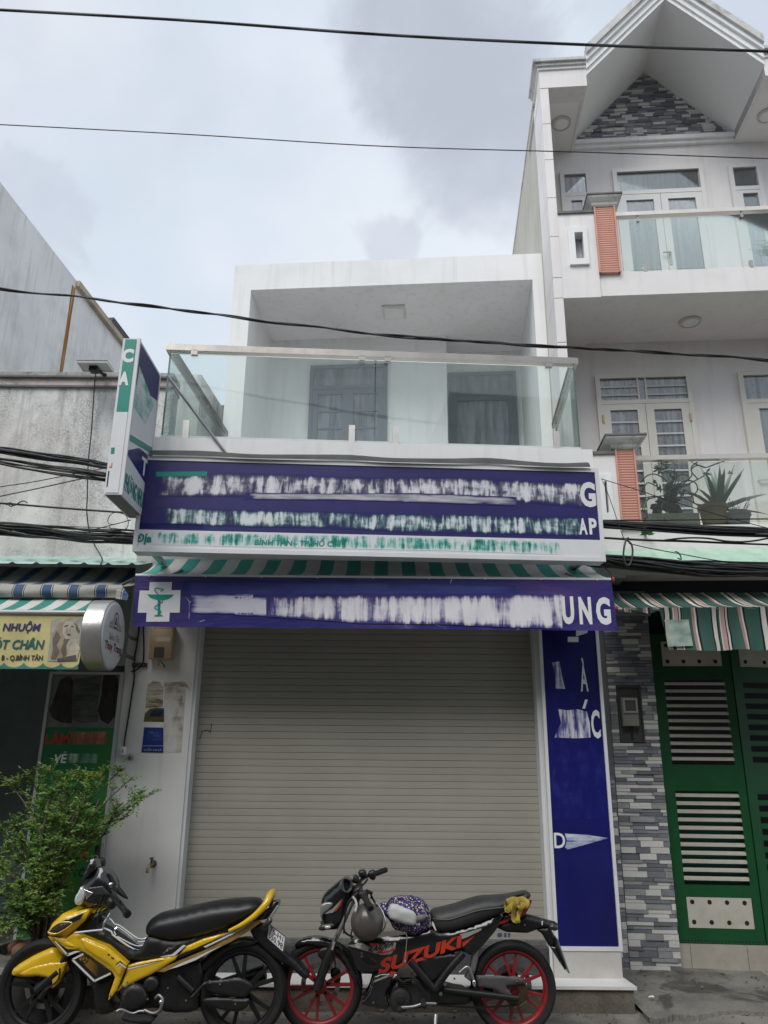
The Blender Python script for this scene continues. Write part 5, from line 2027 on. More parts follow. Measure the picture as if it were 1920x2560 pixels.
# right pier of the salon and interior
m_ = MB()
m_.box(-2.80, XL - 0.012, 6.72, 7.4, 0.0, 2.9)
m_.build('side_pier', mat('mint_wall', (0.33, 0.43, 0.40), 0.8, dirt=0.4, dirtcol=(0.15, 0.17, 0.15)), sal)
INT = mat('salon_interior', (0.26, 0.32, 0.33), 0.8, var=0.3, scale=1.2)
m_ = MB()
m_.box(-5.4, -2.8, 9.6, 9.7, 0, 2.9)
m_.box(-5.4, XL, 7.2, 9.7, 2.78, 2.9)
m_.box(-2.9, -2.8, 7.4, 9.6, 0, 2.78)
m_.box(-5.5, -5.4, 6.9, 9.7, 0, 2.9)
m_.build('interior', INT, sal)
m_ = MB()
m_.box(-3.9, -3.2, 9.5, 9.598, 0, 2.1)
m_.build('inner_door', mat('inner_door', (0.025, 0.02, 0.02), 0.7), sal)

# tall building further left: flank wall receding above the salon
FT = Frame(-5.3, 8.0, -4.5)
tb = thing('tall_building', 'tall grey building flank with sloping top line and rust streak', 'building', tuple(FT.M @ Vector((-1, 3, 0))))
t0 = FT.S(Q_(0, 390), 0)
t1 = FT.S(b1(728, 1082), 0)
t2 = FT.S(b1(1310, 1625), 0)
zt0 = (t0[1] + t1[1]) / 2
FLANK = mat('grey_flank_render', (0.74, 0.745, 0.745), 0.9, var=0.12, scale=1.0, bump=0.25, streak=0.4, dirt=0.5, dirtcol=(0.33, 0.335, 0.335), dscale=1.1)
m_ = MB(FT)
m_.box(-4.0, 0, t0[0] - 3.0, t1[0], 0, zt0)
m_.build('wall', FLANK, tb)
z2 = FT.S(b1(760, 1110), 0)[1] - 0.02
m_ = MB(FT)
m_.box(-4.0, -0.02, t1[0] + 0.001, t2[0] + 4, 0, min(z2, zt0 - 0.1))
m_.build('rear_wall', FLANK, tb)
zg2 = min(z2, zt0 - 0.1)
m_ = MB(FT)
m_.box(-0.3, 0.06, t1[0] + 0.002, t2[0] + 4, zg2, zg2 + 0.10)
m_.build('gutter', mat('rusty_gutter', (0.42, 0.36, 0.28), 0.8, var=0.25, dirt=0.6, dirtcol=(0.35, 0.15, 0.05), dscale=3), tb)
r0 = FT.S(b1(738, 1130), 0.003)
m_ = MB(FT)
zz = [zg2 - 0.05 - i * 0.25 for i in range(30)]
L = []
for i, z in enumerate(zz):
    w_ = 0.06 * (1 - 0.55 * i / 30) * (0.95 + 0.08 * math.sin(i * 2.1))
    L.append([(0.003, t1[0] - 0.05 - w_, z), (0.003, t1[0] - 0.05 + w_, z)])
m_.loft(L, closed=False, caps=False)


def rust():
    b = NB('rust_run')
    n = b.noise(b.coord(scale=(14, 14, 0.8)), 1.5, 5)
    b.bsdf(b.ramp(n, [(0.3, (0.20, 0.075, 0.025)), (0.55, (0.36, 0.17, 0.05)), (0.75, (0.48, 0.40, 0.28))]), 0.9, 0, 0.2)
    return b.m


m_.build('rust_streak', rust(), tb, fix=False)
ra = FT.S(b1(1010, 1345), -0.3)
m_ = MB(FT)
for i in range(2):
    pass
v_a = FT.S(b1(1020, 1350), -0.1)[0]
m_.prism_u([(v_a, zg2 + 0.101), (v_a + 0.15, zg2 + 0.34), (t2[0] + 4, zg2 + 0.34), (t2[0] + 4, zg2 + 0.101)], -1.5, -0.02)
m_.build('roof_sheet', mat('dark_roof_sheet', (0.045, 0.045, 0.05), 0.7, var=0.3, bump=0.3), tb)


# ================================================================== HOUSES ACROSS THE STREET (unseen behind the viewer, added to shade the lane)
OPP = mat('added_opposite_render', (0.24, 0.235, 0.22), 0.85, var=0.15, scale=0.6, bump=0.1, dirt=0.2)
for i, (x0, x1, h) in enumerate(((-13, -7.2, 7.2), (-7.1, -2.6, 8.8), (-2.5, 2.2, 7.6), (2.3, 6.8, 9.2), (6.9, 13, 7.4))):
    m_ = MB()
    m_.box(x0, x1, -8.0, -2.6, 0, h)
    m_.box(x0 + 0.2, x1 - 0.2, -2.6, -1.9, 3.5, 3.65)
    m_.box(x0 + 0.6, x1 - 0.6, -2.61, -2.55, 0.1, 2.9)
    for k_ in range(2):
        m_.box(x0 + 0.7 + k_ * 1.9, x0 + 1.9 + k_ * 1.9, -2.62, -2.56, 4.3, 6.3)
    o = m_.build('added_opposite_building', OPP)
    o['kind'] = 'structure'

# ================================================================== SALON FRONT
MINT = mat('mint_tin', (0.52, 0.72, 0.66), 0.45, var=0.08, scale=4, bump=0.05, dirt=0.25, dirtcol=(0.25, 0.24, 0.2), dscale=6)
zr0 = FM.P(b2(600, 1880), DSAL)[1]
VT = 6.25
zr1 = FM.P(b2(600, 1945), VT)[1]
xr_ = FM.P(b2(1325, 1950), VT)[0]


def mint(a, b_):
    u_ = -4.6 + (xr_ + 4.6) * a
    k_ = (u_ / 0.20) % 1.0
    rib = 0.020 * (1 - abs(k_ - 0.5) / 0.14) if abs(k_ - 0.5) < 0.14 else 0.0
    return (u_, VT + (DSAL - VT) * b_, zr1 + (zr0 - zr1) * b_ + rib + 0.012 * mnoise.noise(Vector((u_ * 2, b_ * 2, 0))) * (1 - b_))


m_ = MB()
m_.grid(mint, 170, 10)
o = m_.build('tin_roof', MINT, smooth=40, fix=False)
tag(o, 'pale mint tin canopy roof with wavy edge above the salon awnings', 'canopy')

BW = stripes('blue_white_stripes', 0.215, [(0.0, (0.42, 0.41, 0.38)), (0.50, (0.02, 0.03, 0.05)), (0.53, (0.45, 0.44, 0.42)), (0.565, (0.02, 0.03, 0.05)), (0.585, (0.05, 0.10, 0.22)), (0.87, (0.02, 0.03, 0.05)), (0.89, (0.45, 0.44, 0.42)), (0.925, (0.02, 0.03, 0.05)), (0.95, (0.42, 0.41, 0.38))], 0, 0.02, 0.8, 0.45)
aw3 = thing('striped_awning', 'sagging blue and white striped awning under the mint tin roof', 'awning', (-3.0, 6.3, 2.8))
VB_ = 6.0
zz0 = FM.P(b4(600, 70), 6.75)[1]
zz1 = FM.P(b4(600, 250), VB_)[1]
zz2 = FM.P(b4(600, 370), VB_ - 0.02)[1]
xe = FM.P(b4(1200, 240), VB_)[0]
xe2 = FM.P(b4(1285, 400), VB_)[0]


def bw_top(a, b_):
    u_ = -4.5 + (xe + 4.5) * a
    return (u_, VB_ + 0.75 * b_, zz1 + (zz0 - zz1) * b_ - 0.06 * math.sin(math.pi * b_) + 0.012 * mnoise.noise(Vector((u_ * 3, b_ * 3, 5))))


def bw_val(a, b_):
    u_ = -4.5 + (xe + 4.5) * a
    z_ = zz1 + 0.004 + (zz2 - zz1) * b_ + 0.010 * mnoise.noise(Vector((u_ * 2.5, b_, 8)))
    return (u_ + (0.05 * b_ * a), VB_ - 0.004 + 0.03 * b_ * mnoise.noise(Vector((u_ * 4, b_ * 2, 1))) - 0.03 * math.sin(math.pi * b_), z_)


m_ = MB()
m_.grid(bw_top, 60, 8)
m_.build('canopy', BW, aw3, smooth=60, fix=False)
m_ = MB()
m_.grid(bw_val, 70, 6)
m_.build('valance', BW, aw3, smooth=60, fix=False)
pts = [FM.P(b4(*p), VB_ - 0.01) for p in [(1195, 238), (1285, 355), (1275, 410), (1150, 385), (1160, 300)]]
m_ = MB()
m_.add([(pts[0][0], VB_, pts[0][1]), (pts[1][0], VB_ - 0.05, pts[1][1]), (pts[2][0], VB_ - 0.06, pts[2][1]), (pts[3][0], VB_ - 0.03, pts[3][1]), (pts[4][0], VB_ - 0.035, pts[4][1])], [(0, 1, 4), (1, 2, 3, 4)])
m_.build('folded_corner', BW, aw3, fix=False)
m_ = MB()
m_.tube([(xe - 0.02, VB_ + 0.01, zz1), (xe + 0.02, 6.72, zz0 - 0.02)], 0.014, 8)
m_.build('side_bar', STEELD, aw3, smooth=40)

GW = stripes('mint_white_stripes', 0.188, [(0.0, (0.05, 0.24, 0.20)), (0.5, (0.60, 0.60, 0.57))], 0, 0.05, 0.75, 0.25)
aw4 = thing('salon_awning', 'green and white striped salon awning with pale yellow printed valance', 'awning', (-3.0, 5.8, 2.4))
VG = 5.72
gzt = FM.P(b4(500, 378), 6.05)[1]
gzb = FM.P(b4(500, 497), VG)[1]
gx1, _ = FM.P(b4(1010, 380), 6.05)
gx0, _ = FM.P(b4(865, 497), VG)


def gw(a, b_):
    x1 = gx0 + (gx1 - gx0) * b_
    u_ = -4.2 + (x1 + 4.2) * a
    return (u_ + 0.16 * b_ * (1 - a), VG + (6.05 - VG) * b_, gzb + (gzt - gzb) * b_ - 0.012 * math.sin(math.pi * b_))


m_ = MB()
m_.grid(gw, 50, 6)
m_.build('canopy', GW, aw4, smooth=60, fix=False)
zrod = FM.P(b4(500, 520), VG)[1]
xrod = FM.P(b4(885, 520), VG)[0]
m_ = MB()
m_.tube([(-4.2, VG - 0.005, zrod), (xrod - 0.01, VG - 0.005, zrod)], 0.019, 12)
m_.build('front_bar', mat('grey_tube', (0.42, 0.42, 0.41), 0.45, 0.3), aw4, smooth=40)
m_ = MB()
m_.lathe([(0, 0), (0.032, 0.0), (0.036, 0.01), (0.03, 0.028), (0, 0.032)], (xrod - 0.01, VG - 0.005, zrod), (1, 0, 0), 16)
m_.build('end_cap', MATS['red_plastic'], aw4, smooth=40)
# yellow banner with scalloped green hem
YEL = mat('pale_yellow_tarpaulin', (0.60, 0.53, 0.24), 0.55, var=0.22, scale=3.5, bump=0.3, bscale=8)
yzt = FM.P(b4(400, 540), VG)[1]
yzb = FM.P(b4(400, 1078), VG)[1]
yx1, _ = FM.P(b4(868, 545), VG)
yx1b, _ = FM.P(b4(770, 1078), VG)


def ywob(u_, z_):
    t = max(0, (yzt - z_) / (yzt - yzb))
    return t * (0.02 * mnoise.noise(Vector((u_ * 2.7, z_ * 2, 13))) + 0.006 * mnoise.noise(Vector((u_ * 9, z_ * 6, 3))))


def banner(z_of):
    def fn(a, b_):
        x1 = yx1 + (yx1b - yx1) * b_
        u_ = -4.2 + (x1 + 4.2) * a
        z_ = yzt + (yzb - yzt) * b_
        return (u_, VG - 0.003 + ywob(u_, z_), z_)
    return fn


m_ = MB()
m_.grid(banner(None), 110, 26)
m_.build('valance', YEL, aw4, smooth=60, fix=False)


def on_y(mb):
    mb.v = [(p[0], p[1] + ywob(p[0], p[2]), p[2]) for p in mb.v]


VY = VG - 0.0065
TEALD = mat('teal_hem', (0.05, 0.20, 0.16), 0.55, var=0.15)
m_ = MB()
scx = [b4(x, 1030) for x in (-175, 35, 235, 425, 600, 775)]
xs_ = [FM.P(p, VY)[0] for p in scx]
zs_t = FM.P(b4(400, 1015), VY)[1]
zs_d = FM.P(b4(400, 1062), VY)[1]
for a, b_ in zip(xs_[:-1], xs_[1:]):
    top_ = [(a + (b_ - a) * t / 10, zs_t + (zs_d - zs_t) * math.sin(math.pi * t / 10) ** 0.6) for t in range(11)]
    for i in range(10):
        m_.quad((top_[i][0], VY, top_[i][1]), (top_[i + 1][0], VY, top_[i + 1][1]), (top_[i + 1][0], VY, yzb), (top_[i][0], VY, yzb))
on_y(m_)
m_.build('scalloped_hem', TEALD, aw4, fix=False)
DBLUE = mat('dark_blue_print', (0.03, 0.03, 0.13), 0.5, bump=0)
DTEAL = mat('dark_teal_print', (0.015, 0.11, 0.11), 0.5, bump=0)
DBRN = mat('dark_brown_print', (0.035, 0.02, 0.03), 0.5, bump=0)
for body, p0, p1, mm, sh in (('NHUỘM', (38, 598), (392, 725), DBLUE, 0.12), ('ÓT CHÂN', (-60, 762), (432, 884), DTEAL, 0.12), ('B - Q.BÌNH TÂN', (18, 925), (420, 1004), DBRN, 0.0)):
    m_ = MB()
    lay(m_, FM, VY - 0.001, body, b4(*p0), b4(*p1), 0.03, sh)
    on_y(m_)
    m_.build('lettering', mm, aw4, fix=False)
# portrait print: pale ground, wavy hair, face and shoulder
PR = [mat('print_%d' % i, c, 0.5, var=0.3, scale=14, bump=0) for i, c in enumerate(((0.42, 0.40, 0.33), (0.16, 0.13, 0.10), (0.52, 0.47, 0.38), (0.10, 0.085, 0.07), (0.36, 0.30, 0.22)))]
pp = lambda L, v: [FM.P(b4(*p), v) for p in L]
pic = [([(505, 580), (828, 560), (790, 790), (755, 1000), (470, 1000), (490, 800)], 0, 0),
       ([(640, 590), (700, 572), (745, 600), (760, 680), (735, 760), (760, 850), (720, 950), (640, 985), (540, 990), (490, 960), (520, 860), (505, 760), (560, 650)], 4, 1),
       ([(650, 610), (715, 600), (738, 650), (735, 720), (700, 775), (655, 782), (622, 735), (618, 660)], 2, 2),
       ([(660, 780), (705, 770), (760, 800), (790, 870), (760, 985), (660, 985), (650, 880)], 2, 2),
       ([(520, 780), (560, 700), (600, 760), (560, 840), (590, 900), (550, 985), (505, 980), (525, 880)], 1, 3),
       ([(730, 610), (760, 640), (790, 700), (770, 760), (740, 720), (748, 660)], 1, 3),
       ([(630, 780), (690, 778), (655, 840), (660, 930), (620, 960), (600, 880), (625, 830)], 1, 4),
       ([(636, 648), (675, 640), (672, 652), (640, 660)], 3, 5), ([(703, 648), (730, 655), (725, 664), (703, 660)], 3, 5),
       ([(655, 728), (700, 728), (690, 745), (665, 745)], 3, 5), ([(690, 660), (700, 700), (684, 706)], 4, 5), ([(565, 975), (750, 935), (755, 990), (565, 1000)], 3, 6)]
m_ = MB()
for L, k_, lv in pic:
    m_.m = k_
    m_.face(pp(L, VY - 0.0006 * lv), VY - 0.0006 * lv)
on_y(m_)
m_.build('portrait_print', PR, aw4, fix=False)
m_ = MB()                                  # green board behind the banner's end
a, zt_ = FM.P(b4(770, 590), 5.95)
b_, zb_ = FM.P(b4(1250, 1080), 5.95)
m_.box(a, b_ - 0.02, 6.62, 6.70, zb_ + 0.1, zt_ + 0.3)
m_.build('side_board', MATS['mint_wall'], sal)

# oval light box
ov = thing('oval_sign', 'silver oval light box sign with dark red lettering beside the yellow valance', 'sign', (-2.0, 5.8, 2.2))
XO = FM.P(b4(1100, 740), 5.80)[0]
yc_top = FM.S(b4(1130, 392), XO)
yc_bot = FM.S(b4(1060, 1090), XO)
yl = FM.S(b4(985, 760), XO)[0]
yr = FM.S(b4(1228, 760), XO)[0]
zt_, zb_ = yc_top[1], yc_bot[1]
cy, cz, ry, rz_ = (yl + yr) / 2, (zt_ + zb_) / 2, (yr - yl) / 2, (zt_ - zb_) / 2
TO = 0.15


def oval(x, f_):
    return [(x, cy + ry * f_ * math.cos(2 * math.pi * k_ / 40), cz + rz_ * f_ * math.sin(2 * math.pi * k_ / 40)) for k_ in range(40)]


m_ = MB()
m_.loft([oval(XO - TO, 0.97), oval(XO - TO + 0.01, 1.0), oval(XO - 0.012, 1.0), oval(XO, 0.985), oval(XO, 0.95)])
m_.build('casing', mat('silver_casing', (0.55, 0.54, 0.52), 0.3, 0.75, var=0.12, scale=5, dirt=0.25, dirtcol=(0.2, 0.18, 0.16), dscale=4), ov, smooth=35)
m_ = MB()
m_.loft([oval(XO + 0.001, 0.945), oval(XO + 0.008, 0.93), oval(XO + 0.012, 0.85)])
m_.build('face', mat('oval_face', (0.52, 0.53, 0.54), 0.35, var=0.06, bump=0), ov, smooth=50)


def oq(f0, t0, f1, t1):
    X_ = XO + 0.0135
    P_ = lambda f_, t: (X_, cy + ry * f_, cz + rz_ * t)
    return [P_(f0, t0), P_(f1, t0), P_(f1, t1), P_(f0, t1)]


RED = mat('dark_red_print', (0.14, 0.02, 0.03), 0.5, bump=0)
for body, q_, mm in (('Salon Tóc', oq(-0.42, -0.16, 0.45, 0.03), mat('grey_print', (0.28, 0.27, 0.28), 0.5, bump=0)), ('Thùy Trang', oq(-0.68, -0.52, 0.74, -0.22), RED)):
    m_ = MB()
    lettering(m_, body, q_, 0.025)
    m_.build('lettering', mm, ov, fix=False)
m_ = MB()
C0 = Vector((XO + 0.0135, cy, cz + rz_ * 0.42))


def ring_face(r0, r1, sy=0.9):
    n = 20
    for k_ in range(n):
        a, b_ = 2 * math.pi * k_ / n, 2 * math.pi * (k_ + 1) / n
        m_.quad(*[(C0.x, C0.y + r * sy * math.cos(t), C0.z + r * 1.15 * math.sin(t)) for r, t in ((r0, a), (r1, a), (r1, b_), (r0, b_))])


ring_face(0.045, 0.056)
m_.quad(*oq(-0.52, 0.18, 0.52, 0.2))
m_.quad(*oq(-0.52, 0.23, 0.52, 0.24))
for s_ in (-1, 1):
    for k_ in range(3):
        m_.quad(*oq(s_ * (0.26 + 0.09 * k_), 0.26, s_ * (0.29 + 0.09 * k_), 0.40 - 0.04 * k_))
m_.add([(C0.x, C0.y - 0.02, C0.z - 0.03), (C0.x, C0.y + 0.02, C0.z - 0.03), (C0.x, C0.y + 0.012, C0.z + 0.02), (C0.x, C0.y, C0.z + 0.035), (C0.x, C0.y - 0.015, C0.z + 0.015)], [(0, 1, 2, 3, 4)])
m_.build('emblem', mat('brown_print', (0.10, 0.05, 0.05), 0.5, bump=0), ov, fix=False)
m_ = MB()
m_.tube([(XO - TO / 2, cy + ry * 0.9, cz + 0.08), (XO - TO / 2, 6.7, cz + 0.08)], 0.015, 8)
m_.tube([(XO - TO / 2, cy + ry * 0.9, cz - 0.08), (XO - TO / 2, 6.7, cz - 0.08)], 0.015, 8)
m_.build('bracket', STEELD, ov, smooth=40)

# poster board leaning on the salon pier
bd = thing('poster_board', 'tall green salon price board with picture of hair, behind the bush', 'poster board', (-2.5, 6.6, 0.3))
VD = 6.56
bx0, bzt = FM.P(k7(640, 145), VD)
bx1, _ = FM.P(k7(1530, 145), VD)
bx0 = (bx0 + FM.P(k7(345, 2000), VD)[0]) / 2
bx1 = (bx1 + FM.P(k7(1310, 2000), VD)[0]) / 2
bzb = 0.35
zgd = FM.P(k7(1000, 830), VD)[1]
m_ = MB()
m_.box(bx0, bx1, VD, 6.70, bzb, bzt)
m_.build('backing', mat('board_grey', (0.34, 0.35, 0.34), 0.7, var=0.15), bd)
BGR = NB('green_board')
_n = BGR.noise(BGR.coord(), 2.2, 4)
_sep = BGR.node('ShaderNodeSeparateXYZ', {0: BGR.coord()})
_t = BGR.math('ADD', BGR.math('MULTIPLY', BGR.math('ADD', _sep.outputs[0], 2.75), 1.1), BGR.math('MULTIPLY', _sep.outputs[2], -0.28))
BGR.bsdf(BGR.mix(BGR.math('ADD', _t, BGR.math('MULTIPLY', _n, 0.25), True), (0.008, 0.13, 0.045, 1), (0.10, 0.25, 0.02, 1)), 0.4, 0, 0.4)
m_ = MB()
m_.box(bx0 + 0.025, bx1 - 0.025, VD - 0.004, VD - 0.0005, bzb + 0.02, zgd)
m_.build('price_panel', BGR.m, bd)
m_ = MB()
m_.box(bx0 + 0.025, bx1 - 0.03, VD - 0.004, VD - 0.0005, zgd + 0.001, bzt - 0.02)
m_.build('picture_panel', mat('picture_grey', (0.15, 0.155, 0.15), 0.4, var=0.3, scale=6, bump=0), bd)
for (a, b_, c_, d) in ((bx0, bx0 + 0.024, bzb, bzt), (bx1 - 0.024, bx1, bzb, bzt), (bx0 + 0.024, bx1 - 0.024, bzt - 0.02, bzt)):
    m_ = MB()
    m_.box(a, b_, VD - 0.014, VD - 0.0002, c_, d)
    m_.build('frame', mat('frame_grey', (0.40, 0.41, 0.40), 0.5), bd)
HAIR = smear('hair_print', [(0.008, 0.007, 0.007), (0.02, 0.016, 0.014), (0.06, 0.05, 0.045)], 18, 3, seed=4.4)
HAIR2 = smear('hair_print_pale', [(0.02, 0.022, 0.02), (0.06, 0.065, 0.06), (0.11, 0.115, 0.105)], 5, 16, seed=6.4)
VH = VD - 0.0055
for L, mm in (([(905, 230), (1250, 190), (1200, 560), (1210, 760), (1000, 775), (880, 740)], HAIR2), ([(800, 210), (860, 195), (900, 260), (890, 500), (880, 780), (760, 770), (650, 720), (600, 620), (640, 540), (690, 380), (730, 260)], HAIR), ([(1270, 190), (1390, 165), (1440, 220), (1465, 360), (1440, 480), (1460, 580), (1420, 680), (1330, 790), (1240, 740), (1200, 620), (1250, 420), (1255, 290)], HAIR)):
    m_ = MB()
    m_.face([FM.P(k7(*p), VH) for p in L], VH)
    m_.build('hair_picture', mm, bd)
    VH -= 0.0006
VL = VD - 0.0055
for body, p0, p1, mm in (('LÀM', (565, 872), (850, 1038), mat('red_print', (0.42, 0.03, 0.02), 0.5, bump=0)), ('VẼ', (676, 1125), (815, 1268), WPRINT), ('UỐN TÓC', (640, 1530), (1110, 1648), mat('black_green_print', (0.01, 0.02, 0.015), 0.5, bump=0)),
                         ('CHĂM SÓC', (500, 1730), (1180, 1842), MATS['black_green_print']), ('SỐ', (1130, 2080), (1260, 2200), MATS['black_green_print'])):
    m_ = MB()
    lay(m_, FM, VL, body, k7(*p0), k7(*p1), 0.035, 0.06)
    m_.build('lettering', mm, bd, fix=False)
for L, mm in (([(850, 880), (1320, 880), (1310, 1035), (850, 1038)], smear('red_smear', [(0.01, 0.14, 0.05), (0.25, 0.08, 0.04), (0.42, 0.22, 0.14)], 22, 3, seed=1.9)), ([(820, 1150), (1215, 1150), (1205, 1268), (820, 1268)], smear('white_smear', [(0.01, 0.14, 0.05), (0.12, 0.25, 0.15), (0.55, 0.58, 0.5)], 20, 3, seed=2.9, lo=0.42)),
              ([(850, 1372), (1300, 1372), (1290, 1450), (840, 1450)], smear('yellow_smear', [(0.02, 0.15, 0.04), (0.30, 0.28, 0.02), (0.45, 0.36, 0.03)], 24, 4, seed=3.9))):
    m_ = MB()
    m_.face([FM.P(k7(*p), VL) for p in L], VL)
    m_.build('smeared_lettering', mm, bd)
for body, p0, p1, mm in (('257/799', (420, 875), (850, 975), MATS['red_print']), ('TÔ', (715, 1060), (845, 1155), MATS['black_green_print'])):
    m_ = MB()
    lay(m_, FM, VL, body, b8(*p0), b8(*p1), 0.03)
    m_.build('lettering', mm, bd, fix=False)

# ================================================================== THINGS ON THE LEFT PIER OF THE SHOP
mb_ = thing('meter_box', 'beige electricity meter box on the white pier below the valance', 'meter box', (-1.8, VF, 2.2))
VM = VF - 0.11
a, zt_ = FM.P(b5(283, 545), VM)
b_, zb_ = FM.P(b5(455, 818), VM)
a = FM.P(b5(262, 700), VM)[0]
BX = mat('beige_meter_plastic', (0.42, 0.31, 0.18), 0.5, var=0.1, scale=5, bump=0.05, dirt=0.2, dirtcol=(0.22, 0.15, 0.08))
m_ = MB()
m_.pillow([(a, zb_), (b_, zb_), (b_, zt_), (a, zt_)], VM, VF - 0.001, 0.012)
bo = m_.build('body', BX, mb_, smooth=35)
for i in range(13):
    x = a + 0.02 + (b_ - a - 0.04) * i / 12
    m_ = MB()
    m_.box(x - 0.0035, x + 0.0035, VM - 0.003, VM - 0.0003, zb_ + 0.015, zb_ + (zt_ - zb_) * 0.58)
    m_.build('rib', BX, bo)
p0, p1 = FM.P(b5(316, 718), VM - 0.004), FM.P(b5(386, 808), VM - 0.004)
m_ = MB()
m_.box(p0[0], p1[0], VM - 0.006, VM - 0.0034, p1[1], p0[1])
m_.build('window', mat('meter_glass', (0.07, 0.065, 0.06), 0.15), bo)
for (x0, x1, c_, d) in ((p0[0] - 0.006, p0[0], p1[1], p0[1]), (p1[0], p1[0] + 0.006, p1[1], p0[1]), (p0[0], p1[0], p0[1], p0[1] + 0.006), (p0[0], p1[0], p1[1] - 0.006, p1[1])):
    m_ = MB()
    m_.box(x0, x1, VM - 0.008, VM - 0.0034, c_, d)
    m_.build('window_rim', mat('meter_rim_brown', (0.13, 0.09, 0.06), 0.5), bo)
p0, p1 = FM.P(b5(330, 622), VM - 0.004), FM.P(b5(450, 668), VM - 0.004)
m_ = MB()
m_.box(p0[0], p1[0], VM - 0.002, VM - 0.0003, p1[1], p0[1])
m_.build('label_sticker', mat('label_white', (0.48, 0.45, 0.42), 0.5), bo)
m_ = MB()
m_.box(a + 0.02, b_ - 0.01, VM + 0.01, VF - 0.001, zt_ + 0.0005, zt_ + 0.03)
m_.build('top_bracket', STEELD, mb_)
# loose wire tails below
m_ = MB()
L = [(345, 820), (352, 850), (348, 880)]
m_.tube([(FM.P(b5(*p), VF - 0.03)[0], VF - 0.03, FM.P(b5(*p), VF - 0.03)[1]) for p in L], 0.003, 5)
m_.build('wire_tail', CABLE, mb_)
m_ = MB()
L = [(362, 830), (385, 862), (405, 880), (403, 900), (390, 880)]
m_.tube([(FM.P(b5(*p), VF - 0.03)[0], VF - 0.03, FM.P(b5(*p), VF - 0.03)[1]) for p in L], 0.004, 5)
m_.build('wire_tail', mat('red_wire', (0.10, 0.02, 0.02), 0.5), mb_)


def wire_px(name, pts, crop, D, r, label, cat='cable', material=None, n=6, group=None, sub=8):
    """a cable through picture positions, hanging at its own depth (number or one per point)"""
    Ds = D if isinstance(D, (list, tuple)) else [D] * len(pts)
    P3 = []
    for p, d in zip(pts, Ds):
        u_, z_ = FM.P(crop(*p), d)
        P3.append(Vector((u_, d, z_)))
    out = run_on(smooth_path(P3, sub), pts, crop)
    m = MB()
    m.tube(out, r, n)
    o = m.build(name, material or CABLE, smooth=60)
    if label:
        tag(o, label, cat, group)
    return o


def run_on(P3, pts, crop):
    """a line that leaves the picture goes on along the street"""
    for i, s_ in ((0, -1), (-1, 1)):
        x = crop(*pts[i])[0]
        if x < -5 or x > 1925:
            d = (P3[i] - P3[1 if i == 0 else -2]).normalized()
            p = P3[i] + d * 9.0
            P3 = [p] + P3 if i == 0 else P3 + [p]
    return P3


def smooth_path(P3, sub=8):
    if len(P3) < 3:
        return P3
    out = []
    for i in range(len(P3) - 1):
        p0, p1, p2, p3 = P3[max(0, i - 1)], P3[i], P3[i + 1], P3[min(len(P3) - 1, i + 2)]
        for k_ in range(sub):
            t = k_ / sub
            out.append(0.5 * ((2 * p1) + (p2 - p0) * t + (2 * p0 - 5 * p1 + 4 * p2 - p3) * t * t + (3 * p1 - p0 - 3 * p2 + p3) * t * t * t))
    out.append(P3[-1])
    return out


wire_px('wall_cable', [(175, 480), (168, 560), (150, 700), (132, 800), (125, 900), (128, 990), (105, 1150), (75, 1350), (45, 1530), (38, 1610)], b5, VF - 0.012, 0.007, 'long black cable running down the white pier to a switch', 'cable')
wire_px('wall_cable', [(212, 480), (210, 560), (214, 680), (212, 800), (205, 855), (178, 900), (140, 925), (100, 935)], b5, VF - 0.02, 0.006, 'short black cable loop ending at the dark bracket on the pier', 'cable')
br = thing('wall_bracket', 'small dark steel cable bracket screwed to the white pier', 'bracket', (-2.1, VF, 2.0))
m_ = MB()
p0, p1 = FM.P(b5(112, 855), VF - 0.02), FM.P(b5(240, 895), VF - 0.02)
m_.box(p0[0], p1[0], VF - 0.022, VF - 0.001, p1[1], p0[1])
m_.build('plate', mat('rusty_steel', (0.06, 0.055, 0.055), 0.6, 0.4, var=0.4), br)
for f_ in (0.2, 0.5, 0.8):
    m_ = MB()
    x = p0[0] + (p1[0] - p0[0]) * f_
    m_.lathe([(0, -0.006), (0.008, -0.006), (0.009, 0)], (x, VF - 0.0225, (p0[1] + p1[1]) / 2), (0, 1, 0), 8)
    m_.build('bolt', STEEL, br)
sw_ = thing('wall_switch', 'small white switch at the lower end of the long black cable', 'switch', (-2.13, VF, 1.4))
p0, p1 = FM.P(b5(8, 1612), VF - 0.03), FM.P(b5(42, 1688), VF - 0.03)
m_ = MB()
m_.pillow([(p0[0], p1[1]), (p1[0], p1[1]), (p1[0], p0[1]), (p0[0], p0[1])], VF - 0.035, VF - 0.001, 0.006)
m_.build('body', WPRINT, sw_, smooth=40)
m_ = MB()
cx_, cz_ = (p0[0] + p1[0]) / 2, (p0[1] + p1[1]) / 2
m_.box(cx_ - 0.006, cx_ + 0.006, VF - 0.041, VF - 0.0352, cz_ - 0.014, cz_ + 0.014)
m_.build('rocker', mat('switch_rocker', (0.3, 0.28, 0.26), 0.5), sw_)
hk = thing('wall_hook', 'small rusty hook fitting with dark stain on the white pier', 'hook', (-2.05, VF, 1.35))
p0, p1 = FM.P(b5(62, 1680), VF - 0.03), FM.P(b5(112, 1730), VF - 0.03)
m_ = MB()
cx_, cz_ = (p0[0] + p1[0]) / 2, (p0[1] + p1[1]) / 2
r_ = (p1[0] - p0[0]) / 2
m_.lathe([(0, -0.03), (r_ * 0.6, -0.03), (r_, -0.02), (r_, 0), (0, 0)], (cx_, VF - 0.001, cz_), (0, 1, 0), 16)
m_.build('cup', mat('cup_grey', (0.3, 0.29, 0.28), 0.5), hk, smooth=40)
m_ = MB()
m_.ball((cx_, VF - 0.032, cz_ - 0.004), 0.010, 8, 6)
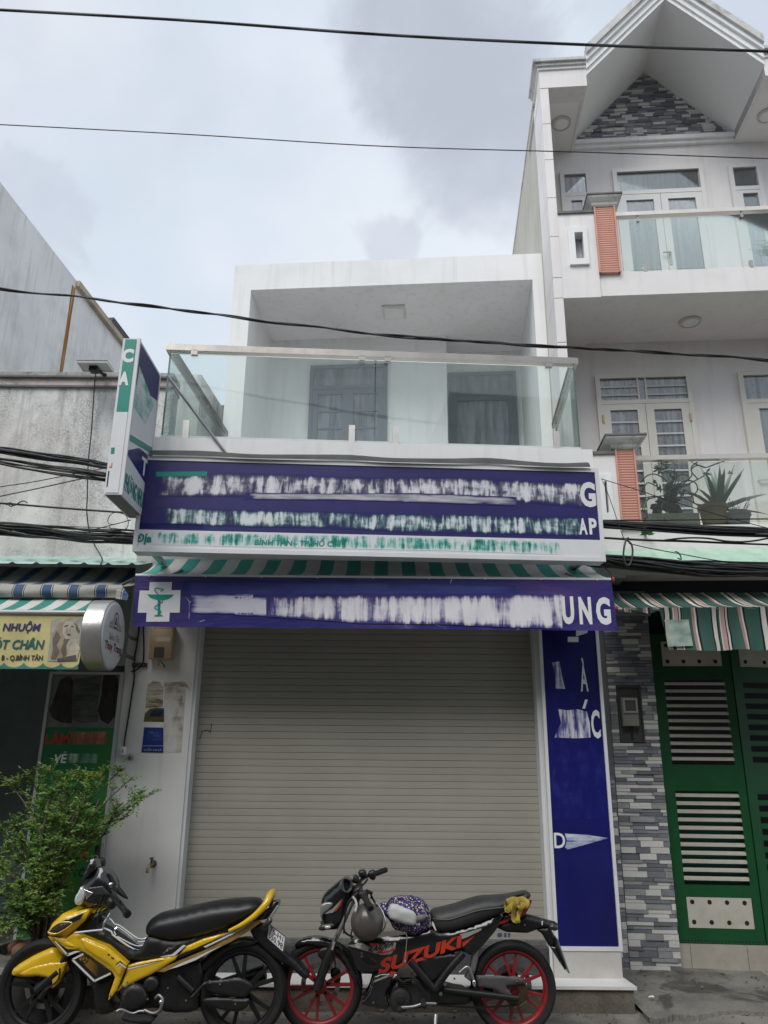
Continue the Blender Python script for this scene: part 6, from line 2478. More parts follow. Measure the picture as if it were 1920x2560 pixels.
m_.build('bulb', mat('dark_red', (0.10, 0.01, 0.015), 0.4), hk)

# notices and plaques on the pier (print has run)
nt = thing('paper_notice', 'faded brown printed notice, half torn, on the white pier', 'notice', (-1.7, VF, 1.8))
VN = VF - 0.002
SMN = smear('notice_brown', [(0.04, 0.03, 0.015), (0.20, 0.15, 0.08), (0.42, 0.36, 0.27), (0.55, 0.52, 0.47)], 5, 24, seed=3.3, rough=0.7, lo=0.36, hi=0.6)
SMN2 = smear('notice_pale', [(0.25, 0.2, 0.14), (0.50, 0.47, 0.42), (0.60, 0.585, 0.56), (0.64, 0.63, 0.61)], 9, 5, seed=8.3, rough=0.7)
m_ = MB()
m_.face([FM.P(b5(*p), VN) for p in [(250, 1050), (300, 1020), (360, 1030), (392, 1080), (385, 1250), (230, 1265), (236, 1150)]], VN)
m_.build('torn_sheet', SMN, nt)
m_ = MB()
m_.face([FM.P(b5(*p), VN - 0.0005) for p in [(395, 1035), (590, 1022), (640, 1110), (600, 1080), (500, 1060), (430, 1065), (398, 1075)]], VN - 0.0005)
m_.build('torn_edge', SMN, nt)
m_ = MB()
m_.face([FM.P(b5(*p), VN) for p in [(400, 1070), (500, 1062), (595, 1085), (580, 1300), (555, 1660), (480, 1665), (390, 1660)]], VN)
m_.build('pale_sheet', SMN2, nt)
pq_ = thing('house_plaque', 'dark oval-topped sticker above the blue plaque on the pier', 'plaque', (-1.8, VF, 1.6))
m_ = MB()
m_.face([FM.P(b5(*p), VN - 0.0003) for p in [(212, 1385), (225, 1310), (270, 1270), (330, 1258), (397, 1265), (397, 1388)]], VN - 0.0003)
m_.build('rim', mat('olive_print', (0.10, 0.08, 0.02), 0.5, var=0.3), pq_)
m_ = MB()
m_.face([FM.P(b5(*p), VN - 0.001) for p in [(260, 1340), (300, 1280), (397, 1278), (397, 1340)]], VN - 0.001)
m_.build('field', smear('plaque_smear', [(0.008, 0.012, 0.03), (0.03, 0.05, 0.09), (0.12, 0.15, 0.17)], 14, 5, seed=5.3), pq_)
bp = thing('blue_plaque', 'small blue enamel plaque with white line of text on the pier', 'plaque', (-1.8, VF, 1.4))
q4 = [FM.P(b5(*p), VN - 0.004) for p in [(192, 1662), (388, 1665), (390, 1440), (218, 1436)]]
m_ = MB()
m_.prism(q4, VN - 0.004, VN + 0.001)
m_.build('plate', mat('plaque_blue', (0.012, 0.03, 0.20), 0.35, var=0.15), bp)
m_ = MB()
for y0, y1 in ((1600, 1606),):
    m_.face([FM.P(b5(*p), VN - 0.0055) for p in [(208, y1), (388, y1), (388, y0), (209, y0)]], VN - 0.0055)
lay(m_, FM, VN - 0.0055, 'CẤP NHÀ', b5(218, 1622), b5(378, 1650), 0.02)
m_.build('lettering', mat('plaque_white', (0.35, 0.38, 0.5), 0.5, bump=0), bp, fix=False)
m_ = MB()
m_.face([FM.P(b5(*p), VN - 0.0055) for p in [(238, 1560), (382, 1560), (380, 1462), (248, 1470)]], VN - 0.0055)
m_.build('smeared_text', smear('plaque_text', [(0.01, 0.03, 0.2), (0.02, 0.05, 0.22), (0.10, 0.14, 0.34)], 20, 20, seed=2.2), bp)
tp = thing('water_tap', 'small brass water tap on the white pier above the yellow motorbike', 'tap', (-1.8, VF, 0.6))
BR = mat('aged_brass', (0.30, 0.25, 0.18), 0.4, 0.9, var=0.2)
tu, tz = FM.P(k1(1572, 255), VF - 0.05)
m_ = MB()
m_.tube([(tu, VF + 0.01, tz), (tu, VF - 0.05, tz), (tu - 0.004, VF - 0.08, tz - 0.008)], [0.016, 0.014, 0.013], 10)
m_.build('stem', BR, tp, smooth=40)
m_ = MB()
m_.tube([(tu - 0.004, VF - 0.07, tz), (tu - 0.012, VF - 0.095, tz - 0.02), (tu - 0.016, VF - 0.10, tz - 0.055)], 0.0115, 10)
m_.build('spout', BR, tp, smooth=40)
m_ = MB()
m_.tube([(tu, VF - 0.055, tz + 0.01), (tu, VF - 0.058, tz + 0.04)], 0.009, 8)
m_.box(tu - 0.014, tu + 0.014, VF - 0.075, VF - 0.045, tz + 0.04, tz + 0.052)
m_.build('handle', BR, tp, smooth=40)
m_ = MB()
m_.lathe([(0, -0.006), (0.026, -0.004), (0.028, 0)], (tu, VF - 0.0005, tz), (0, 1, 0), 14)
m_.build('flange', BR, tp, smooth=40)

# ================================================================== SOLAR PANEL ON THE PARAPET
so = thing('solar_collector', 'small solar panel tilted on the salon parapet', 'solar panel', (-3.4, DSAL, zp))
pts = [(728, 1862), (1022, 1858), (1085, 1952), (788, 1952)]
c0 = [FM.P(b1(*pts[3]), DSAL - 0.15), FM.P(b1(*pts[2]), DSAL - 0.15)]
c1 = [FM.P(b1(*pts[0]), DSAL - 0.45), FM.P(b1(*pts[1]), DSAL - 0.45)]
zlo = (c0[0][1] + c0[1][1]) / 2 + 0.02
zhi = (c1[0][1] + c1[1][1]) / 2 + 0.02
A = Vector((c0[0][0], DSAL - 0.15, zlo))
B = Vector((c0[1][0], DSAL - 0.15, zlo))
C = Vector((c1[1][0], DSAL - 0.45, zhi))
D = Vector((c1[0][0], DSAL - 0.45, zhi))
nn = (B - A).cross(D - A).normalized()
if nn.z < 0:
    nn = -nn


def slab4(q, t0, t1):
    return [[p + nn * t0 for p in q], [p + nn * t1 for p in q]]


m_ = MB()
m_.loft(slab4([A, B, C, D], 0.0, 0.006))
m_.build('back_sheet', mat('panel_back', (0.50, 0.50, 0.48), 0.6), so)
m_ = MB()
m_.loft(slab4([A, B, C, D], 0.0061, 0.012))
m_.build('cells', mat('solar_cells', (0.01, 0.015, 0.04), 0.15), so)
for (p, q) in ((A, B), (B, C), (C, D), (D, A)):
    m_ = MB()
    i_ = (A + B + C + D) / 4
    d1, d2 = (i_ - p) * 0.06, (i_ - q) * 0.06
    m_.loft(slab4([p, q, q + d2, p + d1], -0.012, 0.016))
    m_.build('frame', ALU, so)
m_ = MB()
cc_ = (A + B + C + D) / 4
m_.box(cc_.x - 0.05, cc_.x + 0.03, cc_.y - 0.03, cc_.y + 0.05, cc_.z - 0.06, cc_.z - 0.01)
m_.build('junction_box', BLACK, so)
m_ = MB()
m_.tube([cc_ + Vector((0, 0, -0.03)), Vector((cc_.x, DSAL + 0.02, zp - 0.01))], 0.02, 8)
m_.build('mount', BLACK, so)
wire_px('solar_cable', [(910, 130), (900, 260), (885, 480), (870, 700), (850, 880), (838, 1050), (832, 1300), (828, 1450), (850, 1620), (900, 1760), (972, 1890), (960, 1945)], b2, [DSAL - 0.06] * 9 + [DSAL - 0.06, 6.6, 6.24], 0.006, 'thin cable hanging from the solar panel down the stained wall', 'cable')

# ================================================================== OVERHEAD LINES
wire_px('overhead_cable', [(-60, 18), (400, 44), (829, 75), (1250, 96), (1720, 113)], Q_, 5.0, 0.0125, 'thick overhead cable crossing the top of the sky and the gable', 'cable', sub=12)
wire_px('overhead_cable', [(-60, 266), (400, 290), (829, 316), (1300, 330), (1720, 345)], Q_, 5.2, 0.0045, 'thin overhead wire crossing the sky below the thick one', 'cable', sub=12)


def bundle(name, label, pts, crop, D, spread, nst, rmin, rmax, seed, sub=10, parts='strand', twist=1.0):
    rnd = random.Random(seed)
    root = None
    P0 = []
    Ds = D if isinstance(D, (list, tuple)) else [D] * len(pts)
    for p, d in zip(pts, Ds):
        u_, z_ = FM.P(crop(*p), d)
        P0.append(Vector((u_, d, z_)))
    root = thing(name, label, 'cable bundle', tuple(P0[0]))
    base = run_on(smooth_path(P0, sub), pts, crop)
    for k_ in range(nst):
        ang = 2 * math.pi * k_ / nst + rnd.uniform(-0.4, 0.4)
        rad = spread * math.sqrt(rnd.uniform(0.15, 1.0))
        f1, f2 = rnd.uniform(0.2, 0.7) * twist, rnd.uniform(0, 6)
        sag = rnd.uniform(-0.3, 0.9) * spread
        out = []
        for i, p in enumerate(base):
            t = i / (len(base) - 1)
            a = ang + f1 * t * 5
            out.append(p + Vector((0, math.cos(a) * rad * 0.8, math.sin(a) * rad - sag * math.sin(math.pi * t))) + Vector((0, 0, 0.35 * spread * mnoise.noise(Vector((t * 6, k_ * 3.1, seed))))))
        m = MB()
        m.tube(out, rnd.uniform(rmin, rmax), 6)
        m.build(parts, CABLE, root, smooth=60)
    return root


bundle('twisted_cable', 'twisted overhead cable crossing in front of the glass balcony', [(-60, 618), (200, 645), (500, 683), (830, 722), (1150, 745), (1450, 762), (1720, 783)], Q_, 5.3, 0.009, 3, 0.006, 0.008, 3, 16, twist=26)
bundle('cable_bundle', 'upper bundle of black cables in front of the stained wall', [(-200, 830), (0, 858), (400, 915), (800, 970), (1030, 1010), (1400, 1050)], b2, 6.35, 0.030, 8, 0.007, 0.012, 11)
bundle('cable_bundle', 'second bundle of black cables, just below the upper one on the stained wall', [(-200, 935), (0, 962), (400, 1025), (800, 1075), (1030, 1112), (1400, 1150)], b2, 6.35, 0.027, 7, 0.006, 0.011, 12)
bundle('cable_bundle', 'thickest black cable bundle, above the mint tin roof', [(-200, 1580), (0, 1605), (500, 1640), (900, 1672), (1240, 1680), (1500, 1685)], b2, 6.35, 0.055, 16, 0.008, 0.014, 13)
wire_px('service_wire', [(-60, 1218), (300, 1165), (640, 1100), (1000, 1030)], b2, 6.45, 0.004, 'upper of two thin wires slanting up across the stained wall', 'cable')
wire_px('service_wire', [(-60, 1312), (300, 1238), (700, 1150), (1000, 1085)], b2, 6.45, 0.005, 'lower of two thin wires slanting up across the stained wall', 'cable')
wire_px('service_wire', [(-60, 1365), (100, 1372), (400, 1397), (800, 1428), (1160, 1453), (1300, 1465)], b2, 6.3, 0.009, 'single dark wire with a knot above the thickest bundle', 'cable')
wire_px('wire_knot', [(60, 1385), (95, 1360), (130, 1385), (100, 1395), (80, 1372), (140, 1385), (190, 1355), (230, 1345), (262, 1365)], b2, 6.28, 0.005, 'loose knot of wire with a curled tail on the single dark wire', 'cable', sub=6)
wire_px('wire_loop', [(1240, 1525), (1100, 1565), (1040, 1560), (1030, 1520), (1060, 1470), (1110, 1455), (1190, 1475), (1222, 1530), (1210, 1600), (1150, 1630), (1080, 1630), (1040, 1580)], b2, 6.25, 0.0032, 'thin round loop of wire left of the long sign', 'cable')
wire_px('service_wire', [(900, 1615), (1060, 1575), (1250, 1525)], b2, 6.3, 0.004, 'short thin wire rising to the corner of the long sign', 'cable')
wire_px('service_wire', [(-60, 1545), (300, 1575), (700, 1590), (1000, 1600), (1250, 1622)], b2, 6.28, 0.0035, 'thin wire running along the top of the thickest bundle', 'cable')
# right of the sign
bundle('cable_bundle', 'bundle of black cables crossing the lower townhouse balcony', [(-200, 880), (40, 905), (500, 925), (1000, 950), (1659, 985), (1900, 998)], k5, 6.3, 0.032, 10, 0.007, 0.012, 14)
bundle('cable_bundle', 'pair of loosely twisted cables below the succulent', [(-200, 1028), (40, 1042), (400, 1058), (900, 1075), (1659, 1108), (1900, 1118)], k5, 6.3, 0.010, 2, 0.008, 0.009, 15)
wire_px('service_wire', [(640, 1068), (780, 1052), (930, 1045), (1080, 1052), (1220, 1075), (1380, 1085), (1520, 1075), (1659, 1050), (1800, 1030)], k5, 6.28, 0.008, 'wavy cable drooping right of the succulent', 'cable')
wire_px('service_wire', [(40, 872), (400, 872), (900, 868), (1400, 860), (1800, 858)], k5, 6.35, 0.006, 'straight cable along the top of the bundle over the flower pots', 'cable')
bundle('cable_bundle', 'drooping thick cable bundle below the pale green tin roof', [(-200, 1240), (40, 1262), (400, 1282), (800, 1310), (1200, 1335), (1659, 1350), (1900, 1345)], k5, 6.25, 0.050, 16, 0.008, 0.013, 16)
wire_px('service_wire', [(560, 1310), (800, 1370), (1050, 1415), (1300, 1425), (1659, 1405), (1900, 1390)], k5, 6.22, 0.010, 'slack cable sagging below the drooping bundle', 'cable')
wire_px('service_wire', [(10, 462), (200, 520), (390, 578), (700, 680), (1000, 770), (1300, 855), (1659, 950)], k5, 6.25, 0.0035, 'thin wire from the sign corner slanting across the terracotta pier', 'cable')
wire_px('service_wire', [(25, 480), (90, 640), (160, 840), (230, 1040), (262, 1060)], k5, 6.25, 0.003, 'thin wire dropping from the sign corner to the wire ring', 'cable')
wire_px('service_wire', [(285, 1100), (500, 1150), (800, 1205), (1100, 1260), (1400, 1300), (1659, 1330)], k5, 6.2, 0.004, 'thin wire running from the wire ring over the pale green tin', 'cable')
wire_px('wire_ring', [(262, 1050), (240, 1130), (232, 1210), (245, 1290), (280, 1320), (310, 1270), (322, 1180), (310, 1110), (275, 1075), (255, 1060), (285, 1045)], k5, 6.18, 0.008, 'hanging ring of dark wire tied right of the long sign', 'cable', material=mat('grey_wire', (0.06, 0.06, 0.065), 0.5))
wire_px('service_wire', [(0, 1325), (60, 1350), (110, 1410), (118, 1480)], k5, 6.0, 0.005, 'short dark wire hanging behind the corner of the purple valance', 'cable')
wire_px('service_wire', [(740, 1180), (770, 1190), (795, 1225), (800, 1258), (765, 1245)], k5, 6.24, 0.005, 'small curled wire end above the pale green tin', 'cable')

# ================================================================== PLANTS ON THE LOWER BALCONY
def RB(x, y, v):
    u_, z_ = FR.P(k5(x, y), v)
    return Vector((u_, v, z_))


PV = 0.30
pb = thing('planter_box', 'pale green concrete trough holding driftwood on the lower townhouse balcony', 'planter', tuple(FR.M @ Vector((1.2, PV, ZF1))))
p0, p1 = RB(480, 805, PV - 0.12), RB(998, 960, PV - 0.12)
m_ = MB(FR)
m_.box(p0.x, p1.x, PV - 0.12, PV + 0.12, ZF1 + 0.001, p0.z)
m_.build('trough', mat('mossy_concrete', (0.40, 0.42, 0.30), 0.85, var=0.2, bump=0.3, dirt=0.5, dirtcol=(0.10, 0.11, 0.07), dscale=6), pb)
rnd = random.Random(31)
WOOD = mat('driftwood', (0.055, 0.045, 0.038), 0.85, var=0.4, scale=12, bump=0.6, bscale=30)
m_ = MB(FR)
for (x, y, r0) in ((560, 760, 0.05), (640, 720, 0.06), (700, 650, 0.055), (690, 560, 0.04), (740, 760, 0.05), (600, 690, 0.04), (720, 600, 0.04)):
    c_ = RB(x, y, PV + rnd.uniform(-0.05, 0.05))
    m_.ball(c_, (r0 * 1.2, r0, r0 * 1.3), 10, 7, 0.9, x)
m_.build('driftwood', WOOD, pb, smooth=60, fix=False)
orch = thing('hanging_plant', 'wiry leggy plant sprawling over driftwood behind the lower balcony glass', 'plant', tuple(FR.M @ Vector((1.15, PV, p0.z))))
STEM = mat('grey_green_stem', (0.17, 0.19, 0.15), 0.7, var=0.3)
LEAFG = mat('succulent_leaf', (0.055, 0.10, 0.06), 0.5, var=0.3)
m_ = MB(FR)
stems = [[(700, 560), (650, 480), (560, 420), (470, 430), (400, 500)], [(700, 600), (600, 560), (480, 500), (430, 560), (400, 620)], [(720, 560), (760, 430), (700, 380), (600, 400)],
         [(740, 580), (860, 520), (980, 460), (1040, 420)], [(740, 640), (850, 660), (960, 720), (1060, 760)], [(690, 620), (560, 640), (450, 680), (420, 770)],
         [(700, 520), (740, 380), (660, 340), (600, 300)], [(760, 560), (900, 440), (900, 350), (960, 300)], [(640, 700), (560, 640), (500, 640), (400, 660)],
         [(960, 460), (900, 380), (960, 330), (1040, 350), (1130, 320), (1230, 285)], [(760, 600), (900, 620), (930, 700), (1000, 720)], [(620, 700), (600, 820), (580, 890)],
         [(480, 650), (440, 740), (470, 830), (430, 850)], [(750, 540), (850, 480), (940, 500), (960, 580), (900, 640)], [(700, 500), (800, 420), (880, 440)], [(830, 235), (900, 290), (950, 320), (1040, 350)]]
for L in stems:
    m_.tube(smooth_path([RB(x, y, PV - 0.12 + 0.16 * mnoise.noise(Vector((x * .01, y * .01, 1)))) for x, y in L], 5), 0.007, 5)
m_.build('stems', STEM, orch, smooth=60, fix=False)


def leaf_blade(mb, base, tip, w_, up=None, bend=0.0):
    d = tip - base
    s_ = d.cross(up or Vector((0, 1, 0)))
    if s_.length < 1e-5:
        s_ = Vector((1, 0, 0))
    s_.normalize()
    mid = base + d * 0.45 + Vector((0, 0, bend))
    mb.add([base - s_ * w_ * 0.3, base + s_ * w_ * 0.3, mid + s_ * w_, tip, mid - s_ * w_], [(0, 1, 2, 4), (4, 2, 3)])


m_ = MB(FR)
for (x, y, n, r_) in ((580, 370, 13, 0.07), (650, 330, 8, 0.05), (690, 520, 8, 0.06), (760, 540, 8, 0.06), (810, 600, 7, 0.05), (700, 450, 6, 0.05), (1280, 400, 3, 0.04), (600, 560, 6, 0.05), (1050, 400, 5, 0.06), (560, 500, 5, 0.05)):
    b0 = RB(x, y, PV - 0.1)
    for i in range(n):
        a = rnd.uniform(0, 6.28)
        leaf_blade(m_, b0, b0 + Vector((math.cos(a) * r_, rnd.uniform(-0.04, 0.04), math.sin(a) * r_)), 0.011)
m_.build('leaves', LEAFG, orch, fix=False)
ag = thing('agave', 'large grey green agave with sword leaves in a clay pot behind glass', 'plant', tuple(FR.M @ Vector((1.75, PV, ZF1))))
AGM = mat('agave_leaf', (0.26, 0.32, 0.26), 0.5, var=0.2, scale=3)
b0 = RB(1165, 775, PV)
for (x, y, w_) in ((980, 330, 0.03), (1040, 400, 0.032), (1090, 390, 0.03), (1130, 380, 0.03), (1180, 330, 0.028), (1230, 360, 0.03), (1330, 320, 0.022), (1425, 360, 0.024), (1400, 420, 0.022), (1650, 615, 0.026), (780, 560, 0.022), (960, 560, 0.025), (1300, 560, 0.03), (1200, 420, 0.035), (1150, 450, 0.035), (1660, 820, 0.015)):
    tip = RB(x, y, PV + rnd.uniform(-0.2, 0.2))
    m_ = MB(FR)
    d = tip - b0
    s_ = d.cross(Vector((0, 1, 0))).normalized()
    ring = []
    for t, k_ in ((0, 0.7), (0.2, 1.0), (0.5, 0.85), (0.8, 0.45), (1.0, 0.04)):
        c_ = b0 + d * t + Vector((0, -0.03 * math.sin(t * 3), 0.02 * math.sin(t * 3)))
        ring.append([c_ - s_ * w_ * k_, c_ + Vector((0, 0.012 * k_, 0)), c_ + s_ * w_ * k_, c_ + Vector((0, -0.006 * k_, 0))])
    m_.loft(ring)
    m_.build('leaf', AGM, ag, smooth=50)
m_ = MB(FR)
pc = RB(1130, 900, PV)
m_.lathe([(0.0, 0.0), (0.10, 0.0), (0.135, 0.24), (0.15, 0.24), (0.15, 0.28), (0.12, 0.28), (0.11, 0.22), (0, 0.22)], (pc.x, PV, ZF1 + 0.001), (0, 0, 1), 20)
m_.build('pot', mat('clay_ochre', (0.36, 0.25, 0.10), 0.75, var=0.2, bump=0.15), ag, smooth=40)
gp = thing('flower_pot', 'grey pot with dry twiggy plant, right of the agave', 'plant pot', tuple(FR.M @ Vector((2.2, PV, ZF1))))
pc = RB(1360, 900, PV)
m_ = MB(FR)
m_.lathe([(0.0, 0.0), (0.10, 0.0), (0.13, 0.16), (0.14, 0.16), (0.14, 0.19), (0.11, 0.19), (0, 0.15)], (pc.x, PV, ZF1 + 0.001), (0, 0, 1), 18)
m_.build('pot', mat('grey_pot', (0.36, 0.36, 0.36), 0.8), gp, smooth=40)
m_ = MB(FR)
for i in range(26):
    a = rnd.uniform(-0.13, 0.13)
    q = Vector((pc.x + a * 0.4, PV + rnd.uniform(-0.05, 0.05), ZF1 + 0.15))
    e = q + Vector((a * 1.1, rnd.uniform(-0.05, 0.05), rnd.uniform(0.10, 0.22)))
    m_.tube([q, (q + e) / 2 + Vector((rnd.uniform(-0.02, 0.02), 0, 0)), e], 0.002, 4)
    m_.ball(e, 0.006, 5, 3)
m_.build('twigs', mat('dry_twig', (0.12, 0.07, 0.06), 0.8), gp, fix=False)
su_ = thing('succulent', 'small green rosette succulent growing out of the white fascia', 'plant', tuple(FR.M @ Vector((0.9, 0.02, 3.7))))
b0 = RB(455, 1005, 0.0)
for i in range(22):
    a = math.pi * (-0.15 + 1.3 * i / 21) + rnd.uniform(-0.1, 0.1)
    r_ = rnd.uniform(0.05, 0.085)
    tip = b0 + Vector((math.cos(a) * r_, rnd.uniform(-0.07, -0.02), math.sin(a) * r_ * 0.8 - 0.01))
    m_ = MB(FR)
    leaf_blade(m_, b0, tip, 0.012, Vector((0, 1, 0.2)))
    m_.build('leaf', mat('bright_succulent', (0.045, 0.12, 0.03), 0.45, var=0.3), su_, fix=False)
m_ = MB(FR)
m_.tube([b0, b0 + Vector((0.0, 0.05, -0.01))], 0.012, 6)
m_.build('stem', STEM, su_)
fern = thing('fern', 'light green fern tips at the picture edge on the upper balcony', 'plant', tuple(FR.M @ Vector((3.3, 0.4, ZF2))))
m_ = MB(FR)
fb = FR.P(c7(1680, 1560), 0.35)
for i in range(26):
    a = rnd.uniform(0.6, 2.8)
    L = rnd.uniform(0.12, 0.3)
    p = Vector((fb[0], 0.35, fb[1]))
    for k_ in range(9):
        t = (k_ + 1) / 9
        q = Vector((fb[0] + math.cos(a) * L * t, 0.35 + rnd.uniform(-0.02, 0.02), fb[1] + math.sin(a) * L * t - 0.05 * t * t))
        for s_ in (-1, 1):
            leaf_blade(m_, q, q + Vector((s_ * 0.03 * math.sin(a), 0.01, 0.02)), 0.005)
m_.build('fronds', mat('fern_green', (0.10, 0.22, 0.06), 0.5), fern, fix=False)

# ================================================================== BUSH IN FRONT OF THE SALON
bush = thing('potted_bush', 'bushy green shrub in a concrete pot in front of the salon board', 'shrub', (-2.75, 6.15, 0))
BD = 6.15
rnd = random.Random(77)


def BP(x, y, d=BD):
    u_, z_ = FM.P(b8(x, y), d)
    return Vector((u_, d, z_))


def leaf_mat():
    b = NB('bush_leaf')
    n = b.noise(b.coord(), 5, 4)
    n2 = b.noise(b.coord(loc=(3, 3, 3)), 40, 2)
    cc = b.ramp(b.math('ADD', b.math('MULTIPLY', n, 0.5), b.math('MULTIPLY', n2, 0.5)), [(0.33, (0.045, 0.11, 0.022)), (0.48, (0.14, 0.26, 0.05)), (0.62, (0.31, 0.40, 0.10)), (0.74, (0.40, 0.36, 0.12))])
    p = b.bsdf(cc, 0.45, 0, 0.4)
    tl = b.node('ShaderNodeBsdfTranslucent', {0: b.mix(0.4, cc, (0.15, 0.3, 0.03, 1))})
    ms = b.node('ShaderNodeMixShader', {0: 0.25, 1: p.outputs[0], 2: tl.outputs[0]})
    b.t.links.new(ms.outputs[0], b.out.inputs[0])
    return b.m


LEAF = leaf_mat()
BARK = mat('bush_bark', (0.16, 0.13, 0.10), 0.85, var=0.35, scale=10, bump=0.5)
base_p = Vector((BP(420, 1700).x, BD, 0.42))
branches = []
tips = [(60, 210, -.05), (150, 235, .1), (300, 170, 0.0), (420, 130, .1), (520, 120, -.1), (600, 180, .15), (700, 180, 0), (850, 160, .1), (960, 180, -.05), (1100, 110, 0.05), (1340, 205, -.1), (1230, 120, 0.05), (1440, 345, -.1), (1540, 350, -.15), (1420, 420, -.1), (1240, 460, 0), (1280, 570, -.05), (1220, 530, .1), (1100, 640, .1), (1060, 740, 0),
        (-40, 680, -.1), (120, 640, 0), (200, 780, -.15), (60, 890, -.1), (-50, 1050, -.1), (20, 1130, 0), (-60, 1320, -.15), (60, 1260, -.2), (200, 1240, -.25), (330, 1260, -.3), (560, 1330, -.25), (450, 1180, -.3), (380, 860, -.3), (600, 810, -.3), (780, 850, -.3), (640, 640, -.3), (900, 580, -.25), (700, 300, -.2), (940, 300, -.25), (520, 330, -.2), (420, 420, -.2), (850, 470, -.3), (950, 690, -.2), (560, 560, -.3), (300, 680, -.2), (760, 1000, -.2), (640, 1050, -.25), (330, 1050, -.3), (180, 1020, -.2), (500, 960, -.3), (250, 1450, -.25), (100, 1450, -.2), (400, 1420, -.3), (30, 1620, -.2), (180, 1600, -.25), (560, 1480, -.2), (-60, 1500, -.1), (650, 1250, -.1), (700, 720, .0), (480, 760, .05), (820, 700, .1), (1000, 520, .1), (620, 450, .1), (350, 560, .1), (250, 900, .1), (420, 1150, .1), (150, 1380, .1), (600, 940, .15), (880, 860, .1)]
stem_mb = MB()
leaves = MB()


def add_leaf(p, d, L, w_, nrm):
    s_ = d.cross(nrm)
    if s_.length < 1e-4:
        return
    s_.normalize()
    n2 = s_.cross(d).normalized()
    m1 = p + d * L * 0.5 + n2 * L * 0.10
    leaves.add([p, m1 - s_ * w_, p + d * L - n2 * L * 0.12, m1 + s_ * w_, m1 - n2 * L * 0.08], [(0, 4, 2, 1), (0, 3, 2, 4)])


def sprig(a, b_, n, Lf):
    """leafy twig from a to b_"""
    d = (b_ - a)
    ln = d.length
    d.normalize()
    side = d.cross(Vector((0, 0, 1)))
    if side.length < 0.1:
        side = Vector((1, 0, 0))
    side.normalize()
    for i in range(n):
        t = (i + 0.5) / n
        p = a.lerp(b_, t) + Vector((0, 0, -0.10 * ln * t * t))
        for s_ in (-1, 1):
            dd = (d * 0.55 + side * s_ * 0.7 + Vector((rnd.uniform(-0.35, 0.35), rnd.uniform(-0.45, 0.25), rnd.uniform(-0.35, 0.35)))).normalized()
            add_leaf(p, dd, Lf * rnd.uniform(0.7, 1.25), Lf * 0.2, Vector((rnd.uniform(-0.5, 0.5), rnd.uniform(-0.9, 0.1), 0.9)).normalized())


for (x, y, dz) in tips:
    tip = BP(420 + (x - 420) * 0.92, y, BD + dz)
    h = max(0.0, tip.z - base_p.z)
    knee = base_p.lerp(tip, 0.45) + Vector((rnd.uniform(-0.06, 0.06) - (tip.x - base_p.x) * 0.18, rnd.uniform(-0.05, 0.05), 0.15 * h + 0.03))
    path = smooth_path([base_p + Vector((rnd.uniform(-0.05, 0.05), rnd.uniform(-0.05, 0.05), 0)), knee, tip], 9)
    npt = len(path)
    stem_mb.tube(path, [0.011 * (1 - i / npt) + 0.0022 for i in range(npt)], 5, False)
    for i in range(int(npt * 0.38), npt):
        p = path[i]
        outd = (path[min(i + 1, npt - 1)] - path[i - 1]).normalized()
        for k_ in range(1 if i < npt - 2 else 3):
            a = (outd * rnd.uniform(0.3, 1.0) + Vector((rnd.uniform(-0.9, 0.9), rnd.uniform(-0.9, 0.5), rnd.uniform(-0.5, 0.7)))).normalized()
            sprig(p, p + a * rnd.uniform(0.05, 0.13), rnd.randint(4, 7), 0.034)
    sprig(path[-3], tip + (tip - path[-3]).normalized() * 0.04, 9, 0.034)
# inner filling of the crown
for i in range(95):
    f_ = rnd.random()
    y = 420 + f_ * 1240
    xc = 620 - f_ * 430
    wd = 420 if y < 1000 else 360
    p = BP(rnd.gauss(xc, wd * 0.5), y, BD + rnd.uniform(-0.2, 0.22))
    a = Vector((rnd.uniform(-1, 1), rnd.uniform(-1, 0.4), rnd.uniform(-0.4, 0.8))).normalized()
    sprig(p, p + a * rnd.uniform(0.06, 0.15), rnd.randint(5, 8), 0.034)
for i in range(5):
    stem_mb.tube([base_p + Vector((0.04 * math.cos(i * 1.3), 0.04 * math.sin(i * 1.3), -0.1)), base_p + Vector((0.10 * math.cos(i * 1.3), 0.08 * math.sin(i * 1.3), 0.5)), base_p + Vector((0.2 * math.cos(i * 1.3) + 0.1, 0.12 * math.sin(i * 1.3), 1.0))], [0.022, 0.016, 0.008], 6)
stem_mb.build('trunk', BARK, bush, smooth=60, fix=False)
leaves.build('crown', LEAF, bush, fix=False)
POT = concrete('pot_concrete', (0.20, 0.195, 0.17), 0.5, 6.0)
m_ = MB()
m_.lathe([(0.0, 0.0), (0.26, 0.0), (0.33, 0.36), (0.36, 0.37), (0.36, 0.43), (0.31, 0.43), (0.30, 0.36), (0.0, 0.36)], (base_p.x, BD + 0.05, 0.0), (0, 0, 1), 28)
m_.build('pot', POT, bush, smooth=40)
# trough with round brown stones beside the pot
tr_ = thing('stone_trough', 'low concrete trough behind the front wheel of the yellow motorbike', 'trough', (-2.6, 5.95, 0))
TV = 6.0


def KP(x, y, d=TV):
    u_, z_ = FM.P(k1(x, y), d)
    return Vector((u_, d, z_))


